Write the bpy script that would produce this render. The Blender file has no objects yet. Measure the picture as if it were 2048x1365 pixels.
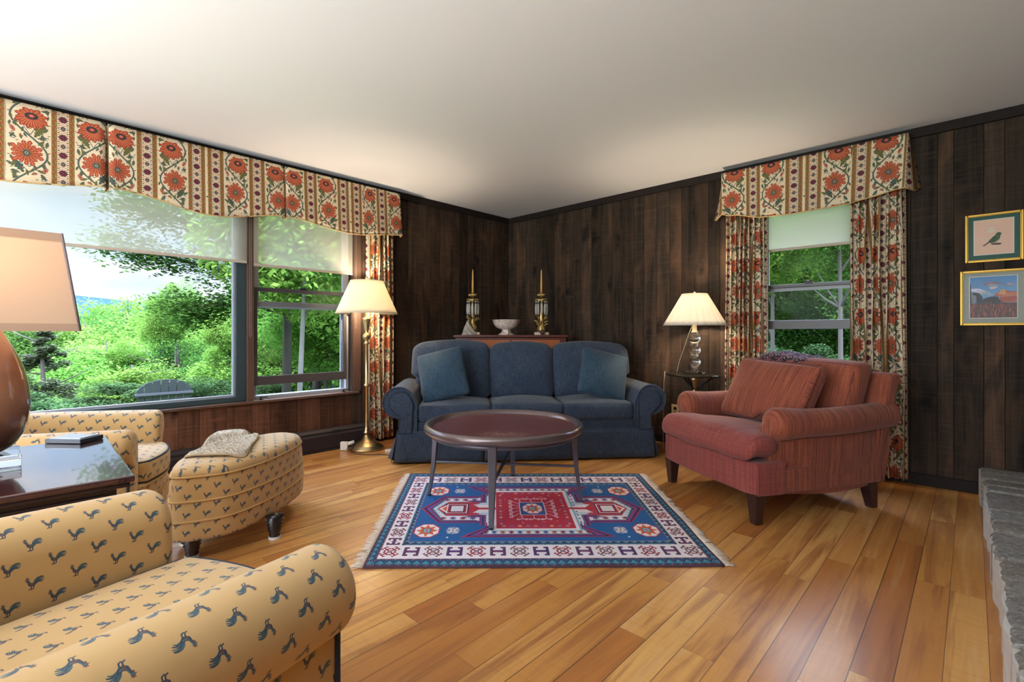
import bpy, bmesh, math, random
import numpy as np
from mathutils import Vector, Matrix
random.seed(7)
SC = bpy.context.scene
COL = SC.collection
PI = math.pi
R = math.radians

# ---------------------------------------------------------------- camera
cam_d = bpy.data.cameras.new('camera')
cam = bpy.data.objects.new('camera', cam_d)
COL.objects.link(cam)
cam.location = (4.160, -4.335, 1.04)
cam.rotation_euler = (R(90), 0, R(43.43))
cam_d.sensor_width = 36.0
cam_d.lens = 972.0 / 2048.0 * 36.0
cam_d.shift_y = -0.0085
cam_d.clip_start = 0.02
cam_d.clip_end = 3000
SC.camera = cam

# ---------------------------------------------------------------- view
SC.view_settings.view_transform = 'Standard'
SC.view_settings.look = 'None'
SC.view_settings.gamma = 1.0
SC.view_settings.exposure = EXPOSURE = 0.16
SC.view_settings.use_curve_mapping = False
SC.cycles.max_bounces = 10
SC.cycles.diffuse_bounces = 6
SC.cycles.glossy_bounces = 4
SC.cycles.transmission_bounces = 8
SC.cycles.transparent_max_bounces = 16
SC.cycles.sample_clamp_indirect = 6.0
SC.cycles.caustics_refractive = False
SC.cycles.caustics_reflective = False
SC.cycles.use_denoising = True

# ---------------------------------------------------------------- sky
SUN_DIR = Vector((0.50, -0.48, 0.95)).normalized()
W = bpy.data.worlds.new('sky')
SC.world = W
W.use_nodes = True
nt = W.node_tree
nt.nodes.clear()
def N(t, kind, **kw):
    n = t.nodes.new(kind)
    for k, v in kw.items():
        if k in ('loc',):
            continue
        if hasattr(n, k):
            setattr(n, k, v)
        else:
            n.inputs[k.replace('_', ' ')].default_value = v
    return n
wo = N(nt, 'ShaderNodeOutputWorld')
bg = N(nt, 'ShaderNodeBackground')
tc = N(nt, 'ShaderNodeTexCoord')
sep = N(nt, 'ShaderNodeSeparateXYZ')
nt.links.new(tc.outputs['Generated'], sep.inputs[0])
ramp = N(nt, 'ShaderNodeValToRGB')
ramp.color_ramp.elements[0].position = 0.0
ramp.color_ramp.elements[0].color = (0.80, 0.90, 1.0, 1)
ramp.color_ramp.elements[1].position = 0.55
ramp.color_ramp.elements[1].color = (0.22, 0.42, 0.85, 1)
e = ramp.color_ramp.elements.new(0.16); e.color = (0.52, 0.72, 1.0, 1)
nt.links.new(sep.outputs['Z'], ramp.inputs[0])
mp = N(nt, 'ShaderNodeMapping')
mp.inputs['Scale'].default_value = (1.6, 1.6, 5.0)
nt.links.new(tc.outputs['Generated'], mp.inputs[0])
cn = N(nt, 'ShaderNodeTexNoise'); cn.inputs['Scale'].default_value = 2.2; cn.inputs['Detail'].default_value = 7; cn.inputs['Roughness'].default_value = 0.55
nt.links.new(mp.outputs[0], cn.inputs['Vector'])
cr = N(nt, 'ShaderNodeValToRGB')
cr.color_ramp.elements[0].position = 0.42; cr.color_ramp.elements[0].color = (0, 0, 0, 1)
cr.color_ramp.elements[1].position = 0.64; cr.color_ramp.elements[1].color = (1, 1, 1, 1)
nt.links.new(cn.outputs[0], cr.inputs[0])
mx = N(nt, 'ShaderNodeMixRGB'); mx.inputs[2].default_value = (1.0, 1.0, 1.0, 1)
nt.links.new(cr.outputs[0], mx.inputs[0]); nt.links.new(ramp.outputs[0], mx.inputs[1])
# the half of the sky that holds the sun (behind the camera) is the brighter half
dot = N(nt, 'ShaderNodeVectorMath', operation='DOT_PRODUCT')
dot.inputs[1].default_value = tuple(SUN_DIR)
nt.links.new(tc.outputs['Generated'], dot.inputs[0])
mr = N(nt, 'ShaderNodeMapRange')
mr.inputs['From Min'].default_value = 0.1; mr.inputs['From Max'].default_value = 0.95
SKY_AWAY, SKY_SUN = 1.18, 9.0
mr.inputs['To Min'].default_value = SKY_AWAY; mr.inputs['To Max'].default_value = SKY_SUN
nt.links.new(dot.outputs['Value'], mr.inputs[0])
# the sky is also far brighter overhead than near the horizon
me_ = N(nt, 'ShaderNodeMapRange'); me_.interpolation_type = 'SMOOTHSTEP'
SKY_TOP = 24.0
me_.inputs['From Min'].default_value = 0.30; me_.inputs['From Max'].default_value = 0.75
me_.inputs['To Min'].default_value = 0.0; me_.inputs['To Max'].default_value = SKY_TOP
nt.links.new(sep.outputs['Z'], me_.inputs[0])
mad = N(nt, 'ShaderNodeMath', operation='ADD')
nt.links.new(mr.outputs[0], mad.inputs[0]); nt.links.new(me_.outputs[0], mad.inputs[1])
nt.links.new(mx.outputs[0], bg.inputs[0])
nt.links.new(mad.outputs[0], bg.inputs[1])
nt.links.new(bg.outputs[0], wo.inputs[0])

# ---------------------------------------------------------------- sun
sd = bpy.data.lights.new('sun', 'SUN')
sd.energy = 4.6
sd.angle = R(2.5)
sd.color = (1.0, 0.95, 0.86)
so = bpy.data.objects.new('sun', sd)
so.rotation_euler = SUN_DIR.to_track_quat('Z', 'Y').to_euler()
COL.objects.link(so)

# sampling portals in the openings (they add no light of their own)
def portal(loc, rot, sx, sy):
    d = bpy.data.lights.new('portal', 'AREA'); d.shape = 'RECTANGLE'; d.size = sx; d.size_y = sy
    d.cycles.is_portal = True
    o = bpy.data.objects.new('portal', d); o.location = loc; o.rotation_euler = rot
    COL.objects.link(o)
portal((-0.16, -3.9, 1.35), (0, R(-90), 0), 1.75, 1.75)
portal((-0.16, -2.52, 1.35), (0, R(-90), 0), 1.75, 0.86)
portal((3.25, 0.16, 1.30), (R(-90), 0, 0), 0.74, 1.7)

# added fill panel across the unseen openings behind the camera, brightens the room
ad_ = bpy.data.lights.new('back_fill', 'AREA'); ad_.shape = 'RECTANGLE'; ad_.size = 4.4; ad_.size_y = 2.05
ad_.energy = 130; ad_.color = (0.86, 0.93, 1.0)
ao_ = bpy.data.objects.new('back_fill', ad_); ao_.location = (2.6, -8.42, 1.12); ao_.rotation_euler = (R(112), 0, 0); COL.objects.link(ao_)
# added unseen uplight: fill bounced off the ceiling well behind the camera
bd_ = bpy.data.lights.new('ceiling_fill', 'AREA'); bd_.shape = 'RECTANGLE'; bd_.size = 3.2; bd_.size_y = 2.2
bd_.energy = 300; bd_.color = (0.90, 0.95, 1.0)
bo_ = bpy.data.objects.new('ceiling_fill', bd_); bo_.location = (2.8, -6.9, 1.0); bo_.rotation_euler = (R(172), 0, 0); COL.objects.link(bo_)

# ---------------------------------------------------------------- helpers
def tag(o, label=None, cat=None, group=None, kind=None):
    if label: o['label'] = label
    if cat: o['category'] = cat
    if group: o['group'] = group
    if kind: o['kind'] = kind
    return o

def empty(name, loc=(0, 0, 0), rz=0.0, label=None, cat=None, group=None):
    o = bpy.data.objects.new(name, None)
    o.empty_display_size = 0.1
    COL.objects.link(o)
    o.location = loc
    o.rotation_euler = (0, 0, rz)
    return tag(o, label, cat, group)

class MB:
    def __init__(s):
        s.v = []; s.f = []; s.uv = {}; s.m = []
    def add(s, vs, fs, uvs=None, mi=0):
        b = len(s.v)
        s.v += [tuple(p) for p in vs]
        for i, f in enumerate(fs):
            if uvs is not None:
                s.uv[len(s.f)] = [uvs[k] for k in f] if not isinstance(uvs, dict) else uvs[i]
            s.f.append(tuple(b + k for k in f)); s.m.append(mi)
        return s
    def box(s, x0, x1, y0, y1, z0, z1, mi=0):
        v = [(x0, y0, z0), (x1, y0, z0), (x1, y1, z0), (x0, y1, z0), (x0, y0, z1), (x1, y0, z1), (x1, y1, z1), (x0, y1, z1)]
        return s.add(v, [(0, 3, 2, 1), (4, 5, 6, 7), (0, 1, 5, 4), (1, 2, 6, 5), (2, 3, 7, 6), (3, 0, 4, 7)], None, mi)
    def prism(s, poly, z0, z1, mi=0):
        n = len(poly)
        v = [(x, y, z0) for x, y in poly] + [(x, y, z1) for x, y in poly]
        f = [tuple(range(n - 1, -1, -1)), tuple(range(n, 2 * n))] + [(i, (i + 1) % n, n + (i + 1) % n, n + i) for i in range(n)]
        return s.add(v, f, None, mi)
    def xform(s, M, start=0):
        for i in range(start, len(s.v)):
            s.v[i] = tuple(M @ Vector(s.v[i]))
        return s
    def lathe(s, prof, seg=32, c=(0, 0, 0), ang=2 * PI, wob=None):
        b = []
        full = abs(ang - 2 * PI) < 1e-6
        n = seg if full else seg + 1
        for (r, z) in prof:
            for k in range(n):
                a = ang * k / seg
                rr = r * (wob(a, z) if wob else 1)
                b.append((c[0] + rr * math.cos(a), c[1] + rr * math.sin(a), c[2] + z))
        f = []
        for j in range(len(prof) - 1):
            for k in range(seg):
                k2 = (k + 1) % n
                f.append((j * n + k, j * n + k2, (j + 1) * n + k2, (j + 1) * n + k))
        return s.add(b, f)
    def tube(s, pts, r, seg=8, closed=False, cap=True, mi=0):
        P = [Vector(p) for p in pts]; n = len(P)
        rs = r if isinstance(r, (list, tuple)) else [r] * n
        ref = Vector((0, 0, 1)); vs = []
        prev = None
        for i in range(n):
            t = (P[(i + 1) % n] - P[i - 1]) if closed else (P[min(i + 1, n - 1)] - P[max(i - 1, 0)])
            if t.length < 1e-9: t = Vector((0, 0, 1))
            t.normalize()
            if prev is None:
                a = t.cross(ref)
                if a.length < 0.1: a = t.cross(Vector((1, 0, 0)))
            else:
                a = prev - t * prev.dot(t)
                if a.length < 1e-6: a = t.cross(ref)
            a.normalize(); prev = a
            b = t.cross(a)
            for k in range(seg):
                q = 2 * PI * k / seg
                vs.append(P[i] + (a * math.cos(q) + b * math.sin(q)) * rs[i])
        f = []
        m = n if closed else n - 1
        for i in range(m):
            for k in range(seg):
                i2 = (i + 1) % n; k2 = (k + 1) % seg
                f.append((i * seg + k, i * seg + k2, i2 * seg + k2, i2 * seg + k))
        if cap and not closed:
            f.append(tuple(range(seg - 1, -1, -1))); f.append(tuple((n - 1) * seg + k for k in range(seg)))
        return s.add(vs, f, None, mi)
    def sphere(s, c, r, seg=16, rings=10, sc=(1, 1, 1)):
        prof = [(r * math.sin(PI * j / rings) * 1.0, -r * math.cos(PI * j / rings)) for j in range(rings + 1)]
        b0 = len(s.v)
        s.lathe(prof, seg)
        for i in range(b0, len(s.v)):
            x, y, z = s.v[i]; s.v[i] = (c[0] + x * sc[0], c[1] + y * sc[1], c[2] + z * sc[2])
        return s
    def grid(s, nu, nv, fn, uvfn=None, cu=False, cv=False, mi=0):
        vs = []; uv = []
        for j in range(nv + 1):
            for i in range(nu + 1):
                a, b = i / nu, j / nv
                vs.append(fn(a, b)); uv.append(uvfn(a, b) if uvfn else (a, b))
        f = []; w = nu + 1
        for j in range(nv):
            for i in range(nu):
                f.append((j * w + i, j * w + i + 1, (j + 1) * w + i + 1, (j + 1) * w + i))
        return s.add(vs, f, uv, mi)
    def build(s, name, mat=None, parent=None, smooth=True, bevel=0, bseg=2, uvs=None, auto=None, doubles=False, sub=0, solid=0, label=None, loc=None, rot=None):
        me = bpy.data.meshes.new(name)
        me.from_pydata(s.v, [], s.f)
        mats = mat if isinstance(mat, (list, tuple)) else [mat]
        for m in mats:
            if m: me.materials.append(m)
        if len(mats) > 1:
            me.polygons.foreach_set('material_index', s.m)
        ul = me.uv_layers.new(name='UVMap')
        me.update()
        dat = np.zeros(len(me.loops) * 2, dtype=np.float32)
        k = 0
        boxs = 1.0 if uvs is None else uvs
        for i, p in enumerate(me.polygons):
            if i in s.uv:
                for q in s.uv[i]:
                    dat[k] = q[0]; dat[k + 1] = q[1]; k += 2
            else:
                n = p.normal
                ax, ay, az = abs(n.x), abs(n.y), abs(n.z)
                for vi in p.vertices:
                    c = s.v[vi]
                    if az >= ax and az >= ay: q = (c[0], c[1])
                    elif ax >= ay: q = (c[1], c[2])
                    else: q = (c[0], c[2])
                    dat[k] = q[0] * boxs; dat[k + 1] = q[1] * boxs; k += 2
        ul.data.foreach_set('uv', dat)
        if doubles:
            bm = bmesh.new(); bm.from_mesh(me)
            bmesh.ops.remove_doubles(bm, verts=bm.verts, dist=1e-5)
            bmesh.ops.recalc_face_normals(bm, faces=bm.faces)
            bm.to_mesh(me); bm.free()
        if smooth:
            me.polygons.foreach_set('use_smooth', [True] * len(me.polygons))
            if auto is not None:
                me.set_sharp_from_angle(angle=R(auto))
        o = bpy.data.objects.new(name, me)
        COL.objects.link(o)
        if bevel:
            md = o.modifiers.new('bevel', 'BEVEL'); md.width = bevel; md.segments = bseg; md.limit_method = 'ANGLE'; md.angle_limit = R(40)
        if sub:
            md = o.modifiers.new('sub', 'SUBSURF'); md.levels = sub; md.render_levels = sub
        if solid:
            md = o.modifiers.new('solid', 'SOLIDIFY'); md.thickness = solid; md.offset = 0
        if parent: o.parent = parent
        if loc is not None: o.location = loc
        if rot is not None: o.rotation_euler = rot
        if label: o['label'] = label
        return o

def smoothstep(a, b, x):
    t = min(1, max(0, (x - a) / (b - a))); return t * t * (3 - 2 * t)

def cushion(w, d, h, r=0.03, puff=0.03, n=14, nz=6, pw=2.0, warp=None, side=0.0):
    """A soft rounded block centred on 0 with crowned top and bottom; returns MB (boxes welded on build)."""
    mb = MB()
    hx, hy, hz = w / 2, d / 2, h / 2
    def place(x, y, z):
        p = Vector((x, y, z))
        q = Vector((max(-hx + r, min(hx - r, x)), max(-hy + r, min(hy - r, y)), max(-hz + r, min(hz - r, z))))
        dd = p - q
        if dd.length > 1e-9: p = q + dd.normalized() * r
        fx = 1 - abs(p.x / hx) ** pw; fy = 1 - abs(p.y / hy) ** pw; fz = 1 - abs(p.z / hz) ** 2
        z2 = p.z + puff * max(0, fx) * max(0, fy) * (p.z / hz)
        x2 = p.x + side * max(0, fy) * max(0, fz) * (1 if p.x > 0 else -1) * abs(p.x / hx) ** 3
        y2 = p.y + side * max(0, fx) * max(0, fz) * (1 if p.y > 0 else -1) * abs(p.y / hy) ** 3
        v = (x2, y2, z2)
        return warp(*v) if warp else v
    def axis(hv, nn):
        rr = min(r, hv * 0.9)
        edge = [-hv, -hv + rr * 0.3, -hv + rr * 0.65, -hv + rr]
        mid = [(-hv + rr) + (2 * (hv - rr)) * i / nn for i in range(1, nn)]
        return edge + mid + [-e for e in reversed(edge)]
    X, Y, Z = axis(hx, n), axis(hy, n), axis(hz, nz)
    def face(A, B, f, flip):
        vs = [f(a, b) for b in B for a in A]
        wA = len(A); fs = []
        for j in range(len(B) - 1):
            for i in range(wA - 1):
                q = (j * wA + i, j * wA + i + 1, (j + 1) * wA + i + 1, (j + 1) * wA + i)
                fs.append(q[::-1] if flip else q)
        mb.add(vs, fs)
    face(X, Y, lambda a, b: place(a, b, hz), False)
    face(X, Y, lambda a, b: place(a, b, -hz), True)
    face(X, Z, lambda a, b: place(a, -hy, b), False)
    face(X, Z, lambda a, b: place(a, hy, b), True)
    face(Y, Z, lambda a, b: place(hx, a, b), False)
    face(Y, Z, lambda a, b: place(-hx, a, b), True)
    return mb

def piping(w, d, h, r, rad=0.005, n=10, z=None, warp=None, puff=0.0, off=0.0):
    """cord loops round the upper and lower edges of a cushion"""
    hx, hy, hz = w / 2, d / 2, h / 2
    mb = MB()
    zs = (hz - r * 0.3, -hz + r * 0.3) if z is None else z
    k = r * 0.3
    for zz in zs:
        pts = []
        cx, cy = hx - k, hy - k
        cr = r
        segs = [((cx - cr, -cy), (1, 0)), ]
        path = []
        def arc(x0, y0, a0):
            for q in range(5):
                a = a0 + PI / 2 * q / 4
                path.append((x0 + (cr + off) * math.cos(a), y0 + (cr + off) * math.sin(a)))
        def line(x0, y0, x1, y1):
            for q in range(1, n):
                t = q / n; path.append((x0 + (x1 - x0) * t, y0 + (y1 - y0) * t))
        arc(cx - cr, cy - cr, 0); line(cx - cr, cy + off, -(cx - cr), cy + off)
        arc(-(cx - cr), cy - cr, PI / 2); line(-cx - off, cy - cr, -cx - off, -(cy - cr))
        arc(-(cx - cr), -(cy - cr), PI); line(-(cx - cr), -cy - off, cx - cr, -cy - off)
        arc(cx - cr, -(cy - cr), 3 * PI / 2); line(cx + off, -(cy - cr), cx + off, cy - cr)
        for (x, y) in path:
            p = (x, y, zz)
            pts.append(warp(*p) if warp else p)
        mb.tube(pts, rad, 6, closed=True)
    return mb
# ================================================================ painted cloth patterns (drawn by code, tiled on real cloth)
class Cv:
    def __init__(s, wmm, hmm, S, bgc, wrap=True):
        s.S = S; s.w = int(round(wmm * S)); s.h = int(round(hmm * S)); s.wrap = wrap
        s.a = np.ones((s.h, s.w, 3), dtype=np.float32) * np.array(bgc, dtype=np.float32) / 255.0
    def _blit(s, x0, x1, y0, y1, maskfn, col):
        """x0.. in px float bbox"""
        ix0, ix1, iy0, iy1 = int(math.floor(x0)) - 1, int(math.ceil(x1)) + 2, int(math.floor(y0)) - 1, int(math.ceil(y1)) + 2
        if not s.wrap:
            ix0 = max(ix0, 0); iy0 = max(iy0, 0); ix1 = min(ix1, s.w); iy1 = min(iy1, s.h)
        if ix1 <= ix0 or iy1 <= iy0: return
        xs = np.arange(ix0, ix1); ys = np.arange(iy0, iy1)
        X, Y = np.meshgrid(xs + 0.5, ys + 0.5)
        m = maskfn(X, Y).astype(np.float32)[..., None]
        c = np.array(col, dtype=np.float32) / 255.0
        if s.wrap:
            jj = (ys % s.h)[:, None]; ii = (xs % s.w)[None, :]
            s.a[jj, ii] = s.a[jj, ii] * (1 - m) + c * m
        else:
            s.a[iy0:iy1, ix0:ix1] = s.a[iy0:iy1, ix0:ix1] * (1 - m) + c * m
    def poly(s, pts, col):
        P = [(x * s.S, y * s.S) for x, y in pts]
        xs = [p[0] for p in P]; ys = [p[1] for p in P]
        def f(X, Y):
            ins = np.zeros(X.shape, dtype=bool)
            for (x0, y0), (x1, y1) in zip(P, P[1:] + P[:1]):
                if y0 == y1: continue
                c = ((y0 <= Y) & (Y < y1)) | ((y1 <= Y) & (Y < y0))
                ins ^= c & (X < x0 + (Y - y0) * (x1 - x0) / (y1 - y0))
            return ins
        s._blit(min(xs), max(xs), min(ys), max(ys), f, col)
    def rect(s, x0, x1, y0, y1, col):
        s.poly([(x0, y0), (x1, y0), (x1, y1), (x0, y1)], col)
    def ell(s, cx, cy, rx, ry, col, ang=0.0):
        cx *= s.S; cy *= s.S; rx *= s.S; ry *= s.S
        ca, sa = math.cos(ang), math.sin(ang); m = max(rx, ry)
        def f(X, Y):
            u = (X - cx) * ca + (Y - cy) * sa; v = -(X - cx) * sa + (Y - cy) * ca
            d = np.sqrt((u / rx) ** 2 + (v / ry) ** 2)
            return np.clip((1 - d) * min(rx, ry) + 0.5, 0, 1)
        s._blit(cx - m, cx + m, cy - m, cy + m, f, col)
    def line(s, pts, wd, col):
        """wd may be a pair: width at start and end (mm)"""
        P = [(x * s.S, y * s.S) for x, y in pts]
        w0, w1 = (wd if isinstance(wd, (tuple, list)) else (wd, wd))
        n = len(P) - 1
        for i in range(n):
            (x0, y0), (x1, y1) = P[i], P[i + 1]
            ra = (w0 + (w1 - w0) * i / n) * s.S / 2; rb = (w0 + (w1 - w0) * (i + 1) / n) * s.S / 2
            L = (x1 - x0) ** 2 + (y1 - y0) ** 2 + 1e-9
            def f(X, Y):
                t = np.clip(((X - x0) * (x1 - x0) + (Y - y0) * (y1 - y0)) / L, 0, 1)
                d = np.hypot(X - x0 - t * (x1 - x0), Y - y0 - t * (y1 - y0))
                return np.clip(ra + (rb - ra) * t - d + 0.5, 0, 1)
            m = max(ra, rb) + 1
            s._blit(min(x0, x1) - m, max(x0, x1) + m, min(y0, y1) - m, max(y0, y1) + m, f, col)
    def noise(s, amt, seed=1):
        rs = np.random.RandomState(seed)
        s.a = np.clip(s.a * (1 + amt * (rs.rand(s.h, s.w, 1) - 0.5)), 0, 1)
    def image(s, name):
        im = bpy.data.images.new(name, s.w, s.h)
        out = np.ones((s.h, s.w, 4), dtype=np.float32); out[..., :3] = s.a
        im.pixels.foreach_set(out.ravel()); im.update()
        return im

def arc_pts(cx, cy, r, a0, a1, n=10):
    return [(cx + r * math.cos(a0 + (a1 - a0) * i / n), cy + r * math.sin(a0 + (a1 - a0) * i / n)) for i in range(n + 1)]

CREAM = (224, 208, 178); ORG = (184, 86, 56); DORG = (132, 46, 42); LORG = (216, 158, 108)
GRN = (58, 84, 84); OLV = (112, 108, 56); GOLD = (156, 116, 60); MAR = (88, 36, 50); DGR = (40, 60, 66)

def paint_floral():
    c = Cv(580, 440, 2.0, CREAM)
    def panel(x0, mir):
        fx = (lambda x: x0 + 180 - x) if mir else (lambda x: x0 + x)
        def L(pts, w, col): c.line([(fx(x), y) for x, y in pts], w, col)
        def Pg(pts, col): c.poly([(fx(x), y) for x, y in pts], col)
        def E(x, y, rx, ry, col, a=0.0): c.ell(fx(x), y, rx, ry, col, -a if mir else a)
        vx = lambda y: 90 + 75 * math.cos(2 * PI * (y - 110) / 440)
        def leaf(x, y, ang, ln, col, col2):
            dx, dy = math.cos(ang), math.sin(ang); nx, ny = -dy, dx
            side = []
            prof = [(0, 1), (.1, 6), (.16, 3.5), (.28, 12), (.34, 7), (.46, 16), (.54, 9), (.66, 14), (.74, 7), (.86, 8), (.9, 4), (1, 0)]
            ln = ln * 1.18
            for t, w in prof: side.append((x + dx * ln * t + nx * w * ln / 64, y + dy * ln * t + ny * w * ln / 64))
            for t, w in reversed(prof): side.append((x + dx * ln * t - nx * w * ln / 64, y + dy * ln * t - ny * w * ln / 64))
            Pg(side, col)
            for t in (.25, .42, .6, .76):
                for sg in (-1, 1):
                    w = 9 * ln / 70
                    L([(x + dx * ln * (t - .1), y + dy * ln * (t - .1)), (x + dx * ln * (t + .05) + sg * nx * w, y + dy * ln * (t + .05) + sg * ny * w)], 1.4, col2)
            L([(x, y), (x + dx * ln * .9, y + dy * ln * .9)], (2.2, 1), col2)
        def scroll(x, y, a, r, col, w=2.4, sg=1):
            pts = []
            for i in range(14):
                t = i / 13; rr = r * (1 - .75 * t); th = a + sg * t * 4.2
                pts.append((x + rr * math.cos(th), y + rr * math.sin(th)))
            L(pts, (w, w * .6), col)
        def daisy(x, y, r, squash=1.0):
            np_ = 15
            for ring, (rr, cc, wd, off) in enumerate([(r, DORG, .20, 0), (r * .95, ORG, .17, 0), (r * .74, DORG, .19, .5), (r * .70, ORG, .155, .5)]):
                for k in range(np_):
                    a = 2 * PI * (k + off) / np_ + 0.1
                    jr = rr * (0.92 + .12 * math.sin(k * 2.3))
                    pts = []
                    for t, w in [(0.15, .5), (.45, .8), (.62, 1.0), (.75, .7), (.82, 1.02), (.92, .6), (1, 0)]:
                        pts.append((t, w))
                    pg = [(x + jr * t * math.cos(a + wd * w * (1 if t < .9 else .8)), y + squash * jr * t * math.sin(a + wd * w)) for t, w in pts]
                    pg += [(x + jr * t * math.cos(a - wd * w), y + squash * jr * t * math.sin(a - wd * w)) for t, w in reversed(pts)]
                    Pg(pg, cc)
            for k in range(np_):
                for off, r0, r1 in ((0, .55, .9), (.5, .34, .66)):
                    a = 2 * PI * (k + off) / np_ + 0.1
                    L([(x + r * r0 * math.cos(a), y + squash * r * r0 * math.sin(a)), (x + r * r1 * math.cos(a), y + squash * r * r1 * math.sin(a))], 1.7, LORG)
                    for sg in (-.07, .07):
                        L([(x + r * r0 * math.cos(a + sg), y + squash * r * r0 * math.sin(a + sg)), (x + r * (r1 - .1) * math.cos(a + sg * 1.3), y + squash * r * (r1 - .1) * math.sin(a + sg * 1.3))], 0.9, DORG)
            for k in range(12):
                a = 2 * PI * k / 12
                L([(x, y), (x + r * .36 * math.cos(a), y + squash * r * .36 * math.sin(a))], (4, 3.0), OLV if k % 2 else GRN)
            E(x, y, r * .2, r * .2 * squash, GRN)
            E(x, y, r * .11, r * .11 * squash, (150, 160, 120)); E(x, y, r * .05, r * .05, DGR)
        def fan(x, y, r):
            # flower seen from the side: long drooping outer petals under a small cup
            for k in range(13):
                a = R(198 + k * 12) if True else 0
                jr = r * (1.0 if k % 2 else .86)
                for cc, wd, q in ((DORG, .13, 1), (ORG, .10, .95)):
                    pg = [(x + jr * q * t * math.cos(a + wd * w), y + jr * q * t * math.sin(a + wd * w)) for t, w in [(.1, 1), (.5, 1.1), (.8, 1.3), (.9, .7), (1, 0)]]
                    pg += [(x + jr * q * t * math.cos(a - wd * w), y + jr * q * t * math.sin(a - wd * w)) for t, w in [(.9, .7), (.8, 1.3), (.5, 1.1), (.1, 1)]]
                    Pg(pg, cc)
                L([(x + jr * .35 * math.cos(a), y + jr * .35 * math.sin(a)), (x + jr * .85 * math.cos(a), y + jr * .85 * math.sin(a))], 1.6, LORG)
            for k in range(9):
                a = R(-16 + k * 26.5)
                jr = r * (.86 if k % 2 else .74)
                for cc, wd, q in ((DORG, .22, 1), (ORG, .18, .94)):
                    pg = [(x + jr * q * t * math.cos(a + wd * w), y + .72 * jr * q * t * math.sin(a + wd * w)) for t, w in [(.1, 1), (.5, 1.1), (.8, 1.2), (.9, .7), (1, 0)]]
                    pg += [(x + jr * q * t * math.cos(a - wd * w), y + .72 * jr * q * t * math.sin(a - wd * w)) for t, w in [(.9, .7), (.8, 1.2), (.5, 1.1), (.1, 1)]]
                    Pg(pg, cc)
                L([(x + jr * .35 * math.cos(a), y + .72 * jr * .35 * math.sin(a)), (x + jr * .8 * math.cos(a), y + .72 * jr * .8 * math.sin(a))], 1.6, LORG)
            E(x, y, r * .34, r * .24, DGR); E(x, y, r * .2, r * .15, DORG); E(x, y, r * .12, r * .09, (210, 120, 90))
        def bud(x, y, ang, ln):
            E(x, y, ln, ln * .48, DORG, ang); E(x, y, ln * .82, ln * .34, (214, 140, 110), ang); E(x, y, ln * .6, ln * .17, DORG, ang)
            L([(x - ln * .7 * math.cos(ang), y - ln * .7 * math.sin(ang)), (x + ln * .5 * math.cos(ang), y + ln * .5 * math.sin(ang))], 2, GRN)
        # small offshoots first, vine, leaves, then the blooms
        L([(vx(y), y) for y in range(-8, 450, 8)], 8.4, DGR)
        L([(vx(y) - .6, y) for y in range(-8, 450, 8)], 2.4, (112, 130, 116))
        L([(60, 300), (72, 262), (92, 226)], (2.4, 3.4), GRN); L([(118, 300), (112, 262), (96, 226)], (2.4, 3.4), GRN)
        L([(60, 60), (66, 28), (88, 4)], (2.4, 3.4), GRN); L([(100, 56), (110, 30), (92, 4)], (2.4, 3.4), GRN)
        leaf(112, 214, R(62), 74, OLV, GRN); leaf(124, 208, R(20), 34, GRN, OLV)
        leaf(68, 434, R(118), 74, GRN, OLV); leaf(56, 428, R(160), 34, GRN, OLV)
        leaf(52, 262, R(150), 30, GRN, OLV); leaf(128, 42, R(28), 30, GRN, OLV)
        leaf(60, 236, R(78), 26, OLV, GRN); leaf(118, 16, R(100), 26, OLV, GRN)
        for (x, y, a, ln, q) in [(20, 300, R(100), 30, 0), (28, 390, R(80), 34, 1), (160, 160, R(80), 34, 0), (166, 90, R(-70), 26, 1), (14, 190, R(60), 30, 1), (160, 400, R(120), 38, 0), (150, 250, R(60), 30, 1), (30, 30, R(150), 30, 0), (82, 205, R(120), 24, 0), (128, 190, R(-40), 26, 1), (48, 410, R(-140), 26, 1), (100, 425, R(40), 24, 0), (14, 130, R(100), 22, 0), (165, 330, R(80), 24, 1), (22, 60, R(100), 24, 0), (160, 270, R(110), 24, 0), (126, 168, R(50), 34, 1), (150, 196, R(100), 36, 0), (40, 196, R(150), 30, 0), (30, 272, R(70), 34, 1), (36, 400, R(100), 40, 0), (138, 378, R(10), 34, 1), (150, 60, R(-80), 34, 0), (120, 20, R(-20), 36, 1), (22, 20, R(70), 36, 1), (60, 190, R(100), 28, 1), (168, 360, R(100), 30, 0), (10, 260, R(80), 26, 0), (86, 420, R(100), 30, 1), (140, 300, R(-60), 26, 0)]:
            leaf(x, y, a, ln, OLV if q else GRN, GRN if q else OLV)
        for k_, (x, y) in enumerate([(40, 178), (140, 205), (20, 222), (170, 235), (44, 285), (140, 420), (20, 436), (120, 400), (66, 20), (130, 12), (170, 130), (8, 88), (172, 300), (8, 345)]):
            E(x, y, 4.2, 2.4, (ORG, GRN, DORG, OLV)[k_ % 4], k_ * 1.1); E(x + 5, y + 3, 3, 2, (GRN, OLV)[k_ % 2], k_)
        for (x, y, a, r_, sg) in [(30, 196, 2.2, 12, 1), (150, 178, -.6, 12, -1), (26, 412, 2, 12, -1), (150, 402, .5, 12, 1), (48, 30, 1, 11, 1), (132, 258, 3, 11, -1),
                                  (76, 222, 0, 9, 1), (104, 440, 3, 9, -1), (164, 212, 1, 9, 1), (16, 20, 2, 9, -1), (92, 44, 4, 8, 1), (90, 266, 1, 8, -1)]:
            scroll(x, y, a, r_ * 1.25, GRN if sg > 0 else OLV, 4.4, sg)
        bud(24, 246, R(115), 19); bud(156, 22, R(60), 19); bud(112, 440 - 6, R(10), 12); bud(60, 210, R(160), 8)
        daisy(80, 112, 74, 1.08); fan(100, 338, 82)
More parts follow.
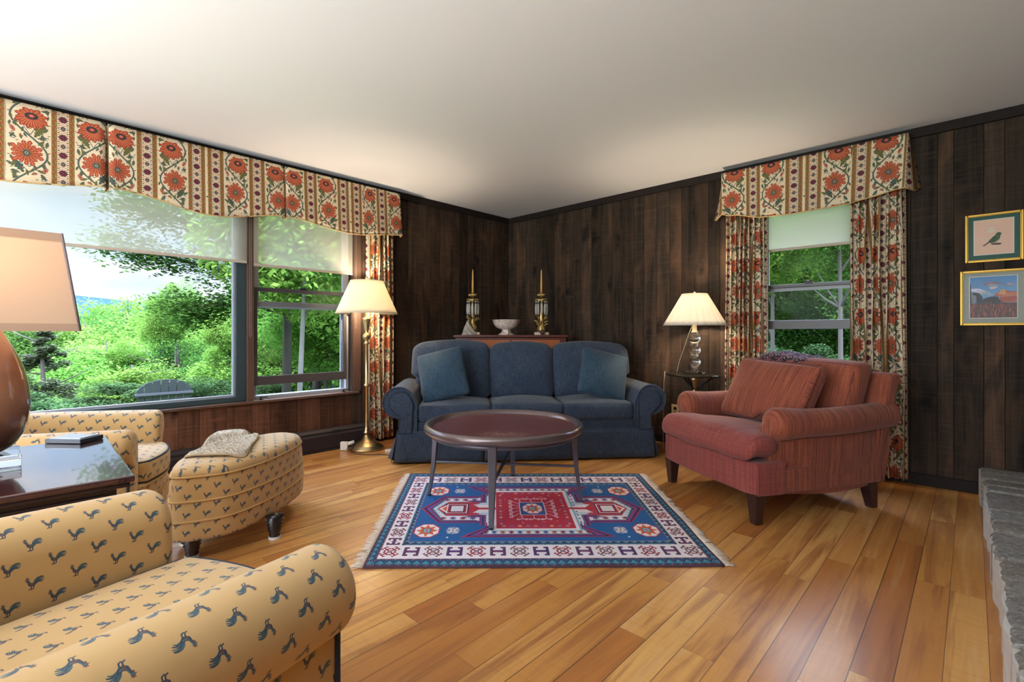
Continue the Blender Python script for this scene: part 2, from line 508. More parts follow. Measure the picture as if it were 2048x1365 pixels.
    panel(0, False); panel(290, True)
    def stripe(x0):
        for g0 in (x0 + 2, x0 + 84):
            c.rect(g0, g0 + 24, 0, 440, GOLD)
            for e_ in (g0, g0 + 22.4): c.rect(e_, e_ + 1.8, 0, 440, (74, 84, 70))
            for k in range(11):
                y = 20 + k * 40
                c.ell(g0 + 12, y, 12, 4.6, (142, 56, 40), R(62)); c.ell(g0 + 12, y, 7, 1.8, (190, 120, 60), R(62))
                c.ell(g0 + 11, y + 20, 8, 3.6, (92, 92, 50), R(-58))
                for q in range(6):
                    c.ell(g0 + 5 + 14 * ((q * 37 % 10) / 10), y - 16 + q * 6.3, 1.5, 1.5, (86, 84, 52))
        a0 = x0 + 28; a1 = x0 + 82
        c.rect(a0 - 1.6, a0, 0, 440, (96, 84, 74)); c.rect(a1, a1 + 1.6, 0, 440, (96, 84, 74))
        for k in range(16):
            y = k * 27.5
            c.line([(a0 + 2, y), (a1 - 2, y + 27.5)], 1.8, (150, 98, 76)); c.line([(a1 - 2, y), (a0 + 2, y + 27.5)], 1.8, (150, 98, 76))
            c.line([(a0 + 2, y + 13.7), ((a0 + a1) / 2, y + 27.5), (a1 - 2, y + 41)], 1.2, (120, 100, 90))
            c.line([(a1 - 2, y + 13.7), ((a0 + a1) / 2, y + 27.5), (a0 + 2, y + 41)], 1.2, (120, 100, 90))
            for xx in (a0 + 6, a1 - 6):
                c.ell(xx, y, 3.6, 3.6, (92, 52, 62)); c.ell(xx, y + 13.7, 2.6, 2.6, (176, 104, 56))
            c.ell((a0 + a1) / 2, y + 13.7, 4.4, 4.4, (160, 84, 50)); c.ell((a0 + a1) / 2, y + 13.7, 1.8, 1.8, CREAM)
        for k in range(4):
            y = 27.5 + k * 110; xm = (a0 + a1) / 2
            for q in range(10):
                a = 2 * PI * q / 10
                c.ell(xm + 14 * math.cos(a), y + 14 * math.sin(a), 6, 6, MAR)
            c.ell(xm, y, 15, 15, (104, 48, 62)); c.ell(xm, y, 8, 8, (70, 34, 54)); c.ell(xm, y, 3, 3, (150, 80, 90))
            for q in range(8):
                a = 2 * PI * q / 8
                c.ell(xm + 8 * math.cos(a), y + 55 + 8 * math.sin(a), 4, 4, (64, 70, 80))
            c.ell(xm, y + 55, 6, 6, (120, 110, 110))
    stripe(180); stripe(470)
    c.noise(0.10, 3)
    return c.image('floral_stripe_print')

def paint_rooster():
    c = Cv(68, 72, 6.0, (196, 162, 108))
    D = (52, 66, 82); T = (66, 98, 108); M_ = (120, 66, 52)
    def roo(x, y):
        P = lambda pts: [(x + a, y + b) for a, b in pts]
        for i, (a0, ln, cv) in enumerate([(16, 9, 26), (32, 11, 30), (50, 13, 34), (68, 14, 40), (86, 14, 50), (104, 12.5, 62), (122, 10, 74)]):
            pts = []
            for k in range(8):
                t = k / 7; a = R(a0 - 10 - cv * t * t + 16)
                pts.append((x + 3 + ln * t * math.cos(a) * 1.0 + 2, y - 2 + ln * t * math.sin(a)))
            c.line(pts, (3.4, 1.5), D if i % 2 else T)
        c.poly(P([(-7, 1), (-6, -4), (-2, -7), (3, -6.5), (6, -3), (6.5, 1), (3, 1.5), (0, -.5), (-3, 1), (-4.5, 5), (-6, 7.5), (-8.5, 7)]), D)
        c.ell(x - 7.4, y + 7.6, 2.6, 2.3, T)
        c.poly(P([(-9.6, 8.2), (-12.2, 7.2), (-9.6, 6.6)]), M_)
        c.poly(P([(-9.5, 9.4), (-9.8, 12.2), (-8.3, 10.6), (-7.2, 12.4), (-6.4, 10.4), (-4.8, 11.4), (-5.6, 8.9)]), M_)
        c.ell(x - 8.6, y + 4.6, 1.1, 1.7, M_)
        c.ell(x - 1, y - 3, 3.2, 1.8, M_, .5); c.ell(x + 1.6, y - 2.6, 2.6, 1.2, T, .4)
        c.line(P([(-1.6, -6), (-2.2, -11), (-5, -12)]), 1.8, D); c.line(P([(2, -6), (1.6, -11), (-1.2, -12.3)]), 1.8, D)
        c.line(P([(-5.6, 6), (-4.4, 1.5), (-2, -2)]), 1.0, T)
    roo(17, 19); roo(51, 55)
    c.noise(0.05, 5)
    return c.image('rooster_motif_print')

def paint_throw():
    c = Cv(120, 120, 4.0, (52, 40, 52))
    rnd = random.Random(5)
    cols = [(120, 40, 58), (150, 62, 74), (70, 84, 92), (190, 170, 150), (84, 96, 84), (40, 34, 50), (110, 80, 110)]
    for k in range(90):
        x, y = rnd.uniform(0, 120), rnd.uniform(0, 120); r = rnd.uniform(2.5, 9); col = rnd.choice(cols)
        for q in range(6):
            a = q * PI / 3 + rnd.random()
            c.ell(x + r * .6 * math.cos(a), y + r * .6 * math.sin(a), r * .45, r * .3, col, a)
        c.ell(x, y, r * .25, r * .25, (200, 180, 150))
    c.noise(0.2, 8)
    return c.image('shawl_print')

def paint_rug():
    WM, HM = 1600.0, 1420.0
    c = Cv(WM, HM, 1.0, (206, 196, 202), wrap=False)
    NAVY = (30, 52, 92); BLUE = (34, 84, 142); TEAL = (62, 128, 152); DK = (44, 34, 62); WHT = (216, 208, 214); RED = (172, 44, 62); PUR = (86, 52, 84); OR = (196, 92, 60); BR = (112, 72, 78)
    # guards
    def guard(x0, x1, y0, y1, tx, ty, base, tri, dk):
        """frame ring between outer rectangle and inner one inset by tx, ty, with little triangles"""
        c.rect(x0, x1, y0, y1, base)
        n = int((x1 - x0) / 40)
        for (ya, yb) in ((y0, y0 + ty), (y1, y1 - ty)):
            for k in range(n):
                xa = x0 + (x1 - x0) * k / n; xb = x0 + (x1 - x0) * (k + 1) / n
                c.poly([(xa, ya + (yb - ya) * .22), ((xa + xb) / 2, ya + (yb - ya) * .78), (xb, ya + (yb - ya) * .22)], tri)
                c.line([(xa, ya + (yb - ya) * .3), ((xa + xb) / 2, ya + (yb - ya) * .82), (xb, ya + (yb - ya) * .3)], 3, dk)
            for k in range(n * 2):
                xa = x0 + (x1 - x0) * k / n / 2
                c.rect(xa, xa + 6, min(ya, ya + (yb - ya) * .14), max(ya, ya + (yb - ya) * .14), (170, 96, 100) if k % 2 else DK)
                c.rect(xa, xa + 6, min(yb, yb - (yb - ya) * .12), max(yb, yb - (yb - ya) * .12), DK if k % 2 else (170, 96, 100))
        n = int((y1 - y0) / 44)
        for (xa_, xb_) in ((x0, x0 + tx), (x1, x1 - tx)):
            for k in range(n):
                ya = y0 + (y1 - y0) * k / n; yb = y0 + (y1 - y0) * (k + 1) / n
                c.poly([(xa_ + (xb_ - xa_) * .22, ya), (xa_ + (xb_ - xa_) * .78, (ya + yb) / 2), (xa_ + (xb_ - xa_) * .22, yb)], tri)
                c.line([(xa_ + (xb_ - xa_) * .3, ya), (xa_ + (xb_ - xa_) * .82, (ya + yb) / 2), (xa_ + (xb_ - xa_) * .3, yb)], 3, dk)
            for k in range(n * 2):
                ya = y0 + (y1 - y0) * k / n / 2
                c.rect(min(xa_, xa_ + (xb_ - xa_) * .14), max(xa_, xa_ + (xb_ - xa_) * .14), ya, ya + 6, (170, 96, 100) if k % 2 else DK)
                c.rect(min(xb_, xb_ - (xb_ - xa_) * .12), max(xb_, xb_ - (xb_ - xa_) * .12), ya, ya + 6, DK if k % 2 else (170, 96, 100))
    c.rect(0, WM, 0, HM, (74, 52, 66))
    guard(8, WM - 8, 12, HM - 12, 34, 62, (46, 72, 102), TEAL, DK)
    c.rect(42, WM - 42, 74, HM - 74, (150, 84, 96)); c.rect(46, WM - 46, 78, HM - 78, WHT)
    bx0, bx1, by0, by1 = 134, WM - 134, 218, HM - 218
    def hmot(x, y, sx, sy, rot, col):
        pts = [(-1, -1), (-.35, -1), (-.35, -.62), (-.62, -.62), (-.62, -.24), (.62, -.24), (.62, -.62), (.35, -.62), (.35, -1), (1, -1), (1, 1), (.35, 1), (.35, .62), (.62, .62), (.62, .24), (-.62, .24), (-.62, .62), (-.35, .62), (-.35, 1), (-1, 1)]
        if rot: pts = [(-b, a) for a, b in pts]
        c.poly([(x + a * sx, y + b * sy) for a, b in pts], col)
        c.poly([(x + a * sx * (1 if not rot else 1), y + b * sy) for a, b in [(-.5, -.08), (.5, -.08), (.5, .08), (-.5, .08)]], tuple(min(255, int(q * 1.35)) for q in col))
    def snow(x, y, sx, sy, col):
        for k in range(4):
            a = PI / 4 + k * PI / 2
            dx, dy = math.cos(a) * 1.25, math.sin(a) * 1.25
            c.line([(x, y), (x + dx * sx, y + dy * sy)], 9, col)
            for t, ln in ((.5, .42), (.95, .42)):
                px_, py_ = x + dx * sx * t, y + dy * sy * t
                for sg in (-1, 1):
                    b = a + sg * PI / 2 * .9
                    qx, qy = px_ + math.cos(b) * sx * ln, py_ + math.sin(b) * sy * ln
                    c.line([(px_, py_), (qx, qy), (qx - dx * sx * .16, qy - dy * sy * .16)], 7, col)
        c.poly([(x - sx * .34, y), (x, y - sy * .34), (x + sx * .34, y), (x, y + sy * .34)], (96, 112, 140))
        c.poly([(x - sx * .16, y), (x, y - sy * .16), (x + sx * .16, y), (x, y + sy * .16)], (200, 120, 110))
    nx = 15
    for k in range(nx):
        x = 90 + (WM - 180) * k / (nx - 1)
        for y in (151, HM - 151):
            if k % 2: hmot(x, y, 37, 46, False, PUR if k % 4 == 1 else (72, 48, 92))
            else: snow(x, y, 36, 44, BR if k % 4 else (134, 48, 62))
    ny = 11
    for k in range(1, ny - 1):
        y = 151 + (HM - 302) * k / (ny - 1)
        for x in (90, WM - 90):
            if k % 2: hmot(x, y, 33, 40, True, PUR)
            else: snow(x, y, 29, 42, BR if k % 4 else (134, 48, 62))
    guard(bx0, bx1, by0, by1, 28, 44, (78, 130, 154), (44, 56, 84), DK)
    fx0, fx1, fy0, fy1 = bx0 + 28, bx1 - 28, by0 + 44, by1 - 44
    c.rect(fx0 - 3, fx1 + 3, fy0 - 3, fy1 + 3, (140, 66, 84)); c.rect(fx0, fx1, fy0, fy1, BLUE)
    cx, cy = 800.0, 710.0
    def mp(pts, col):                     # mirrored left and right about the centre
        c.poly([(cx + x, cy + y) for x, y in pts], col); c.poly([(cx - x, cy + y) for x, y in pts], col)
    def ml(pts, w, col):
        c.line([(cx + x, cy + y) for x, y in pts], w, col); c.line([(cx - x, cy + y) for x, y in pts], w, col)
    def sym(pts, col):
        mp(pts, col); mp([(x, -y) for x, y in pts], col)
    # hourglass + heads: layered outlines (purple, white, teal, white)
    def shape(g):
        return [(0, 400 - g), (392 - g * 3.1, 400 - g), (262 - g, 272), (262 - g, 214 + g * .6), (322 - g * 0, 214 - g), (520 - g * .6, 214 - g), (634 - g * 1.7, 0), (520 - g * .6, -214 + g), (322, -214 + g), (262 - g, -214 - g * .6), (262 - g, -272), (392 - g * 3.1, -400 + g), (0, -400 + g)]
    lay = [(0, (150, 44, 84)), (8, DK), (15, (92, 70, 140)), (24, (160, 50, 84)), (30, NAVY), (36, (112, 158, 178)), (42, WHT)]
    for g, col in lay: mp(shape(g), col)
    # head interior
    mp([(292, 120), (492, 120), (556, 0), (492, -120), (292, -120)], (150, 190, 200))
    mp([(270, 112), (486, 112), (544, 0), (486, -112), (270, -112)], (168, 52, 66))
    mp([(276, 0), (330, 60), (276, 104), (236, 104), (236, -104), (276, -104), (330, -60)], (158, 190, 202))
    mp([(210, 66), (340, 66), (296, 0), (340, -66), (210, -66)], WHT)
    mp([(205, 15), (400, 15), (400, -15), (205, -15)], RED)
    # concentric key figure in the head
    for q, col in ((0, DK), (9, WHT), (16, (168, 52, 66)), (30, DK), (38, WHT)):
        mp([(365 + q * .8, 82 - q), (500 - q * .9, 82 - q), (500 - q * .9, -82 + q), (365 + q * .8, -82 + q)], col)
    mp([(484, 70), (534, 0), (484, -70)], WHT); mp([(490, 44), (518, 0), (490, -44)], (196, 92, 60))
    for sgy in (-1, 1):
        for k in range(4):
            x = 336 + k * 54
            for sx_ in (-1, 1):
                X0, Y0 = cx + sx_ * x, cy + sgy * 148
                for q in range(4):
                    a = q * PI / 4
                    c.line([(X0 - 17 * math.cos(a), Y0 - 19 * math.sin(a)), (X0 + 17 * math.cos(a), Y0 + 19 * math.sin(a))], 7, (126, 40, 62) if k % 2 else (70, 66, 120))
        for k in range(4):
            t = (k + .5) / 4
            ml([(520 - 0 + 60 * t - 22, sgy * (160 - 140 * t) - 12), (520 + 60 * t - 4, sgy * (160 - 140 * t)), (520 + 60 * t - 26, sgy * (160 - 140 * t) + 14), (520 + 60 * t - 34, sgy * (160 - 140 * t) - 2)], 4, (74, 110, 140))
    # stepped side stripes beside the square
    for sgy in (-1, 1):
        for q, col in ((0, WHT), (14, (70, 110, 160)), (22, (130, 40, 80)), (30, NAVY), (38, (150, 60, 96)), (44, (90, 60, 130))):
            ml([(252 + q, sgy * 250), (252 + q, sgy * (88 + q)), (300 + q * 2, sgy * (88 + q))], 8, col)
    # centre square
    sym([(0, 0), (236, 0), (236, 330), (0, 330)], (110, 158, 178))
    sym([(0, 0), (226, 0), (226, 320), (0, 320)], WHT)
    sym([(0, 0), (208, 0), (208, 292), (0, 292)], RED)
    mp([(200, 16), (300, 16), (300, -16), (200, -16)], (176, 60, 76))
    # stars in the white bands
    for sgy in (-1, 1):
        for k in range(-6, 7):
            X0, Y0 = cx + k * 44, cy + sgy * 340
            for q in range(4):
                a = q * PI / 4
                c.line([(X0 - 13 * math.cos(a), Y0 - 17 * math.sin(a)), (X0 + 13 * math.cos(a), Y0 + 17 * math.sin(a))], 6, [(126, 40, 62), (60, 76, 130), (150, 84, 60)][k % 3])
    for k in range(-5, 6):
        for sx_ in (-1, 1):
            if abs(k) < 1: continue
            c.ell(cx + sx_ * 246, cy + k * 52, 6, 9, (52, 70, 120))
    # inside the red: rows of little flowers and white hooks
    cols = [(180, 150, 160), (96, 90, 150), (220, 180, 140), (120, 130, 160)]
    for k in range(-4, 5):
        for sgy in (-1, 1):
            X0, Y0 = cx + k * 42, cy + sgy * 262
            c.poly([(X0 - 13, Y0), (X0, Y0 + 16), (X0 + 13, Y0), (X0, Y0 - 10)], cols[k % 4]); c.ell(X0, Y0, 4, 5, (150, 40, 60))
    for k in range(-5, 6):
        for sx_ in (-1, 1):
            X0, Y0 = cx + sx_ * 182, cy + k * 46
            c.poly([(X0 - 10, Y0), (X0, Y0 + 14), (X0 + 10, Y0), (X0, Y0 - 12)], cols[(k + 1) % 4]); c.ell(X0, Y0, 3, 4, (150, 40, 60))
    rnd = random.Random(3)
    for k in range(34):
        c.ell(cx + rnd.uniform(-160, 160), cy + rnd.uniform(-235, 235), 3, 4, (226, 190, 196))
    for sx_ in (-1, 1):
        for k in (-2, -1, 0, 1, 2):
            X0, Y0 = cx + sx_ * 108, cy + k * 58
            c.line([(cx + sx_ * 62, Y0 * .5 + cy * .5), (X0, Y0)], 3.5, (224, 200, 206))
            for sg in (-1, 1):
                c.line([(X0 + sx_ * a, Y0 + sg * b) for a, b in [(0, 0), (12, 6), (24, 14), (24, 24), (12, 24), (10, 16)]], 5, (226, 204, 210))
    for sgy in (-1, 1):
        for k in (-1, 0, 1):
            X0, Y0 = cx + k * 66, cy + sgy * 152
            c.line([(X0, cy + sgy * 95), (X0, Y0)], 3.5, (224, 200, 206))
            for sg in (-1, 1):
                c.line([(X0 + sg * a, Y0 + sgy * b) for a, b in [(0, 0), (10, 14), (22, 24), (30, 14), (24, 4), (16, 8)]], 5, (226, 204, 210))
    c.rect(cx - 74, cx + 74, cy - 104, cy + 104, (224, 200, 206)); c.rect(cx - 69, cx + 69, cy - 98, cy + 98, NAVY); c.rect(cx - 66, cx + 66, cy - 94, cy + 94, BLUE)
    def octa(X0, Y0, rx, ry, edge):
        def o(s_): return [(X0 + rx * s_ * math.cos(a), Y0 + ry * s_ * math.sin(a)) for a in [PI / 8 + k * PI / 4 for k in range(8)]]
        c.poly(o(1.08), edge); c.poly(o(.98), WHT)
        st = []
        for k in range(16):
            a = k * PI / 8; q = .88 if k % 2 == 0 else .5
            st.append((X0 + rx * q * math.cos(a), Y0 + ry * q * math.sin(a)))
        c.poly(st, OR)
        for k in range(0, 16, 4):
            c.line([(X0, Y0), st[(k + 2) % 16]], 3, (170, 40, 50))
        c.rect(X0 - rx * .3, X0 + rx * .3, Y0 - ry * .3, Y0 + ry * .3, (52, 70, 100)); c.rect(X0 - rx * .25, X0 + rx * .25, Y0 - ry * .25, Y0 + ry * .25, (120, 170, 180))
        c.poly([(X0 - rx * .16, Y0), (X0, Y0 - ry * .16), (X0 + rx * .16, Y0), (X0, Y0 + ry * .16)], (196, 84, 96))
    octa(cx, cy, 58, 84, (180, 60, 70))
    for sx_ in (-1, 1):
        for sgy in (-1, 1):
            octa(cx + sx_ * 566, cy + sgy * 316, 66, 86, (168, 44, 56))
            X0, Y0 = cx + sx_ * 432, cy + sgy * 316
            for k in range(8):
                a = k * PI / 4
                c.ell(X0 + 24 * math.cos(a), Y0 + 32 * math.sin(a), 13, 16, (176, 178, 200) if k % 2 else (128, 132, 160))
            c.ell(X0, Y0, 14, 18, (214, 206, 190)); c.ell(X0, Y0, 6, 8, (80, 70, 110))
            c.ell(cx + sx_ * 455, cy + sgy * 402, 6, 8, (190, 200, 214))
    # woven ribs
    yy = np.arange(c.h)[:, None, None]; xx = np.arange(c.w)[None, :, None]
    rs = np.random.RandomState(2)
    c.a = np.clip((c.a * .93 + .05) * (1.0 + .07 * rs.rand(c.h, 1, 1)) * (0.93 + .14 * rs.rand(c.h, c.w, 1)), 0, 1)
    return c.image('kilim_rug_design')

def paint_bird():
    c = Cv(150, 150, 4.0, (226, 184, 158), wrap=False)
    rs = np.random.RandomState(4)
    for k in range(40):
        x, y, r_ = rs.rand() * 150, rs.rand() * 150, 10 + rs.rand() * 18
        col = (230 - rs.rand() * 10, 190 - rs.rand() * 14, 166 - rs.rand() * 18)
        c.ell(x, y, r_, r_ * .7, col)
    c.a = c.a * .6 + np.array([236, 200, 178], dtype=np.float32) / 255 * .4
    c.ell(66, 106, 15, 13, (224, 208, 186)); c.ell(78, 110, 8, 8, (226, 200, 178))
    for k in range(9): c.ell(46 + k * 6 + (k % 3), 110 + (k * 5 % 7) - 4, .8, 1.2, (120, 96, 90))
    c.poly([(34, 39), (60, 58), (66, 54), (39, 37)], (74, 70, 56)); c.poly([(33, 38), (36, 42), (44, 44), (38, 37)], (60, 44, 40))
    c.poly([(54, 54), (66, 48), (80, 50), (92, 58), (101, 72), (103, 84), (100, 91), (93, 93), (86, 89), (80, 80), (70, 72), (60, 62)], (38, 78, 44))
    c.ell(88, 70, 12, 16, (58, 96, 50), -.5); c.ell(96, 85, 8, 8, (44, 84, 46))
    c.poly([(60, 60), (82, 78), (88, 70), (74, 56)], (30, 62, 40)); c.line([(60, 60), (84, 72)], 1.2, (80, 110, 70)); c.line([(64, 58), (86, 66)], 1.2, (80, 110, 70))
    c.poly([(101, 90), (109, 87), (102, 84)], (60, 44, 40)); c.ell(99, 88, 1.1, 1.1, (20, 20, 20))
    c.line([(80, 52), (78, 46), (84, 45)], 1.4, (110, 84, 60)); c.line([(86, 52), (85, 46), (90, 45)], 1.4, (110, 84, 60))
    c.poly([(64, 45), (70, 47), (98, 46), (106, 45), (104, 40), (96, 38), (68, 40)], (62, 42, 36)); c.line([(68, 43), (102, 43)], 1, (96, 70, 56))
    return c.image('bird_print')

def paint_view():
    c = Cv(200, 180, 4.0, (90, 140, 190), wrap=False)
    h = c.h
    for j in range(h):
        t = j / h
        c.a[j, :, :] = np.array([150 - 90 * t, 186 - 60 * t, 214 - 30 * t]) / 255
    rs = np.random.RandomState(9)
    for (x, y, r_, col) in [(84, 148, 20, (120, 116, 128)), (104, 142, 18, (160, 156, 166)), (120, 150, 16, (110, 108, 122)), (100, 130, 14, (196, 190, 192)), (160, 140, 14, (120, 124, 144)), (176, 144, 12, (150, 150, 164)), (24, 122, 20, (206, 206, 212)), (50, 112, 22, (180, 186, 200)), (78, 106, 20, (150, 160, 180))]:
        for k in range(9):
            c.ell(x + (rs.rand() - .5) * r_ * 2, y + (rs.rand() - .5) * r_ * .6, r_ * .5, r_ * .22, tuple(q * (0.9 + .2 * rs.rand()) for q in col))
    c.poly([(0, 62), (0, 150), (5, 150), (6, 62)], (20, 22, 30))
    c.poly([(5, 62), (8, 108), (20, 112), (40, 110), (56, 90), (60, 62)], (34, 36, 44)); c.poly([(8, 62), (8, 106), (28, 96), (28, 62)], (112, 118, 128))
    c.poly([(56, 62), (60, 84), (74, 88), (90, 92), (120, 92), (130, 76), (160, 62)], (30, 26, 34))
    c.poly([(100, 92), (122, 112), (140, 120), (154, 118), (170, 112), (200, 112), (200, 64), (150, 64), (130, 78), (126, 94)], (172, 78, 52))
    c.poly([(120, 100), (132, 120), (150, 122), (156, 108), (150, 100)], (206, 140, 90))
    for r_ in range(4):
        for k in range(12):
            c.rect(132 + k * 5.6 + r_ * 2, 134.6 + k * 5.6 + r_ * 2, 74 + r_ * 8 + k * .4, 78 + r_ * 8 + k * .4, (226, 180, 130) if r_ > 1 else (96, 40, 36))
    c.rect(0, 200, 0, 62, (72, 34, 34))
    for k in range(240):
        x, y = rs.rand() * 200, rs.rand() * 58
        c.line([(x, y), (x + rs.rand() * 2, y + 5 + rs.rand() * 10)], 1.8, [(176, 84, 56), (110, 50, 44), (40, 22, 28), (196, 110, 74)][k % 4])
    c.rect(0, 200, 59, 63, (26, 24, 32)); c.line([(0, 62), (200, 65)], 1, (120, 120, 130))
    return c.image('hillside_photograph')

IMG_FLORAL = paint_floral()
IMG_ROO = paint_rooster()
IMG_RUG = paint_rug()
IMG_BIRD = paint_bird()
IMG_VIEW = paint_view()
IMG_THROW = paint_throw()
# ================================================================ materials
def newmat(name):
    m = bpy.data.materials.new(name); m.use_nodes = True
    t = m.node_tree; b = t.nodes['Principled BSDF']
    return m, t, b
def lin(c):
    return tuple(((x / 255) / 12.92 if x / 255 <= 0.04045 else ((x / 255 + 0.055) / 1.055) ** 2.4) for x in c[:3]) + (1,)
def simple(name, col, rough=0.5, metal=0.0, spec=0.5, bump=0.0, bscale=200, coat=0.0, var=0.0, vscale=8):
    m, t, b = newmat(name)
    c = lin(col)
    b.inputs['Base Color'].default_value = c
    b.inputs['Roughness'].default_value = rough; b.inputs['Metallic'].default_value = metal
    b.inputs['Specular IOR Level'].default_value = spec; b.inputs['Coat Weight'].default_value = coat
    tcn = N(t, 'ShaderNodeTexCoord')
    if var:
        n = N(t, 'ShaderNodeTexNoise'); n.inputs['Scale'].default_value = vscale; n.inputs['Detail'].default_value = 5
        t.links.new(tcn.outputs['Object'], n.inputs['Vector'])
        mxn = N(t, 'ShaderNodeMixRGB'); mxn.inputs[1].default_value = tuple(x * (1 - var) for x in c[:3]) + (1,); mxn.inputs[2].default_value = tuple(min(1, x * (1 + var)) for x in c[:3]) + (1,)
        t.links.new(n.outputs[0], mxn.inputs[0]); t.links.new(mxn.outputs[0], b.inputs['Base Color'])
    if bump:
        n = N(t, 'ShaderNodeTexNoise'); n.inputs['Scale'].default_value = bscale; n.inputs['Detail'].default_value = 3
        t.links.new(tcn.outputs['Object'], n.inputs['Vector'])
        bp = N(t, 'ShaderNodeBump'); bp.inputs['Strength'].default_value = bump; bp.inputs['Distance'].default_value = 0.002
        t.links.new(n.outputs[0], bp.inputs['Height']); t.links.new(bp.outputs[0], b.inputs['Normal'])
    return m

def noise_node(t, vec, scale, detail=4, rough=0.5, dist=0.0):
    n = N(t, 'ShaderNodeTexNoise'); n.inputs['Scale'].default_value = scale; n.inputs['Detail'].default_value = detail
    n.inputs['Roughness'].default_value = rough; n.inputs['Distortion'].default_value = dist
    t.links.new(vec, n.inputs['Vector']); return n
def mapping(t, vec, scale=(1, 1, 1), loc=(0, 0, 0), rot=(0, 0, 0)):
    m = N(t, 'ShaderNodeMapping'); m.inputs['Scale'].default_value = scale; m.inputs['Location'].default_value = loc; m.inputs['Rotation'].default_value = rot
    t.links.new(vec, m.inputs[0]); return m.outputs[0]
def rampn(t, fac, stops):
    r_ = N(t, 'ShaderNodeValToRGB'); el = r_.color_ramp.elements
    el[0].position = stops[0][0]; el[0].color = stops[0][1]; el[1].position = stops[-1][0]; el[1].color = stops[-1][1]
    for p, c in stops[1:-1]:
        e_ = el.new(p); e_.color = c
    t.links.new(fac, r_.inputs[0]); return r_.outputs[0]
def mixn(t, fac, a, b, mode='MIX'):
    m = N(t, 'ShaderNodeMixRGB', blend_type=mode)
    for i, v in ((0, fac), (1, a), (2, b)):
        if isinstance(v, (int, float)): m.inputs[i].default_value = v
        elif isinstance(v, tuple): m.inputs[i].default_value = v
        else: t.links.new(v, m.inputs[i])
    return m.outputs[0]
def mathn(t, op, a, b=None, c=None):
    m = N(t, 'ShaderNodeMath', operation=op)
    for i, v in ((0, a), (1, b), (2, c)):
        if v is None: continue
        if isinstance(v, (int, float)): m.inputs[i].default_value = v
        else: t.links.new(v, m.inputs[i])
    return m.outputs[0]
def bumpn(t, b, h, strength=0.3, dist=0.002):
    bp = N(t, 'ShaderNodeBump'); bp.inputs['Strength'].default_value = strength; bp.inputs['Distance'].default_value = dist
    t.links.new(h, bp.inputs['Height']); t.links.new(bp.outputs[0], b.inputs['Normal'])

def mat_print(name, img, wm, hm, rough=0.85, weave=1100, wb=0.25, transl=0.0, sheen=0.0):
    """cloth with a printed pattern; UV in metres"""
    m, t, b = newmat(name)
    tcn = N(t, 'ShaderNodeTexCoord')
    v = mapping(t, tcn.outputs['UV'], (1 / wm, 1 / hm, 1))
    im = N(t, 'ShaderNodeTexImage'); im.image = img; im.interpolation = 'Linear'; im.extension = 'REPEAT'
    t.links.new(v, im.inputs[0])
    t.links.new(im.outputs[0], b.inputs['Base Color'])
    b.inputs['Roughness'].default_value = rough; b.inputs['Sheen Weight'].default_value = sheen
    b.inputs['Specular IOR Level'].default_value = 0.3
    n = noise_node(t, tcn.outputs['UV'], weave, 2)
    bumpn(t, b, n.outputs[0], wb, 0.001)
    if transl:
        tr = N(t, 'ShaderNodeBsdfTranslucent'); t.links.new(im.outputs[0], tr.inputs[0])
        ms = N(t, 'ShaderNodeMixShader'); ms.inputs[0].default_value = transl
        o = t.nodes['Material Output']
        t.links.new(b.outputs[0], ms.inputs[1]); t.links.new(tr.outputs[0], ms.inputs[2]); t.links.new(ms.outputs[0], o.inputs[0])
    return m
def mat_glass(name, col=(1, 1, 1, 1), rough=0.0, ior=1.45):
    m, t, b = newmat(name)
    b.inputs['Base Color'].default_value = col; b.inputs['Transmission Weight'].default_value = 1.0; b.inputs['Roughness'].default_value = rough; b.inputs['IOR'].default_value = ior
    return m
M = {}
M['floral'] = mat_print('floral_cotton', IMG_FLORAL, 0.58, 0.44, 0.7, 900, 0.15, transl=0.18)
M['rooster'] = mat_print('rooster_cloth', IMG_ROO, 0.075, 0.080, 0.62, 1500, 0.25, sheen=0.35)
M['shawl'] = mat_print('shawl_cloth', IMG_THROW, 0.12, 0.12, 0.9, 900, 0.4)
def mat_fit(name, img, rough, bump=0.0):
    m, t, b = newmat(name)
    tcn = N(t, 'ShaderNodeTexCoord')
    im = N(t, 'ShaderNodeTexImage'); im.image = img; im.extension = 'EXTEND'
    t.links.new(tcn.outputs['UV'], im.inputs[0]); t.links.new(im.outputs[0], b.inputs['Base Color']); b.inputs['Roughness'].default_value = rough
    if bump:
        n = noise_node(t, mapping(t, tcn.outputs['Object'], (300, 90, 1)), 1.0, 2)
        bumpn(t, b, n.outputs[0], bump, 0.003)
        b.inputs['Specular IOR Level'].default_value = 0.15
    return m
M['rug'] = mat_fit('kilim_wool', IMG_RUG, 0.95, 0.5)
M['bird'] = mat_fit('bird_paper', IMG_BIRD, 0.6)
M['view'] = mat_fit('photograph_paper', IMG_VIEW, 0.5)

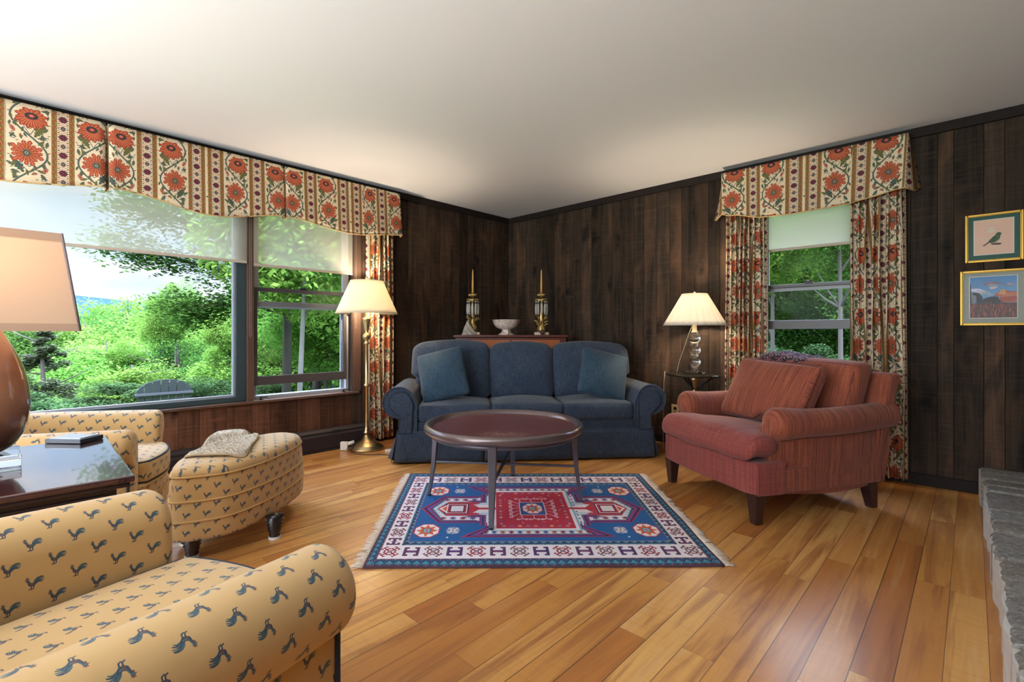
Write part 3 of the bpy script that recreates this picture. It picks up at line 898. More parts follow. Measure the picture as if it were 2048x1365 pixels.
def mat_slub(name, c0, c1, c2, sx, sy, mixv=0.5, rough=0.85, stripe=0.6, grid=0.0, fine=1.0):
    """heathered linen: threads of differing shade along v (and across u for grid)"""
    m, t, b = newmat(name)
    tcn = N(t, 'ShaderNodeTexCoord'); uv = tcn.outputs['UV']
    a = noise_node(t, mapping(t, uv, (sx, sy, 1)), 1.0, 6, 0.75)
    a2 = noise_node(t, mapping(t, uv, (sy * 1.4, sx * 1.1, 1), (3, 7, 0)), 1.0, 5, 0.75)
    f1 = rampn(t, a.outputs[0], [(0.36, (0, 0, 0, 1)), (0.64, (1, 1, 1, 1))])
    f2 = rampn(t, a2.outputs[0], [(0.36, (0, 0, 0, 1)), (0.64, (1, 1, 1, 1))])
    col = mixn(t, f1, lin(c0), lin(c1))
    k = N(t, 'ShaderNodeMixRGB'); k.inputs[0].default_value = grid
    t.links.new(f1, k.inputs[1]); t.links.new(f2, k.inputs[2])
    col2 = mixn(t, k.outputs[0], lin(c0), lin(c1))
    big = noise_node(t, uv, 5.0, 3)
    f3 = rampn(t, big.outputs[0], [(0.42, (0, 0, 0, 1)), (0.62, (1, 1, 1, 1))])
    f3m = mathn(t, 'MULTIPLY', f3, mixv)
    col3 = mixn(t, f3m, col2, lin(c2))
    t.links.new(col3, b.inputs['Base Color'])
    b.inputs['Roughness'].default_value = rough; b.inputs['Sheen Weight'].default_value = 0.15; b.inputs['Sheen Roughness'].default_value = 0.5
    b.inputs['Specular IOR Level'].default_value = 0.25
    hh = mathn(t, 'ADD', a.outputs[0], a2.outputs[0])
    bumpn(t, b, hh, 0.35, 0.0015)
    return m
M['sofa'] = mat_slub('blue_linen', (10, 16, 28), (72, 88, 110), (32, 48, 70), 220, 14, 0.35, grid=0.5)
M['pillow'] = mat_slub('teal_blue_linen', (12, 26, 42), (64, 92, 112), (32, 58, 78), 220, 14, 0.35, grid=0.5)
M['rust'] = mat_slub('rust_linen', (76, 34, 30), (170, 94, 64), (126, 64, 52), 110, 2.6, 0.45, grid=0.12)
M['rose'] = mat_slub('rose_linen', (88, 38, 38), (164, 86, 76), (130, 60, 56), 110, 2.6, 0.45, grid=0.3)

def mat_boards(name, dark, mid, warm, rough=0.6):
    """stained rough-sawn boards; each board is a mesh island of the wall"""
    m, t, b = newmat(name)
    tcn = N(t, 'ShaderNodeTexCoord'); geo = N(t, 'ShaderNodeNewGeometry')
    rnd = geo.outputs['Random Per Island']
    sh = N(t, 'ShaderNodeCombineXYZ'); t.links.new(mathn(t, 'MULTIPLY', rnd, 37.0), sh.inputs[0]); t.links.new(mathn(t, 'MULTIPLY', rnd, 11.0), sh.inputs[2])
    ad = N(t, 'ShaderNodeVectorMath', operation='ADD'); t.links.new(tcn.outputs['Object'], ad.inputs[0]); t.links.new(sh.outputs[0], ad.inputs[1])
    v = ad.outputs[0]
    g1 = noise_node(t, mapping(t, v, (22, 22, 0.9)), 1.0, 7, 0.65, 0.35)
    g2 = noise_node(t, mapping(t, v, (90, 90, 2.5)), 1.0, 4, 0.7)
    saw = noise_node(t, mapping(t, v, (3, 3, 60), rot=(0.12, 0.25, 0)), 1.0, 4, 0.6, 0.6)
    big = noise_node(t, mapping(t, v, (5, 5, 1.6)), 1.0, 4, 0.55, 1.2)
    c = mixn(t, rampn(t, g1.outputs[0], [(0.32, (0, 0, 0, 1)), (0.70, (1, 1, 1, 1))]), dark, mid)
    c = mixn(t, mathn(t, 'MULTIPLY', rampn(t, big.outputs[0], [(0.48, (0, 0, 0, 1)), (0.72, (1, 1, 1, 1))]), 0.6), c, warm)
    # knots
    vo = N(t, 'ShaderNodeTexVoronoi', feature='F1'); vo.inputs['Scale'].default_value = 1.0
    vv = noise_node(t, v, 9.0, 2)
    mixv = N(t, 'ShaderNodeVectorMath', operation='ADD'); sc2 = N(t, 'ShaderNodeVectorMath', operation='SCALE'); sc2.inputs['Scale'].default_value = 0.12
    t.links.new(vv.outputs['Color'], sc2.inputs[0]); t.links.new(v, mixv.inputs[0]); t.links.new(sc2.outputs[0], mixv.inputs[1])
    t.links.new(mapping(t, mixv.outputs[0], (4.6, 4.6, 2.0)), vo.inputs['Vector'])
    kn = rampn(t, vo.outputs['Distance'], [(0.06, (1, 1, 1, 1)), (0.26, (0, 0, 0, 1))])
    c = mixn(t, mathn(t, 'MULTIPLY', kn, 0.92), c, tuple(x * 0.35 for x in dark[:3]) + (1,))
    c = mixn(t, mathn(t, 'MULTIPLY', rampn(t, g2.outputs[0], [(0.45, (0, 0, 0, 1)), (0.75, (1, 1, 1, 1))]), 0.45), c, tuple(x * 0.5 for x in dark[:3]) + (1,))
    c = mixn(t, mathn(t, 'MULTIPLY', rampn(t, saw.outputs[0], [(0.5, (0, 0, 0, 1)), (0.8, (1, 1, 1, 1))]), 0.35), c, tuple(min(1, x * 1.9) for x in mid[:3]) + (1,))
    fac = mathn(t, 'MULTIPLY_ADD', rnd, 0.9, 0.5)
    hs = N(t, 'ShaderNodeHueSaturation'); t.links.new(fac, hs.inputs['Value']); t.links.new(c, hs.inputs['Color'])
    t.links.new(hs.outputs[0], b.inputs['Base Color'])
    b.inputs['Roughness'].default_value = rough; b.inputs['Specular IOR Level'].default_value = 0.18
    bumpn(t, b, mathn(t, 'ADD', mathn(t, 'MULTIPLY', saw.outputs[0], 0.7), g2.outputs[0]), 0.3, 0.002)
    return m
M['wallb'] = mat_boards('dark_stained_boards', lin((23, 19, 17)), lin((68, 55, 44)), lin((96, 70, 50)), 0.75)
M['wallb_lit'] = mat_boards('lit_stained_boards', lin((52, 33, 26)), lin((100, 68, 52)), lin((116, 80, 60)))  # lit copy of the wall boards; window and lamp light put into the colour
M['trim'] = simple('dark_brown_trim', (34, 27, 24), 0.7, spec=0.2, var=0.3, vscale=12, bump=0.1)
M['trimw'] = simple('brown_window_trim', (84, 62, 52), 0.45, var=0.25, vscale=14)
M['sash'] = simple('dark_sash_paint', (62, 58, 60), 0.4, var=0.1)
M['sashg'] = simple('blue_green_frame_paint', (50, 66, 72), 0.4, var=0.12)
M['storm'] = simple('white_storm_frame', (150, 152, 158), 0.4)
M['heater'] = simple('brown_heater_enamel', (44, 37, 41), 0.6, spec=0.25)
M['heaterd'] = simple('heater_slot', (20, 18, 20), 0.7)
M['ceil'] = simple('ceiling_paint', (236, 240, 246), 0.9, bump=0.02, bscale=60, spec=0.1)
M['plaster'] = simple('plain_wall_paint', (210, 200, 186), 0.9)
M['lining'] = simple('curtain_lining', (222, 216, 206), 0.9)
M['brass'] = simple('aged_brass', (206, 182, 136), 0.32, metal=1.0, var=0.2, vscale=20)
M['prism'] = mat_glass('cut_prism', (.96, .94, .88, 1), 0.12)
M['prism'].node_tree.nodes['Principled BSDF'].inputs['Transmission Weight'].default_value = 0.55
M['gilt'] = simple('gilt_bronze', (176, 152, 100), 0.38, metal=0.85, bump=0.6, bscale=180)
M['giltf'] = simple('gilt_frame', (176, 138, 62), 0.35, metal=0.85, var=0.1)
M['wax'] = simple('beeswax', (206, 160, 84), 0.45)
M['white_plastic'] = simple('white_plastic', (226, 224, 218), 0.35)
M['cord'] = simple('brown_cord', (74, 58, 50), 0.5)
M['cordw'] = simple('clear_cord', (190, 176, 150), 0.3)
M['bead'] = simple('bead_chain', (150, 148, 146), 0.4, metal=0.4)
M['piping'] = simple('gold_cord', (196, 160, 104), 0.8, bump=0.3, bscale=400)
M['sofad'] = simple('dark_blue_cord', (30, 40, 58), .85)
M['dkpiping'] = simple('navy_cord', (38, 48, 68), 0.8)
M['rustpiping'] = simple('dark_rust_cord', (96, 44, 38), 0.8)
M['leg_dark'] = simple('espresso_leg', (44, 26, 28), 0.35, coat=0.3)
M['leg_black'] = simple('black_turned_leg', (30, 26, 30), 0.3, coat=0.5)
M['coppery'] = simple('table_metal', (98, 98, 108), 0.35, metal=0.6, var=0.1)
M['rim'] = simple('table_rim', (112, 98, 98), 0.28, metal=0.5, coat=0.5)
M['mahog'] = simple('mahogany', (60, 30, 34), 0.16, var=0.25, vscale=5, coat=1.0)
M['mahogd'] = simple('dark_mahogany', (44, 30, 36), 0.25, coat=0.4, var=0.2)
M['cherry'] = simple('cherry_wood', (172, 98, 52), 0.4, var=0.2, vscale=10)
M['cherryd'] = simple('dark_cherry_wood', (92, 44, 34), 0.35, var=0.2)
M['stone'] = None
M['steel'] = simple('dark_metal', (46, 42, 44), 0.4, metal=0.8)
M['dish'] = simple('pale_china', (226, 214, 206), 0.3, var=0.0)
M['marble'] = simple('base_marble', (196, 184, 168), 0.3, var=0.1)
M['crust'] = simple('silvered_stone', (150, 142, 132), 0.5, metal=0.3, bump=1.0, bscale=160, var=0.4, vscale=120)
M['fringe'] = simple('wool_fringe', (214, 200, 186), 0.95)
M['mat_green'] = simple('green_card', (58, 98, 88), 0.9)
M['mat_grey'] = simple('grey_green_card', (158, 164, 152), 0.9)
M['card_white'] = simple('bevel_white_card', (226, 222, 214), 0.9)
M['adiron'] = simple('grey_painted_wood', (50, 52, 57), 0.7, var=0.15)
M['bark'] = simple('tree_bark', (54, 47, 42), 0.9, bump=0.6, bscale=20, var=0.3, vscale=6)
M['slate'] = simple('slate_tile', (58, 66, 78), 0.3)
M['quilt'] = None

def mat_tabletop():
    m, t, b = newmat('worn_mahogany_veneer')
    tcn = N(t, 'ShaderNodeTexCoord'); o = tcn.outputs['Object']
    g = noise_node(t, mapping(t, o, (3, 60, 3), rot=(0, 0, 0.2)), 1.0, 5, 0.6, 0.3)
    c = mixn(t, g.outputs[0], lin((74, 36, 40)), lin((124, 72, 72)))
    s_ = noise_node(t, o, 9.0, 6, 0.7, 1.0)
    sp = rampn(t, s_.outputs[0], [(0.60, (0, 0, 0, 1)), (0.70, (1, 1, 1, 1))])
    # worn patch near the viewer's edge
    sepn = N(t, 'ShaderNodeSeparateXYZ'); t.links.new(mapping(t, o, (5, 9, 1), (0.1, 2.5, 0)), sepn.inputs[0])
    ln_ = N(t, 'ShaderNodeVectorMath', operation='LENGTH'); t.links.new(mapping(t, o, (6, 9, 0), (0.0, 2.4, 0)), ln_.inputs[0])
    near = rampn(t, ln_.outputs['Value'], [(0.3, (1, 1, 1, 1)), (1.3, (0, 0, 0, 1))])
    s2 = noise_node(t, o, 26.0, 6, 0.7, 1.5)
    sp2 = rampn(t, s2.outputs[0], [(0.50, (0, 0, 0, 1)), (0.60, (1, 1, 1, 1))])
    c = mixn(t, mathn(t, 'MULTIPLY', mathn(t, 'MULTIPLY', near, sp2), 0.9), c, lin((196, 160, 132)))
    c = mixn(t, mathn(t, 'MULTIPLY', sp, 0.25), c, lin((140, 92, 84)))
    t.links.new(c, b.inputs['Base Color']); b.inputs['Roughness'].default_value = 0.32; b.inputs['Coat Weight'].default_value = 0.3; b.inputs['Coat Roughness'].default_value = 0.25
    return m
M['ttop'] = mat_tabletop()

def mat_floor():
    m, t, b = newmat('yellow_birch_floor')
    tcn = N(t, 'ShaderNodeTexCoord')
    sp = N(t, 'ShaderNodeSeparateXYZ'); t.links.new(tcn.outputs['Object'], sp.inputs[0])
    WB = 0.105
    xr = mathn(t, 'MULTIPLY', sp.outputs['X'], 1 / WB); xi = mathn(t, 'FLOOR', xr); xf = mathn(t, 'SUBTRACT', xr, xi)
    wn = N(t, 'ShaderNodeTexWhiteNoise', noise_dimensions='1D'); t.links.new(xi, wn.inputs['W'])
    yo = mathn(t, 'MULTIPLY_ADD', wn.outputs['Value'], 7.3, sp.outputs['Y'])
    yr = mathn(t, 'DIVIDE', yo, mathn(t, 'MULTIPLY_ADD', wn.outputs['Value'], 0.5, 0.85)); yi = mathn(t, 'FLOOR', yr); yf = mathn(t, 'SUBTRACT', yr, yi)
    cb = N(t, 'ShaderNodeCombineXYZ'); t.links.new(xi, cb.inputs[0]); t.links.new(yi, cb.inputs[1])
    w2 = N(t, 'ShaderNodeTexWhiteNoise', noise_dimensions='3D'); t.links.new(cb.outputs[0], w2.inputs['Vector'])
    rnd = w2.outputs['Value']
    # per-board shift of the grain
    sc3 = N(t, 'ShaderNodeVectorMath', operation='SCALE'); sc3.inputs['Scale'].default_value = 30.0; t.links.new(w2.outputs['Color'], sc3.inputs[0])
    ad = N(t, 'ShaderNodeVectorMath', operation='ADD'); t.links.new(tcn.outputs['Object'], ad.inputs[0]); t.links.new(sc3.outputs[0], ad.inputs[1])
    v = ad.outputs[0]
    g = noise_node(t, mapping(t, v, (12, 0.8, 1)), 1.0, 5, 0.55, 1.3)
    g2 = noise_node(t, mapping(t, v, (60, 2.5, 1)), 1.0, 4, 0.6, 0.4)
    fl = noise_node(t, mapping(t, v, (3, 26, 1)), 1.0, 3, 0.6, 1.0)
    c = rampn(t, rnd, [(0.0, lin((176, 112, 54))), (0.3, lin((196, 138, 70))), (0.62, lin((208, 153, 82))), (0.85, lin((218, 168, 98))), (1.0, lin((190, 124, 60)))])
    dk = rampn(t, g.outputs[0], [(0.49, (0, 0, 0, 1)), (0.62, (1, 1, 1, 1))])
    c = mixn(t, mathn(t, 'MULTIPLY', dk, 0.72), c, lin((150, 92, 52)))
    st = rampn(t, g.outputs[0], [(0.655, (0, 0, 0, 1)), (0.675, (1, 1, 1, 1)), (0.70, (0, 0, 0, 1))])
    c = mixn(t, mathn(t, 'MULTIPLY', st, 0.45), c, lin((104, 62, 36)))
    lt = rampn(t, g.outputs[0], [(0.30, (1, 1, 1, 1)), (0.42, (0, 0, 0, 1))])
    c = mixn(t, mathn(t, 'MULTIPLY', lt, 0.4), c, lin((222, 184, 130)))
    c = mixn(t, mathn(t, 'MULTIPLY', rampn(t, g2.outputs[0], [(0.4, (0, 0, 0, 1)), (0.8, (1, 1, 1, 1))]), 0.35), c, lin((160, 104, 60)))
    c = mixn(t, mathn(t, 'MULTIPLY', rampn(t, fl.outputs[0], [(0.5, (0, 0, 0, 1)), (0.8, (1, 1, 1, 1))]), 0.3), c, lin((166, 106, 62)))
    # seams
    ex = mathn(t, 'MINIMUM', xf, mathn(t, 'SUBTRACT', 1.0, xf))
    seam = mathn(t, 'LESS_THAN', ex, mathn(t, 'MULTIPLY_ADD', wn.outputs['Value'], 0.016, 0.006))
    ey = mathn(t, 'LESS_THAN', yf, 0.0018)
    se = mathn(t, 'MAXIMUM', seam, mathn(t, 'MULTIPLY', ey, 0.6))
    c = mixn(t, mathn(t, 'MULTIPLY', se, 0.8), c, lin((58, 34, 24)))
    t.links.new(c, b.inputs['Base Color'])
    b.inputs['Roughness'].default_value = 0.36; b.inputs['Coat Weight'].default_value = 0.35; b.inputs['Coat Roughness'].default_value = 0.22
    bumpn(t, b, mathn(t, 'MULTIPLY_ADD', se, -1.0, mathn(t, 'MULTIPLY', g.outputs[0], 0.15)), 0.25, 0.002)
    return m
M['floor'] = mat_floor()

def mat_shade(name, col, tr, emis=0.0, rough=0.9, stripes=0):
    """lamp-shade cloth: part of the bulb's light comes through"""
    m, t, b = newmat(name)
    b.inputs['Base Color'].default_value = lin(col); b.inputs['Roughness'].default_value = rough; b.inputs['Specular IOR Level'].default_value = 0.1
    tl = N(t, 'ShaderNodeBsdfTranslucent'); tl.inputs[0].default_value = lin(col)
    ms = N(t, 'ShaderNodeMixShader'); ms.inputs[0].default_value = tr
    t.links.new(b.outputs[0], ms.inputs[1]); t.links.new(tl.outputs[0], ms.inputs[2]); t.links.new(ms.outputs[0], t.nodes['Material Output'].inputs[0])
    return m
M['shade_w'] = mat_shade('ivory_shade_cloth', (240, 232, 214), 0.45)
M['shade_p'] = mat_shade('pleated_shade_cloth', (240, 236, 226), 0.45)
M['shade_b'] = mat_shade('beige_shade_cloth', (222, 204, 184), 0.5)
def mat_screen():
    """open-weave roller shade: half of what is behind shows through"""
    m, t, b = newmat('open_weave_screen')
    b.inputs['Base Color'].default_value = lin((232, 226, 206)); b.inputs['Roughness'].default_value = 0.9
    tl = N(t, 'ShaderNodeBsdfTranslucent'); tl.inputs[0].default_value = lin((250, 236, 214))
    tp = N(t, 'ShaderNodeBsdfTransparent')
    a = N(t, 'ShaderNodeMixShader'); a.inputs[0].default_value = 0.5
    t.links.new(b.outputs[0], a.inputs[1]); t.links.new(tl.outputs[0], a.inputs[2])
    c = N(t, 'ShaderNodeMixShader'); c.inputs[0].default_value = 0.48
    t.links.new(a.outputs[0], c.inputs[1]); t.links.new(tp.outputs[0], c.inputs[2]); t.links.new(c.outputs[0], t.nodes['Material Output'].inputs[0])
    return m
M['screen'] = mat_screen()
def mat_pane(name='window_glass', ior=1.2):
    m, t, b = newmat(name)
    g = N(t, 'ShaderNodeBsdfGlossy'); g.inputs['Roughness'].default_value = 0.02
    tp = N(t, 'ShaderNodeBsdfTransparent'); tp.inputs[0].default_value = (0.97, 0.97, 0.97, 1)
    lw = N(t, 'ShaderNodeFresnel'); lw.inputs['IOR'].default_value = ior
    ms = N(t, 'ShaderNodeMixShader'); t.links.new(lw.outputs[0], ms.inputs[0])
    t.links.new(tp.outputs[0], ms.inputs[1]); t.links.new(g.outputs[0], ms.inputs[2]); t.links.new(ms.outputs[0], t.nodes['Material Output'].inputs[0])
    return m
M['pane'] = mat_pane()
M['picglass'] = mat_pane('picture_glazing', 1.1)
M['crystal'] = mat_glass('crystal', (1, 1, 1, 1))
def mat_bulb(name, col, st):
    m, t, b = newmat(name)
    b.inputs['Emission Color'].default_value = col; b.inputs['Emission Strength'].default_value = st
    return m
M['bulb'] = mat_bulb('lit_bulb', (1.0, 0.72, 0.42, 1), 8.0)
def mat_ceramic():
    m, t, b = newmat('brown_glaze')
    tcn = N(t, 'ShaderNodeTexCoord'); sp = N(t, 'ShaderNodeSeparateXYZ'); t.links.new(tcn.outputs['Object'], sp.inputs[0])
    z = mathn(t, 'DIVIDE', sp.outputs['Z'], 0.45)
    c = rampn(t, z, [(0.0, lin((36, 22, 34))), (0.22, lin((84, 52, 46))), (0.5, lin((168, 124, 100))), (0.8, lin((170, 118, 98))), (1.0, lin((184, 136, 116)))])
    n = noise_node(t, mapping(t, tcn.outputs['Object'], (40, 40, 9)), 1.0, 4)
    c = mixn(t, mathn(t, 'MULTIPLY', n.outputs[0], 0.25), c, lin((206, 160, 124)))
    t.links.new(c, b.inputs['Base Color']); b.inputs['Roughness'].default_value = 0.14; b.inputs['Coat Weight'].default_value = 1.0; b.inputs['Coat Roughness'].default_value = 0.04
    return m
M['ceramic'] = mat_ceramic()
def mat_china():
    m, t, b = newmat('figured_china')
    tcn = N(t, 'ShaderNodeTexCoord')
    vo = N(t, 'ShaderNodeTexVoronoi', feature='DISTANCE_TO_EDGE'); vo.inputs['Scale'].default_value = 38.0; t.links.new(tcn.outputs['Object'], vo.inputs['Vector'])
    n = noise_node(t, tcn.outputs['Object'], 60.0, 4, 0.6, 2.0)
    f = mathn(t, 'MULTIPLY', rampn(t, vo.outputs[0], [(0.0, (1, 1, 1, 1)), (0.14, (0, 0, 0, 1))]), rampn(t, n.outputs[0], [(0.42, (0, 0, 0, 1)), (0.56, (1, 1, 1, 1))]))
    c = mixn(t, mathn(t, 'MULTIPLY', f, 0.8), lin((222, 208, 198)), lin((128, 78, 70)))
    t.links.new(c, b.inputs['Base Color']); b.inputs['Roughness'].default_value = 0.2
    return m
M['china'] = mat_china()
def mat_stone():
    m, t, b = newmat('fieldstone')
    tcn = N(t, 'ShaderNodeTexCoord'); geo = N(t, 'ShaderNodeNewGeometry')
    n = noise_node(t, tcn.outputs['Object'], 60.0, 8, 0.8)
    n2 = noise_node(t, mapping(t, tcn.outputs['Object'], (26, 60, 20)), 1.0, 7, 0.75, 1.0)
    c = mixn(t, rampn(t, n2.outputs[0], [(0.35, (0, 0, 0, 1)), (0.7, (1, 1, 1, 1))]), lin((90, 90, 92)), lin((172, 170, 164)))
    c = mixn(t, mathn(t, 'MULTIPLY', geo.outputs['Random Per Island'], 0.5), c, lin((120, 106, 88)))
    c = mixn(t, mathn(t, 'MULTIPLY', rampn(t, n.outputs[0], [(0.5, (0, 0, 0, 1)), (0.62, (1, 1, 1, 1))]), 0.5), c, lin((196, 196, 198)))
    t.links.new(c, b.inputs['Base Color']); b.inputs['Roughness'].default_value = 0.85
    bumpn(t, b, n.outputs[0], 0.9, 0.006)
    return m
M['stone'] = mat_stone()
M['mortar'] = simple('pale_mortar', (196, 194, 190), 0.95, bump=0.8, bscale=90, var=0.2, vscale=20)
def mat_leaf(name, a, c_, tr=0.45, hue=0.03):
    m, t, b = newmat(name)
    oi = N(t, 'ShaderNodeObjectInfo'); geo = N(t, 'ShaderNodeNewGeometry')
    n = noise_node(t, geo.outputs['Position'], 0.6, 3)
    f = mathn(t, 'MULTIPLY_ADD', geo.outputs['Random Per Island'], 0.6, mathn(t, 'MULTIPLY', n.outputs[0], 0.5))
    c = mixn(t, f, lin(a), lin(c_))
    hs = N(t, 'ShaderNodeHueSaturation'); t.links.new(c, hs.inputs['Color']); t.links.new(mathn(t, 'MULTIPLY_ADD', oi.outputs['Random'], hue, 0.5 - hue / 2), hs.inputs['Hue'])
    t.links.new(mathn(t, 'MULTIPLY_ADD', oi.outputs['Random'], 0.4, 0.8), hs.inputs['Value'])
    d = N(t, 'ShaderNodeBsdfDiffuse'); t.links.new(hs.outputs[0], d.inputs[0])
    tl = N(t, 'ShaderNodeBsdfTranslucent'); t.links.new(hs.outputs[0], tl.inputs[0])
    ms = N(t, 'ShaderNodeMixShader'); ms.inputs[0].default_value = tr
    t.links.new(d.outputs[0], ms.inputs[1]); t.links.new(tl.outputs[0], ms.inputs[2]); t.links.new(ms.outputs[0], t.nodes['Material Output'].inputs[0])
    return m
M['leaf'] = mat_leaf('maple_leaves', (72, 112, 44), (126, 160, 74))
M['leafd'] = mat_leaf('deep_green_leaves', (40, 74, 38), (86, 120, 52))
M['needle'] = mat_leaf('conifer_needles', (48, 62, 46), (92, 98, 72), 0.3)
M['shrub'] = mat_leaf('shrub_leaves', (34, 60, 36), (76, 98, 58), 0.3)
M['birch'] = simple('birch_bark', (92, 88, 82), 0.8, var=0.5, vscale=14)
M['grass'] = simple('lawn_grass', (60, 84, 42), 0.95, var=0.35, vscale=3)
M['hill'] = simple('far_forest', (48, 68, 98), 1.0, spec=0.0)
def mat_quilt():
    m, t, b = newmat('crinkled_cloth')
    tcn = N(t, 'ShaderNodeTexCoord')
    n = noise_node(t, mapping(t, tcn.outputs['UV'], (24, 130, 1)), 1.0, 4, 0.6, 0.8)
    c = mixn(t, rampn(t, n.outputs[0], [(0.35, (0, 0, 0, 1)), (0.6, (1, 1, 1, 1))]), lin((136, 122, 100)), lin((212, 200, 178)))
    t.links.new(c, b.inputs['Base Color']); b.inputs['Roughness'].default_value = 0.9
    bumpn(t, b, n.outputs[0], 1.0, 0.006)
    return m
M['quilt'] = mat_quilt()
# ================================================================ room shell
H = 2.44
XE, YB = 5.30, -8.50            # far ends of the room (right of and behind the camera)
def struct(name, mb, mat, **k):
    o = mb.build(name, mat, **k); o['kind'] = 'structure'; return o

struct('floor', MB().box(-0.02, XE, YB, 0.02, -0.12, 0.0), M['floor'], smooth=False)
struct('ceiling', MB().box(-0.7, XE + 0.5, YB - 0.9, 0.7, H, H + 0.2), M['ceil'], smooth=False)

def board_wall(name, seams, holes, axis, face, mats, lit_mi=None):
    """face boards with bevelled edges over a solid core. axis 'y': wall in the plane x=0; axis 'x': wall in the plane y=0."""
    mb = MB()
    def put(a0, a1, z0, z1, d0, d1, mi):
        if axis == 'y': mb.box(d0, d1, a0, a1, z0, z1, mi)
        else: mb.box(a0, a1, -d1, -d0, z0, z1, mi)
    def cut(a0, a1, d0, d1, mi, gap=0.0):
        hs = [h for h in holes if h[0] < a1 - 1e-6 and h[1] > a0 + 1e-6]
        if not hs:
            put(a0 + gap, a1 - gap, 0, H, d0, d1, mi); return
        cuts = sorted(set([a0, a1] + [c for h in hs for c in h[:2] if a0 < c < a1]))
        for b0, b1 in zip(cuts, cuts[1:]):
            m_ = (b0 + b1) / 2
            hh = [h for h in hs if h[0] < m_ < h[1]]
            g0 = gap if b0 == a0 else 0; g1 = gap if b1 == a1 else 0
            if hh:
                put(b0 + g0, b1 - g1, 0, hh[0][2], d0, d1, lit_mi if (lit_mi is not None and mi == 0) else mi)
                put(b0 + g0, b1 - g1, hh[0][3], H, d0, d1, mi)
            else: put(b0 + g0, b1 - g1, 0, H, d0, d1, mi)
    for s0, s1 in zip(seams, seams[1:]):
        cut(s0, s1, -0.020, 0.0, 0, 0.0012)
    lo, hi = seams[0], seams[-1]
    cuts = sorted(set([lo, hi] + [c for h in holes for c in h[:2]]))
    for a0, a1 in zip(cuts, cuts[1:]): cut(a0, a1, -0.14, -0.0205, 1)
    o = mb.build(name, mats, smooth=False, bevel=0.0011, bseg=1)
    o['kind'] = 'structure'
    return o
sl = [0.02, -0.153, -0.329, -0.50, -0.668, -0.802, -1.062, -1.24, -1.471, -1.62, -1.80, -1.98, -2.095, -2.227, -2.394, -2.59, -2.813, -2.949, -3.131, -3.311, -3.442, -3.62, -3.80, -3.95, -4.13, -4.30, -4.50, -4.68, -4.85]
while sl[-1] > YB: sl.append(sl[-1] - random.choice([.13, .18, .22, .15]))
sl = sorted(sl)
board_wall('wall_left', sl, [(-4.85, -2.095, 0.49, 2.27)], 'y', 1, [M['wallb'], M['trim'], M['wallb_lit']], lit_mi=2)
sr = [-0.14, 0.13, .287, .45, .58, .72, .869, .98, 1.091, 1.22, 1.339, 1.478, 1.594, 1.72, 1.832, 1.963, 2.095, 2.21, 2.333, 2.46, 2.56, 2.72, 2.88, 3.04, 3.21, 3.38, 3.56, 3.72, 3.85, 3.991, 4.073, 4.215, 4.31, 4.47, 4.63, 4.82, 5.0, 5.16, XE + .12]
board_wall('wall_right', sr, [(2.88, 3.56, 0.72, 2.27)], 'x', -1, [M['wallb'], M['trim'], M['wallb']])
struct('wall_east', MB().box(XE, XE + 0.14, YB, 0, 0, H), M['wallb'], smooth=False)
mb = MB()
mb.box(-0.14, 0.3, YB - .14, YB, 0, H); mb.box(4.9, XE + .14, YB - .14, YB, 0, H); mb.box(0.3, 4.9, YB - .14, YB, 2.15, H)
mb.box(2.5, 2.7, YB - .14, YB, 0, 2.15)
struct('wall_back', mb, M['plaster'], smooth=False)
# trims
struct('trim_1', MB().box(0.0, 0.022, YB, -0.0, 2.375, H), M['trim'], smooth=False, bevel=0.003)
struct('trim_2', MB().box(0.022, XE, -0.022, 0.0, 2.375, H), M['trim'], smooth=False, bevel=0.003)
struct('baseboard_right', MB().box(0.0, XE, -0.02, 0.0, 0.0, 0.075), M['trim'], smooth=False, bevel=0.004)
struct('baseboard_left', MB().box(0.0, 0.02, -1.96, -0.02, 0.0, 0.075), M['trim'], smooth=False, bevel=0.004)
# window sill, head, posts of the wide opening
struct('trim_3', MB().box(-0.16, 0.028, -4.87, -2.03, 0.472, 0.494), M['trimw'], smooth=False, bevel=0.005)
struct('trim_4', MB().box(-0.14, 0.006, -2.985, -2.935, 0.494, 2.27), M['trimw'], smooth=False, bevel=0.003)
struct('trim_5', MB().box(-0.02, 0.010, -2.085, -2.005, 0.494, 2.27), M['trimw'], smooth=False, bevel=0.003)
struct('trim_6', MB().box(2.80, 3.64, -0.028, 0.14, 0.70, 0.722), M['trim'], smooth=False, bevel=0.004)

# ---------------------------------------------------------------- windows
def frame_mb(mb, axis, a0, a1, z0, z1, d0, d1, w, wb=None, wt=None):
    wb = w if wb is None else wb; wt = w if wt is None else wt
    def put(A0, A1, Z0, Z1):
        if axis == 'y': mb.box(d0, d1, A0, A1, Z0, Z1)
        else: mb.box(A0, A1, -d1, -d0, Z0, Z1)
    put(a0, a0 + w, z0, z1); put(a1 - w, a1, z0, z1); put(a0 + w, a1 - w, z0, z0 + wb); put(a0 + w, a1 - w, z1 - wt, z1)
    return mb
def wroot(n):
    o = empty('window_%d' % n); o['kind'] = 'structure'; return o
w1 = wroot(1)
frame_mb(MB(), 'y', -4.85, -2.985, 0.494, 2.27, -0.11, -0.02, 0.075, 0.042).build('window_frame', M['sashg'], w1, smooth=False, bevel=0.004)
frame_mb(MB(), 'y', -4.775, -3.06, 0.536, 2.20, -0.085, -0.045, 0.012).build('glazing_bead', M['storm'], w1, smooth=False)
MB().box(-0.066, -0.062, -4.765, -3.07, 0.544, 2.19).build('pane', M['pane'], w1, smooth=False)
w2 = wroot(2)
frame_mb(MB(), 'y', -2.935, -2.095, 0.494, 2.27, -0.139, -0.055, 0.028).build('window_frame', M['storm'], w2, smooth=False, bevel=0.003)
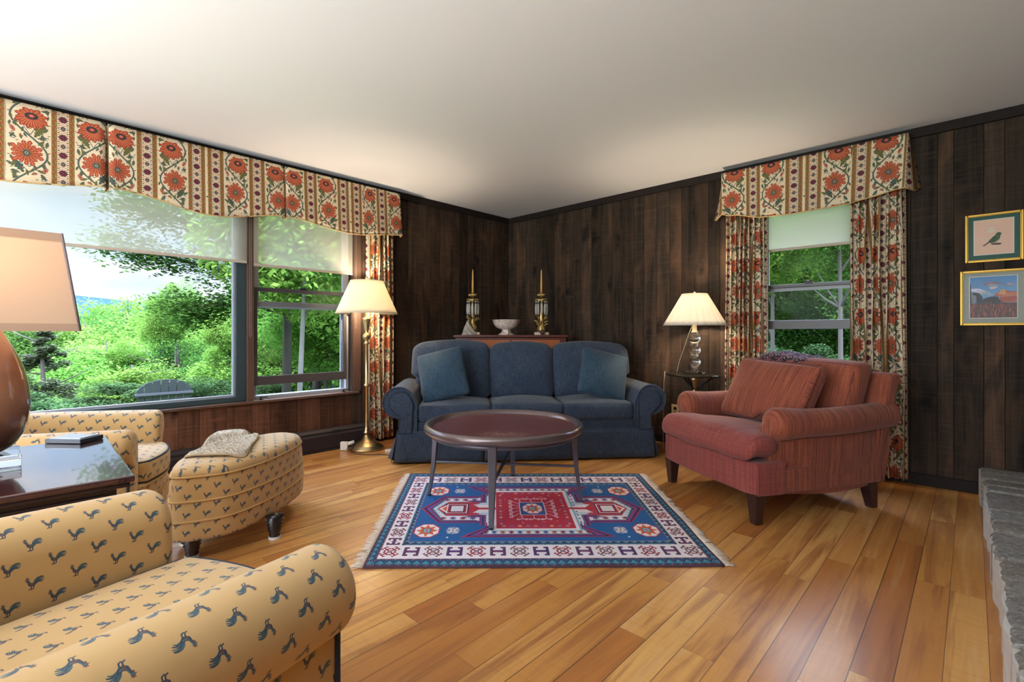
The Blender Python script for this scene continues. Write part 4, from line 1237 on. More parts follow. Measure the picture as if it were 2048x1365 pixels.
s_ = frame_mb(MB(), 'y', -2.932, -2.130, 0.61, 1.405, -0.050, -0.022, 0.032, 0.072, 0.034).build('lower_sash', M['sash'], w2, smooth=False, bevel=0.003)
MB().box(-0.038, -0.035, -2.905, -2.157, 0.675, 1.38).build('pane', M['pane'], s_, smooth=False)
s_ = frame_mb(MB(), 'y', -2.908, -2.122, 1.25, 2.25, -0.085, -0.060, 0.030, 0.045).build('upper_sash', M['storm'], w2, smooth=False, bevel=0.003)
MB().box(-0.074, -0.071, -2.885, -2.147, 1.29, 2.23).build('pane', M['pane'], s_, smooth=False)
frame_mb(MB(), 'y', -2.908, -2.122, 0.52, 1.26, -0.125, -0.105, 0.026, 0.001, 0.018).build('storm_sash', M['storm'], w2, smooth=False)
for yy in (-2.53,):
    mbl = MB(); mbl.box(-0.045, -0.020, yy - .03, yy + .03, 1.405, 1.413); mbl.lathe([(0, .0), (.012, .0), (.012, .012), (0, .014)], 12, (-.034, yy + .012, 1.413)); mbl.box(-0.040, -0.012, yy - .03, yy - .005, 1.413, 1.419)
    mbl.build('sash_latch', M['steel'], w2, smooth=False)
for yy in (-2.88, -2.17):
    mbl = MB(); mbl.box(-0.02, 0.012, yy - .012, yy + .012, 0.494, 0.500); mbl.box(-0.016, 0.0, yy - .006, yy + .050, 0.512, 0.519); mbl.box(-0.012, -0.002, yy - .006, yy + .004, 0.498, 0.514)
    mbl.build('sash_lift', M['steel'], w2, smooth=False)
w3 = wroot(3)
frame_mb(MB(), 'x', 2.88, 3.56, 0.722, 2.27, -0.139, -0.055, 0.028).build('window_frame', M['storm'], w3, smooth=False, bevel=0.003)
s_ = frame_mb(MB(), 'x', 2.885, 3.555, 1.065, 1.425, -0.050, -0.022, 0.032, 0.072, 0.026).build('lower_sash', M['sash'], w3, smooth=False, bevel=0.003)
MB().box(2.91, 3.53, 0.035, 0.038, 1.13, 1.41).build('pane', M['picglass'], s_, smooth=False)
s_ = frame_mb(MB(), 'x', 2.905, 3.535, 1.375, 2.25, -0.085, -0.060, 0.030, 0.042).build('upper_sash', M['storm'], w3, smooth=False, bevel=0.003)
MB().box(2.93, 3.51, 0.071, 0.074, 1.41, 2.23).build('pane', M['picglass'], s_, smooth=False)
mbl = MB(); mbl.box(3.20, 3.26, 0.022, 0.045, 1.425, 1.434); mbl.lathe([(0, 0), (.013, 0), (.012, .014), (0, .018)], 12, (3.225, 0.034, 1.434)); mbl.box(3.215, 3.26, 0.012, 0.03, 1.434, 1.441)
mbl.build('sash_latch', M['steel'], w3, smooth=False)

# ---------------------------------------------------------------- roller shades
def roller_shade(axis, a0, a1, zb, off, label, chain=None, grp='white roller shades'):
    P = (lambda a, d, z: (d, a, z)) if axis == 'y' else (lambda a, d, z: (a, -d, z))
    t = empty('roller_shade', P((a0 + a1) / 2, off, 2.25), 0, label, 'window shade', grp)
    def mk(mb, n, mat, **k):
        o = mb.build(n, mat, t, **k); o.location = tuple(-c for c in P((a0 + a1) / 2, off, 2.25)); return o
    mb = MB()
    mb.grid(10, 10, lambda u, v: P(a0 + (a1 - a0) * u, off + 0.0004 * math.sin(9 * u), zb + (2.25 - zb) * v))
    mk(mb, 'shade_cloth', M['screen'])
    c = P(a0 + 0.0, off, zb); d = P(a1, off, zb)
    mb = MB(); h = 0.011
    if axis == 'y': mb.box(off - .004, off + .004, a0, a1, zb - h, zb + h)
    else: mb.box(a0, a1, -off - .004, -off + .004, zb - h, zb + h)
    mk(mb, 'hem_bar', simple('hem_bar_cloth', (176, 164, 150), 0.8) if 'hem_bar_cloth' not in bpy.data.materials else bpy.data.materials['hem_bar_cloth'], smooth=False, bevel=0.003)
    mk(MB().tube([P(a0, off, 2.262), P(a1, off, 2.262)], 0.018, 12), 'roller_tube', M['lining'])
    if chain:
        ca, zc = chain
        mb = MB()
        pts = []
        for k in range(int((2.25 - zc) / 0.012)):
            z = 2.25 - k * 0.012
            pts += [P(ca - .006, off + .016, z), P(ca + .006, off + .018, z)]
        for p in pts: mb.sphere(p, 0.0028, 5, 4)
        mb.tube([P(ca - .006, off + .016, 2.25), P(ca - .006, off + .016, zc + .01), P(ca, off + .017, zc - .005), P(ca + .006, off + .018, zc + .01), P(ca + .006, off + .018, 2.25)], 0.0009, 5)
        mk(mb, 'bead_chain', M['bead'])
    return t
roller_shade('y', -4.83, -2.995, 1.592, 0.024, 'wide white roller shade half down over the big picture window', (-2.975, 1.0))
roller_shade('y', -2.945, -2.098, 1.577, 0.024, 'narrower white roller shade above the raised sash window by the floor lamp', (-2.075, 1.07))
roller_shade('x', 2.90, 3.54, 1.706, -0.003, 'short white roller shade in the window behind the rust armchair')

# ---------------------------------------------------------------- valances
def valance(cols, ztop, zflower, label, board, grp='floral valances over the windows'):
    t = empty('valance', (cols[len(cols) // 2][0], cols[len(cols) // 2][1], ztop), 0, label, 'valance', grp)
    base = t.location.copy()
    # densify
    D = []
    for c0, c1 in zip(cols, cols[1:]):
        L = math.hypot(c1[0] - c0[0], c1[1] - c0[1]); n = max(1, int(L / 0.035)) if abs(c1[5] - c0[5]) < 200 else 1
        for k in range(n): D.append([a + (b - a) * k / n for a, b in zip(c0, c1)])
    D.append(list(cols[-1]))
    nv = 12; vs = []; uv = []
    for j in range(nv + 1):
        q = j / nv
        for c in D:
            z = ztop + (c[4] - ztop) * q
            bx, by = c[0] + (c[2] - c[0]) * q, c[1] + (c[3] - c[1]) * q
            vs.append((bx, by, z)); uv.append((c[5] / 1000.0, z - zflower + 0.112))
    w = len(D); fs = []
    for j in range(nv):
        for i in range(w - 1):
            if math.hypot(D[i + 1][2] - D[i][2], D[i + 1][3] - D[i][3]) < 1e-5: continue
            fs.append((j * w + i, j * w + i + 1, (j + 1) * w + i + 1, (j + 1) * w + i))
    o = MB().add(vs, fs, uv).build('cloth', M['floral'], t, solid=0.003, doubles=True); o.location = -base
    vin = []
    md = D[w // 2]; wc = (0.0, md[1]) if abs(D[-1][1] - D[0][1]) > 2 else (md[0], 0.0)
    for j in range(nv + 1):
        for i in range(w):
            x, y, z = vs[j * w + i]
            a = D[max(i - 2, 0)]; b = D[min(i + 2, w - 1)]
            n = Vector((-(b[1] - a[1]), b[0] - a[0])); n.normalize()
            n = n * (1 if n.dot(Vector((wc[0] - x, wc[1] - y))) > 0 else -1)      # inwards
            vin.append((x + n.x * 0.005, y + n.y * 0.005, z + (0.006 if j == nv else 0)))
    o = MB().add(vin, fs).build('lining', M['lining'], t, doubles=True); o.location = -base
    pts = [(c[2], c[3], c[4] + .002) for c in D]
    o = MB().tube(pts, 0.004, 6).build('cord_edge', M['piping'], t); o.location = -base
    o = MB().box(*board).build('mounting_board', M['trim'], t, smooth=False); o.location = -base
    return t
def zfun(tab):
    def f(a):
        if a <= tab[0][0]: return tab[0][1]
        for (p, q), (r_, s) in zip(tab, tab[1:]):
            if a <= r_: return q + (s - q) * smoothstep(p, r_, a)
        return tab[-1][1]
    return f
zl = zfun([(-5.4, 1.97), (-4.95, 1.90), (-4.33, 1.905), (-3.80, 1.968), (-3.27, 1.889), (-2.72, 1.973), (-2.18, 1.917), (-1.60, 1.98)])
A, B = 0, 290
seg = [  # world y breakpoints with the place in the cloth (mm)
    (-5.36, -30), (-5.18, 180), (-5.07, 290), (-4.90, 470), (-4.79, 580), (-4.775, 580 + 6), (-4.675, 760 - 110 + 40), ]
LV = []
def addseg(y0, y1, u0, u1, n=4, inset=0.0):
    for k in range(n + 1):
        y = y0 + (y1 - y0) * k / n
        LV.append((y, u0 + (u1 - u0) * k / n))
# from the camera's left to the corner
addseg(-5.38, -5.20, 0, 180); addseg(-5.20, -5.10, 180, 290, 2); addseg(-5.10, -4.93, 290, 470); addseg(-4.93, -4.82, 470, 580, 2)
addseg(-4.82, -4.64, 580, 760); addseg(-4.64, -4.53, 760, 870, 2); addseg(-4.53, -4.52, 870, 878, 1)
addseg(-4.52, -4.415, 760, 870, 2); addseg(-4.415, -4.31, 470, 580, 2)
addseg(-4.306, -4.118, 0, 180); addseg(-4.118, -4.010, 180, 290, 2); addseg(-4.010, -3.867, 290, 433)
LV.append((-3.862, 440, 'in')); LV.append((-3.852, 600 + 15, 'in'))
addseg(-3.847, -3.706, 37, 180); addseg(-3.706, -3.591, 180, 290, 2); addseg(-3.591, -3.414, 290, 470); addseg(-3.414, -3.306, 470, 580, 2)
addseg(-3.306, -3.293, 580, 588, 1); addseg(-3.293, -3.186, 180, 290 - 2, 2) if False else addseg(-3.293, -3.186, 470, 580, 2)
addseg(-3.186, -3.014, 0, 180); addseg(-3.014, -2.898, 180, 290, 2); addseg(-2.898, -2.757, 290, 433)
LV.append((-2.751, 440, 'in')); LV.append((-2.741, 615, 'in'))
addseg(-2.737, -2.591, 37, 180); addseg(-2.591, -2.481, 180, 290, 2); addseg(-2.481, -2.298, 290, 470); addseg(-2.298, -2.190, 470, 580, 2)
addseg(-2.190, -2.171, 580, 590, 1); addseg(-2.171, -2.063, 470, 580, 2)
addseg(-2.063, -1.915, 0, 180); addseg(-1.915, -1.80, 180, 290, 2); addseg(-1.80, -1.665, 290, 430)
cols = []
for q in LV:
    y, u = q[0], q[1]
    zb = zl(y)
    if len(q) == 3: cols.append((0.112, y, 0.088, y, zb - .012, u))
    else:
        near = min(abs(y + 3.857), abs(y + 2.746))
        bul = 0.016 * math.exp(-(near / 0.05) ** 2)
        cols.append((0.120, y, 0.145 + bul + 0.004 * math.sin(y * 19), y, zb - (0.01 * math.exp(-(near / .02) ** 2)), u))
cols.append((0.120, -1.655, 0.135, -1.635, 1.985, 440)); cols.append((0.06, -1.64, 0.06, -1.600, 1.985, 520)); cols.append((0.0, -1.635, 0.0, -1.575, 1.985, 580))
valance(cols, 2.385, 2.092, 'long scalloped floral valance across the picture window wall', (0.0, 0.115, -5.38, -1.645, 2.372, 2.386))
zr = zfun([(2.508, 2.025), (2.633, 2.03), (2.70, 2.01), (2.956, 1.958), (3.11, 1.949), (3.36, 1.955), (3.523, 1.962), (3.634, 1.98), (3.80, 2.010), (3.91, 2.02)])
RV = [(2.633, 10), (2.824, 180), (2.930, 290), (3.107, 470), (3.226, 580), (3.235, 586)]
cols = [(2.600, 0.0, 2.508, 0.0, 2.03, 470), (2.606, -0.06, 2.555, -0.07, 2.005, 530), (2.616, -0.118, 2.628, -0.150, 2.03, 578)]
def seg2(x0, x1, u0, u1, n=5):
    for k in range(n + 1):
        x = x0 + (x1 - x0) * k / n
        xt = 2.617 + (x - 2.633) / (3.829 - 2.633) * (3.845 - 2.617)
        cols.append((xt, -0.12, x, -0.148 - 0.004 * math.sin(x * 23), zr(x), u0 + (u1 - u0) * k / n))
seg2(2.633, 2.824, 6, 180); seg2(2.824, 2.930, 180, 290, 2); seg2(2.930, 3.107, 290, 470); seg2(3.107, 3.226, 470, 580, 2)
seg2(3.227, 3.240, 580, 588, 1); seg2(3.241, 3.347, 470, 580, 2); seg2(3.348, 3.528, 0, 180); seg2(3.528, 3.639, 180, 290, 2); seg2(3.639, 3.815, 290, 468); seg2(3.816, 3.829, 472, 500, 1)
cols += [(3.848, -0.115, 3.838, -0.140, 2.008, 506), (3.849, -0.05, 3.875, -0.065, 2.0, 560), (3.850, 0.0, 3.909, 0.0, 2.03, 600)]
valance(cols, 2.385, 2.142, 'short floral valance over the window behind the rust armchair', (2.62, 3.84, -0.113, 0.0, 2.372, 2.386))

# ---------------------------------------------------------------- curtains
def curtain(axis, a0, a1, zb, zt, off, full, ustart, seed, label, folds, amp=0.026, flare=0.0, lead=0.0):
    rnd = random.Random(seed)
    P = (lambda a, d, z: (d, a, z)) if axis == 'y' else (lambda a, d, z: (a, -d, z))
    org = P((a0 + a1) / 2, off, 0)
    ph = [rnd.uniform(-.35, .35) for _ in range(folds + 2)]
    hs = [rnd.uniform(.55, 1.2) for _ in range(folds + 2)]
    ns = folds * 12
    vs = []; uv = []
    nv = 30
    def prof(s, z):
        f = s * folds
        i = int(min(f, folds - 1e-6)); t = f - i
        wv = math.sin(PI * t) ** 1.3
        k = 0.35 + 0.65 * smoothstep(zt, zt - 0.5, z)
        sgn = 1
        d = amp * hs[i] * (wv * 2 - .8) * (0.8 + .2 * math.sin(3 * z + i))
        sh = 0.35 * (a1 - a0) / folds * math.sin(2 * PI * t) * (0.8 + 0.2 * hs[i])
        sh += 0.006 * math.sin(2.1 * z + ph[i] * 9)
        return d, sh
    for j in range(nv + 1):
        z = zb + (zt - zb) * j / nv
        fl = flare * (1 - (z - zb) / (zt - zb))
        arc = 0; last = None; row = []
        for i in range(ns + 1):
            s = i / ns
            d, sh = prof(s, z)
            a = a0 + (a1 - a0) * s + sh * (0 if i in (0, ns) else 1) + fl * (s - .3)
            row.append((a, d))
        acc = [0]
        for p, q in zip(row, row[1:]): acc.append(acc[-1] + math.hypot(q[0] - p[0], q[1] - p[1]))
        tot = acc[-1]
        for i, (a, d) in enumerate(row):
            p = P(a, off + d, z)
            vs.append((p[0] - org[0], p[1] - org[1], p[2]))
            uv.append((ustart + full * acc[i] / tot, z + .05))
    w = ns + 1
    fs = [(j * w + i, j * w + i + 1, (j + 1) * w + i + 1, (j + 1) * w + i) for j in range(nv) for i in range(ns)]
    o = MB().add(vs, fs, uv).build('curtain', M['floral'], None, solid=0.002)
    o.location = org
    tag(o, label, 'curtain', 'floral curtain panels')
    return o
curtain('y', -1.985, -1.69, 0.03, 2.37, 0.072, 0.60, -0.05, 1, 'floral curtain panel behind the brass floor lamp beside the big window', 6, 0.032)
curtain('x', 2.63, 2.965, 0.03, 2.37, 0.075, 0.95, 0.185, 2, 'floral curtain panel left of the window behind the crystal table lamp', 9, 0.040)
curtain('x', 3.515, 3.83, 0.03, 2.37, 0.075, 0.95, 0.475, 5, 'floral curtain panel right of the window beside the framed pictures', 8, 0.042, flare=0.02)

# ---------------------------------------------------------------- baseboard heater along the window wall
t = empty('baseboard_heater', (0.0, -3.4, 0.0), 0, 'long low brown baseboard heater under the picture window', 'heater')
prof = [(0.004, 0.015), (0.062, 0.015), (0.066, 0.022), (0.066, 0.135), (0.058, 0.150), (0.050, 0.153), (0.050, 0.166), (0.030, 0.186), (0.004, 0.192)]
mb = MB(); n = len(prof)
v = [(x, -1.6, z) for x, z in prof] + [(x, 1.42, z) for x, z in prof]
mb.add(v, [(i, (i + 1) % n, n + (i + 1) % n, n + i) for i in range(n)] + [tuple(range(n)), tuple(range(2 * n - 1, n - 1, -1))])
mb.build('housing', M['heater'], t, smooth=False)
MB().box(0.049, 0.056, -1.58, 1.40, 0.152, 0.163).build('air_slot', M['heaterd'], t, smooth=False)
MB().box(0.004, 0.072, -1.6, 1.42, 0.0, 0.014).build('bottom_rail', M['heaterd'], t, smooth=False, bevel=0.002)
MB().box(0.03, 0.064, 1.10, 1.15, 0.156, 0.176).build('damper_tab', M['heaterd'], t, smooth=False)

# ---------------------------------------------------------------- pictures
def picture(name, x0, x1, z0, z1, mat_card, img, ix, label, fw=0.013):
    t = empty(name, ((x0 + x1) / 2, 0, (z0 + z1) / 2), 0, label, 'picture', 'framed pictures on the dark wall')
    cx, cz = (x0 + x1) / 2, (z0 + z1) / 2
    hx, hz = (x1 - x0) / 2, (z1 - z0) / 2
    frame_mb(MB(), 'x', -hx, hx, -hz, hz, 0.001, 0.018, fw).build('frame', M['giltf'], t, smooth=False, bevel=0.004, bseg=3)
    frame_mb(MB(), 'x', -hx + fw * .6, hx - fw * .6, -hz + fw * .6, hz - fw * .6, 0.001, 0.014, fw * .7).build('inner_moulding', M['giltf'], t, smooth=False, bevel=0.002)
    MB().box(-hx + fw, hx - fw, -0.006, -0.001, -hz + fw, hz - fw).build('card_mount', mat_card, t, smooth=False)
    a0, a1, b0, b1 = ix
    MB().box(a0 - .004, a1 + .004, -0.0070, -0.0062, b0 - .004, b1 + .004).build('card_bevel', M['card_white'], t, smooth=False)
    mb = MB(); mb.add([(a0, -0.0078, b0), (a1, -0.0078, b0), (a1, -0.0078, b1), (a0, -0.0078, b1)], [(0, 1, 2, 3)], [(0, 0), (1, 0), (1, 1), (0, 1)])
    mb.build('print', img, t, smooth=False)
    MB().box(-hx + fw, hx - fw, -0.012, -0.0105, -hz + fw, hz - fw).build('glazing', M['picglass'], t, smooth=False)
    return t
picture('framed_picture', 4.126, 4.392, 1.487, 1.797, M['mat_green'], M['bird'], (-0.088, 0.087, -0.105, 0.112), 'gold framed print of a small green bird with a green mount')
picture('framed_picture', 4.102, 4.412, 1.083, 1.437, M['mat_grey'], M['view'], (-0.107, 0.105, -0.127, 0.134), 'gold framed colour photograph of a reddish hillside town under clouds')
# ================================================================ blue sofa (local: x along the width, front towards -y)
def arm_profile(cx, cz, r, inner, zb, n=22, side=1):
    """cross-section (x,z) of a rolled arm: from the outside foot up round the roll and down the inner face. side=+1: roll bulges to +x"""
    pts = [(cx - 0.0 * side, zb), (cx - 0.002 * side, cz - r * 1.05)]
    a0, a1 = R(-62), R(165)
    for k in range(n + 1):
        a = a0 + (a1 - a0) * k / n
        pts.append((cx + side * r * math.cos(a), cz + r * math.sin(a)))
    ix = cx - side * inner
    pts += [(ix, cz - r * 0.15), (ix, zb)]
    return pts

def extrude_profile(pts, y0, y1, ny=8, warp=None, cap=True, uv0=0.0, rnd=0.0):
    """sweep a closed (x,z) outline along y; uv = along y, distance round the outline. rnd rounds the two ends"""
    mb = MB(); n = len(pts)
    acc = [0]
    for p, q in zip(pts, pts[1:] + pts[:1]): acc.append(acc[-1] + math.hypot(q[0] - p[0], q[1] - p[1]))
    cx = sum(p[0] for p in pts) / n; cz = sum(p[1] for p in pts) / n
    ys = [y0 + (y1 - y0) * j / ny for j in range(ny + 1)]
    sc = [1.0] * (ny + 1)
    if rnd:
        K = 5
        front = [(y0 + rnd * (1 - math.cos(PI / 2 * k / K)), k) for k in range(K)]
        ys = [y0 + rnd * (1 - math.sin(PI / 2 * (1 - k / K))) for k in range(K)] + [y0 + rnd + (y1 - y0 - rnd) * j / ny for j in range(ny + 1)]
        sc = [(-rnd * (1 - math.cos(PI / 2 * (1 - k / K)))) for k in range(K)] + [0.0] * (ny + 1)
    else: sc = [0.0] * len(ys)
    vs = []; uv = []
    for j, y in enumerate(ys):
        for i in range(n + 1):
            x, z = pts[i % n]
            if sc[j]:
                dx, dz = x - cx, z - cz; L = math.hypot(dx, dz) + 1e-9
                x += dx / L * sc[j]; z += dz / L * sc[j]
            v = (x, y, z)
            vs.append(warp(*v) if warp else v); uv.append((y - y0 + uv0, acc[i]))
    w = n + 1
    fs = [(j * w + i, j * w + i + 1, (j + 1) * w + i + 1, (j + 1) * w + i) for j in range(len(ys) - 1) for i in range(n)]
    mb.add(vs, fs, uv)
    if cap:
        b = [vs[i] for i in range(n)]; e_ = [vs[(len(ys) - 1) * w + i] for i in range(n)]
        mb.add(b, [tuple(range(n))], [(p[0], p[2]) for p in b]); mb.add(e_, [tuple(range(n - 1, -1, -1))], [(p[0], p[2]) for p in e_])
    return mb

SOFA = empty('sofa', (1.560, -1.400, 0.0), R(48.7), 'long dark blue linen sofa with rolled arms, skirt and three seat cushions across the corner', 'sofa')
DP = 0.80
# frame under the seat
MB().box(-1.03, 1.03, 0.05, DP, 0.10, 0.335).build('seat_frame', M['sofa'], SOFA, smooth=False, bevel=0.012)
MB().box(-0.885, 0.885, 0.018, 0.06, 0.245, 0.325).build('front_rail', M['sofa'], SOFA, smooth=False, bevel=0.010)
for sgn in (-1, 1):
    pts = arm_profile(sgn * 1.025, 0.485, 0.122, 0.140, 0.245, side=sgn)
    a = extrude_profile(pts, 0.0, DP - 0.04, 8).build('arm', M['sofa'], SOFA, doubles=True, auto=50)
    # padded facing on the front of the arm
    ip = [(sgn * 1.025 + (x - sgn * 1.025) * 0.70 - sgn * (.012 if z > .3 else 0), 0.485 + (z - 0.485) * 0.70 if z > 0.37 else z) for x, z in pts]
    ip = [(x, z) for x, z in ip]
    panel = extrude_profile(ip, -0.014, 0.01, 2, rnd=0.008).build('arm_panel', M['sofa'], a, doubles=True, auto=60)
    MB().tube([(x, -0.010, z) for x, z in ip], 0.0055, 6, closed=True).build('piping', M['sofad'], a)
    MB().tube([(x, -0.002, z) for x, z in pts], 0.005, 6, closed=True).build('piping', M['sofa'], a)
# back frame
MB().box(-0.96, 0.96, DP - 0.20, DP, 0.25, 0.80).build('back_frame', M['sofa'], SOFA, smooth=False, bevel=0.05, bseg=4)
# skirt: three panels in front, one at each end, flared kick pleats at the corners
def skirt_panel(x0, y0, x1, y1, flare, e0=0.0, e1=0.0):
    n = 16
    def fn(u, v):
        x = x0 + (x1 - x0) * u; y = y0 + (y1 - y0) * u
        dx, dy = (x1 - x0), (y1 - y0); L = math.hypot(dx, dy); nx, ny = dy / L, -dx / L
        q = 1 - v
        out = flare * q * (1 + .25 * math.sin(u * 9)) + 0.004
        ex = (-e0 * (1 - u) ** 6 + e1 * u ** 6) * q
        return (x + nx * out + dx / L * ex, y + ny * out + dy / L * ex, 0.018 + 0.235 * v)
    return MB().grid(n, 6, fn, lambda u, v: (u * math.hypot(x1 - x0, y1 - y0) + x0, v * .25))
fx = 1.035
for (a0, b0, a1, b1, e0, e1) in [(-fx, 0, -0.354, 0, .012, -.006), (-0.346, 0, 0.366, 0, .006, -0.006), (0.374, 0, fx, 0, .006, .012), (fx, 0, fx, DP, 0.0, 0.0), (-fx, DP, -fx, 0, 0.0, 0.0)]:
    skirt_panel(a0, b0, a1, b1, 0.012 if b0 == b1 else 0.040, e0, e1).build('skirt', M['sofa'], SOFA, solid=0.004)
MB().tube([(-fx - .004, DP, .255), (-fx - .004, -0.004, .255), (fx + .004, -0.004, .255), (fx + .004, DP, .255)], 0.0045, 6).build('skirt_piping', M['sofa'], SOFA)
# kick pleat flaps seen at the two front corners
for sgn in (-1, 1):
    mb = MB(); mb.add([(sgn * fx, 0.004, .25), (sgn * (fx + .006), .09, .25), (sgn * (fx + .085), .085, .03), (sgn * (fx + .010), -0.006, .022)], [(0, 1, 2, 3)])
    mb.build('skirt_pleat', M['sofa'], SOFA, smooth=False, solid=0.004)
# seat cushions
for i, (xc, w_) in enumerate([(-0.587, 0.582), (0.0, 0.582), (0.587, 0.582)]):
    wp = lambda x, y, z: (x, y - 0.006 * math.cos(3 * x), z)
    c = cushion(w_, 0.60, 0.135, r=0.030, puff=0.030, n=14, nz=5, warp=wp, side=0.008).build('seat_cushion', M['sofa'], SOFA, doubles=True, loc=(xc, 0.305, 0.392))
    piping(w_, 0.60, 0.135, 0.030, 0.0048, warp=wp).build('piping', M['sofa'], c)
# back cushions, the outer two spill over the arms
def back_cushion(w_, h_, thick, xc, ear, seed):
    rnd = random.Random(seed)
    def wp(x, y, z):
        # cushion lies in x (width) / y (height) with z as thickness; stand it up and lean it back
        t = y / h_ + 0.5
        e_ = ear * smoothstep(0.32, 0.45, t) * (abs(x) / (w_ / 2)) ** 2
        X = x + (e_ if (ear > 0 and x > 0) or (ear < 0 and x < 0) else 0)
        Zt = y
        # rounded upper corners and slightly crowned top
        Zt += 0.018 * math.cos(PI * x / w_) * max(0, t) - 0.03 * max(0, abs(x) / (w_ / 2) - .75) * 4 * max(0, t - .6)
        Y = -z + 0.20 * (t - .5) * h_ + 0.005 * math.sin(14 * x + seed) * (1 - t) + 0.006 * math.sin(9 * x + 7 * t + seed)
        return (X, Y, Zt)
    c = cushion(w_, h_, thick, r=0.055, puff=0.05, n=16, nz=5, warp=wp, side=0.012).build('back_cushion', M['sofa'], SOFA, doubles=True, loc=(xc, 0.505, 0.455 + h_ / 2))
    piping(w_, h_, thick, 0.055, 0.0048, warp=wp, n=14).build('piping', M['sofa'], c)
    return c
back_cushion(0.60, 0.49, 0.17, -0.590, -0.075, 1)
back_cushion(0.565, 0.475, 0.17, 0.0, 0, 2)
back_cushion(0.60, 0.475, 0.17, 0.590, 0.095, 3)

# loose pillows on the sofa: things of their own
def throw_pillow(w_, h_, th, M4, mat, label, cat, name='throw_pillow', group=None, r=0.03, puff=0.045, pip=True, warp=None, pipmat=None):
    t = cushion(w_, h_, th, r=r, puff=puff, n=14, nz=5, pw=2.4, side=-0.012, warp=warp).build(name, mat, None, doubles=True)
    t.matrix_world = M4
    if pip:
        p = piping(w_, h_, th, r, 0.0045, z=(0.0,), off=0.001, warp=warp) if pip == 1 else piping(w_, h_, th, r, 0.0045, warp=warp)
        p.build('piping', pipmat or mat, t)
    tag(t, label, cat, group); return t
SM = Matrix.Translation((1.560, -1.400, 0.0)) @ Matrix.Rotation(R(48.7), 4, 'Z')
def place(base, x, y, z, lean, roll, yaw):
    """upright pillow: its face looks to -y, leant back by lean, rolled in its own plane"""
    return base @ Matrix.Translation((x, y, z)) @ Matrix.Rotation(R(yaw), 4, 'Z') @ Matrix.Rotation(R(90 - lean), 4, 'X') @ Matrix.Rotation(R(roll), 4, 'Z')
throw_pillow(0.40, 0.44, 0.05, place(SM, -0.690, 0.235, 0.680, 24, 15, -12), M['pillow'], 'square blue pillow leaning at the left arm of the sofa', 'pillow', group='blue pillows on the sofa')
throw_pillow(0.42, 0.42, 0.05, place(SM, 0.680, 0.225, 0.674, 22, -14, 6), M['pillow'], 'square blue pillow leaning at the right arm of the sofa', 'pillow', group='blue pillows on the sofa')

# ================================================================ rust armchair
ARM = empty('armchair', (2.960, -1.342, 0.0), R(-30.7), 'large rust and rose linen armchair with low rolled arms and dark tapered legs', 'armchair')
AM = Matrix.Translation((2.960, -1.342, 0.0)) @ Matrix.Rotation(R(-30.7), 4, 'Z')
def tleg(x, y, w0, w1, h, name='leg', parent=None, mat=None, sx=0, sy=0):
    mb = MB()
    mb.add([(x - w0 + sx, y - w0 + sy, 0), (x + w0 + sx, y - w0 + sy, 0), (x + w0 + sx, y + w0 + sy, 0), (x - w0 + sx, y + w0 + sy, 0),
            (x - w1, y - w1, h), (x + w1, y - w1, h), (x + w1, y + w1, h), (x - w1, y + w1, h)],
           [(0, 3, 2, 1), (4, 5, 6, 7), (0, 1, 5, 4), (1, 2, 6, 5), (2, 3, 7, 6), (3, 0, 4, 7)])
    return mb.build(name, mat, parent, smooth=False, bevel=0.003)
for (x, y, sx, sy) in [(-.385, .035, 0, 0), (.385, .035, 0, 0), (-.36, .86, 0, .03), (.36, .86, 0, .03)]:
    tleg(x, y, 0.022, 0.036, 0.17, parent=ARM, mat=M['leg_dark'], sx=sx, sy=sy)
# base: front rail between legs, gently bowed
def rail_fn():
    mb = MB()
    n = 16
    pts = []
    for k in range(n + 1):
        x = -0.425 + 0.85 * k / n
        pts.append((x, -0.012 * math.cos(PI * x / .85)))
    poly = pts + [(0.43, 0.20), (-0.43, 0.20)]
    mb.prism(poly, 0.155, 0.338)
    return mb
rail_fn().build('front_rail', M['rose'], ARM, smooth=False, bevel=0.016, bseg=4)
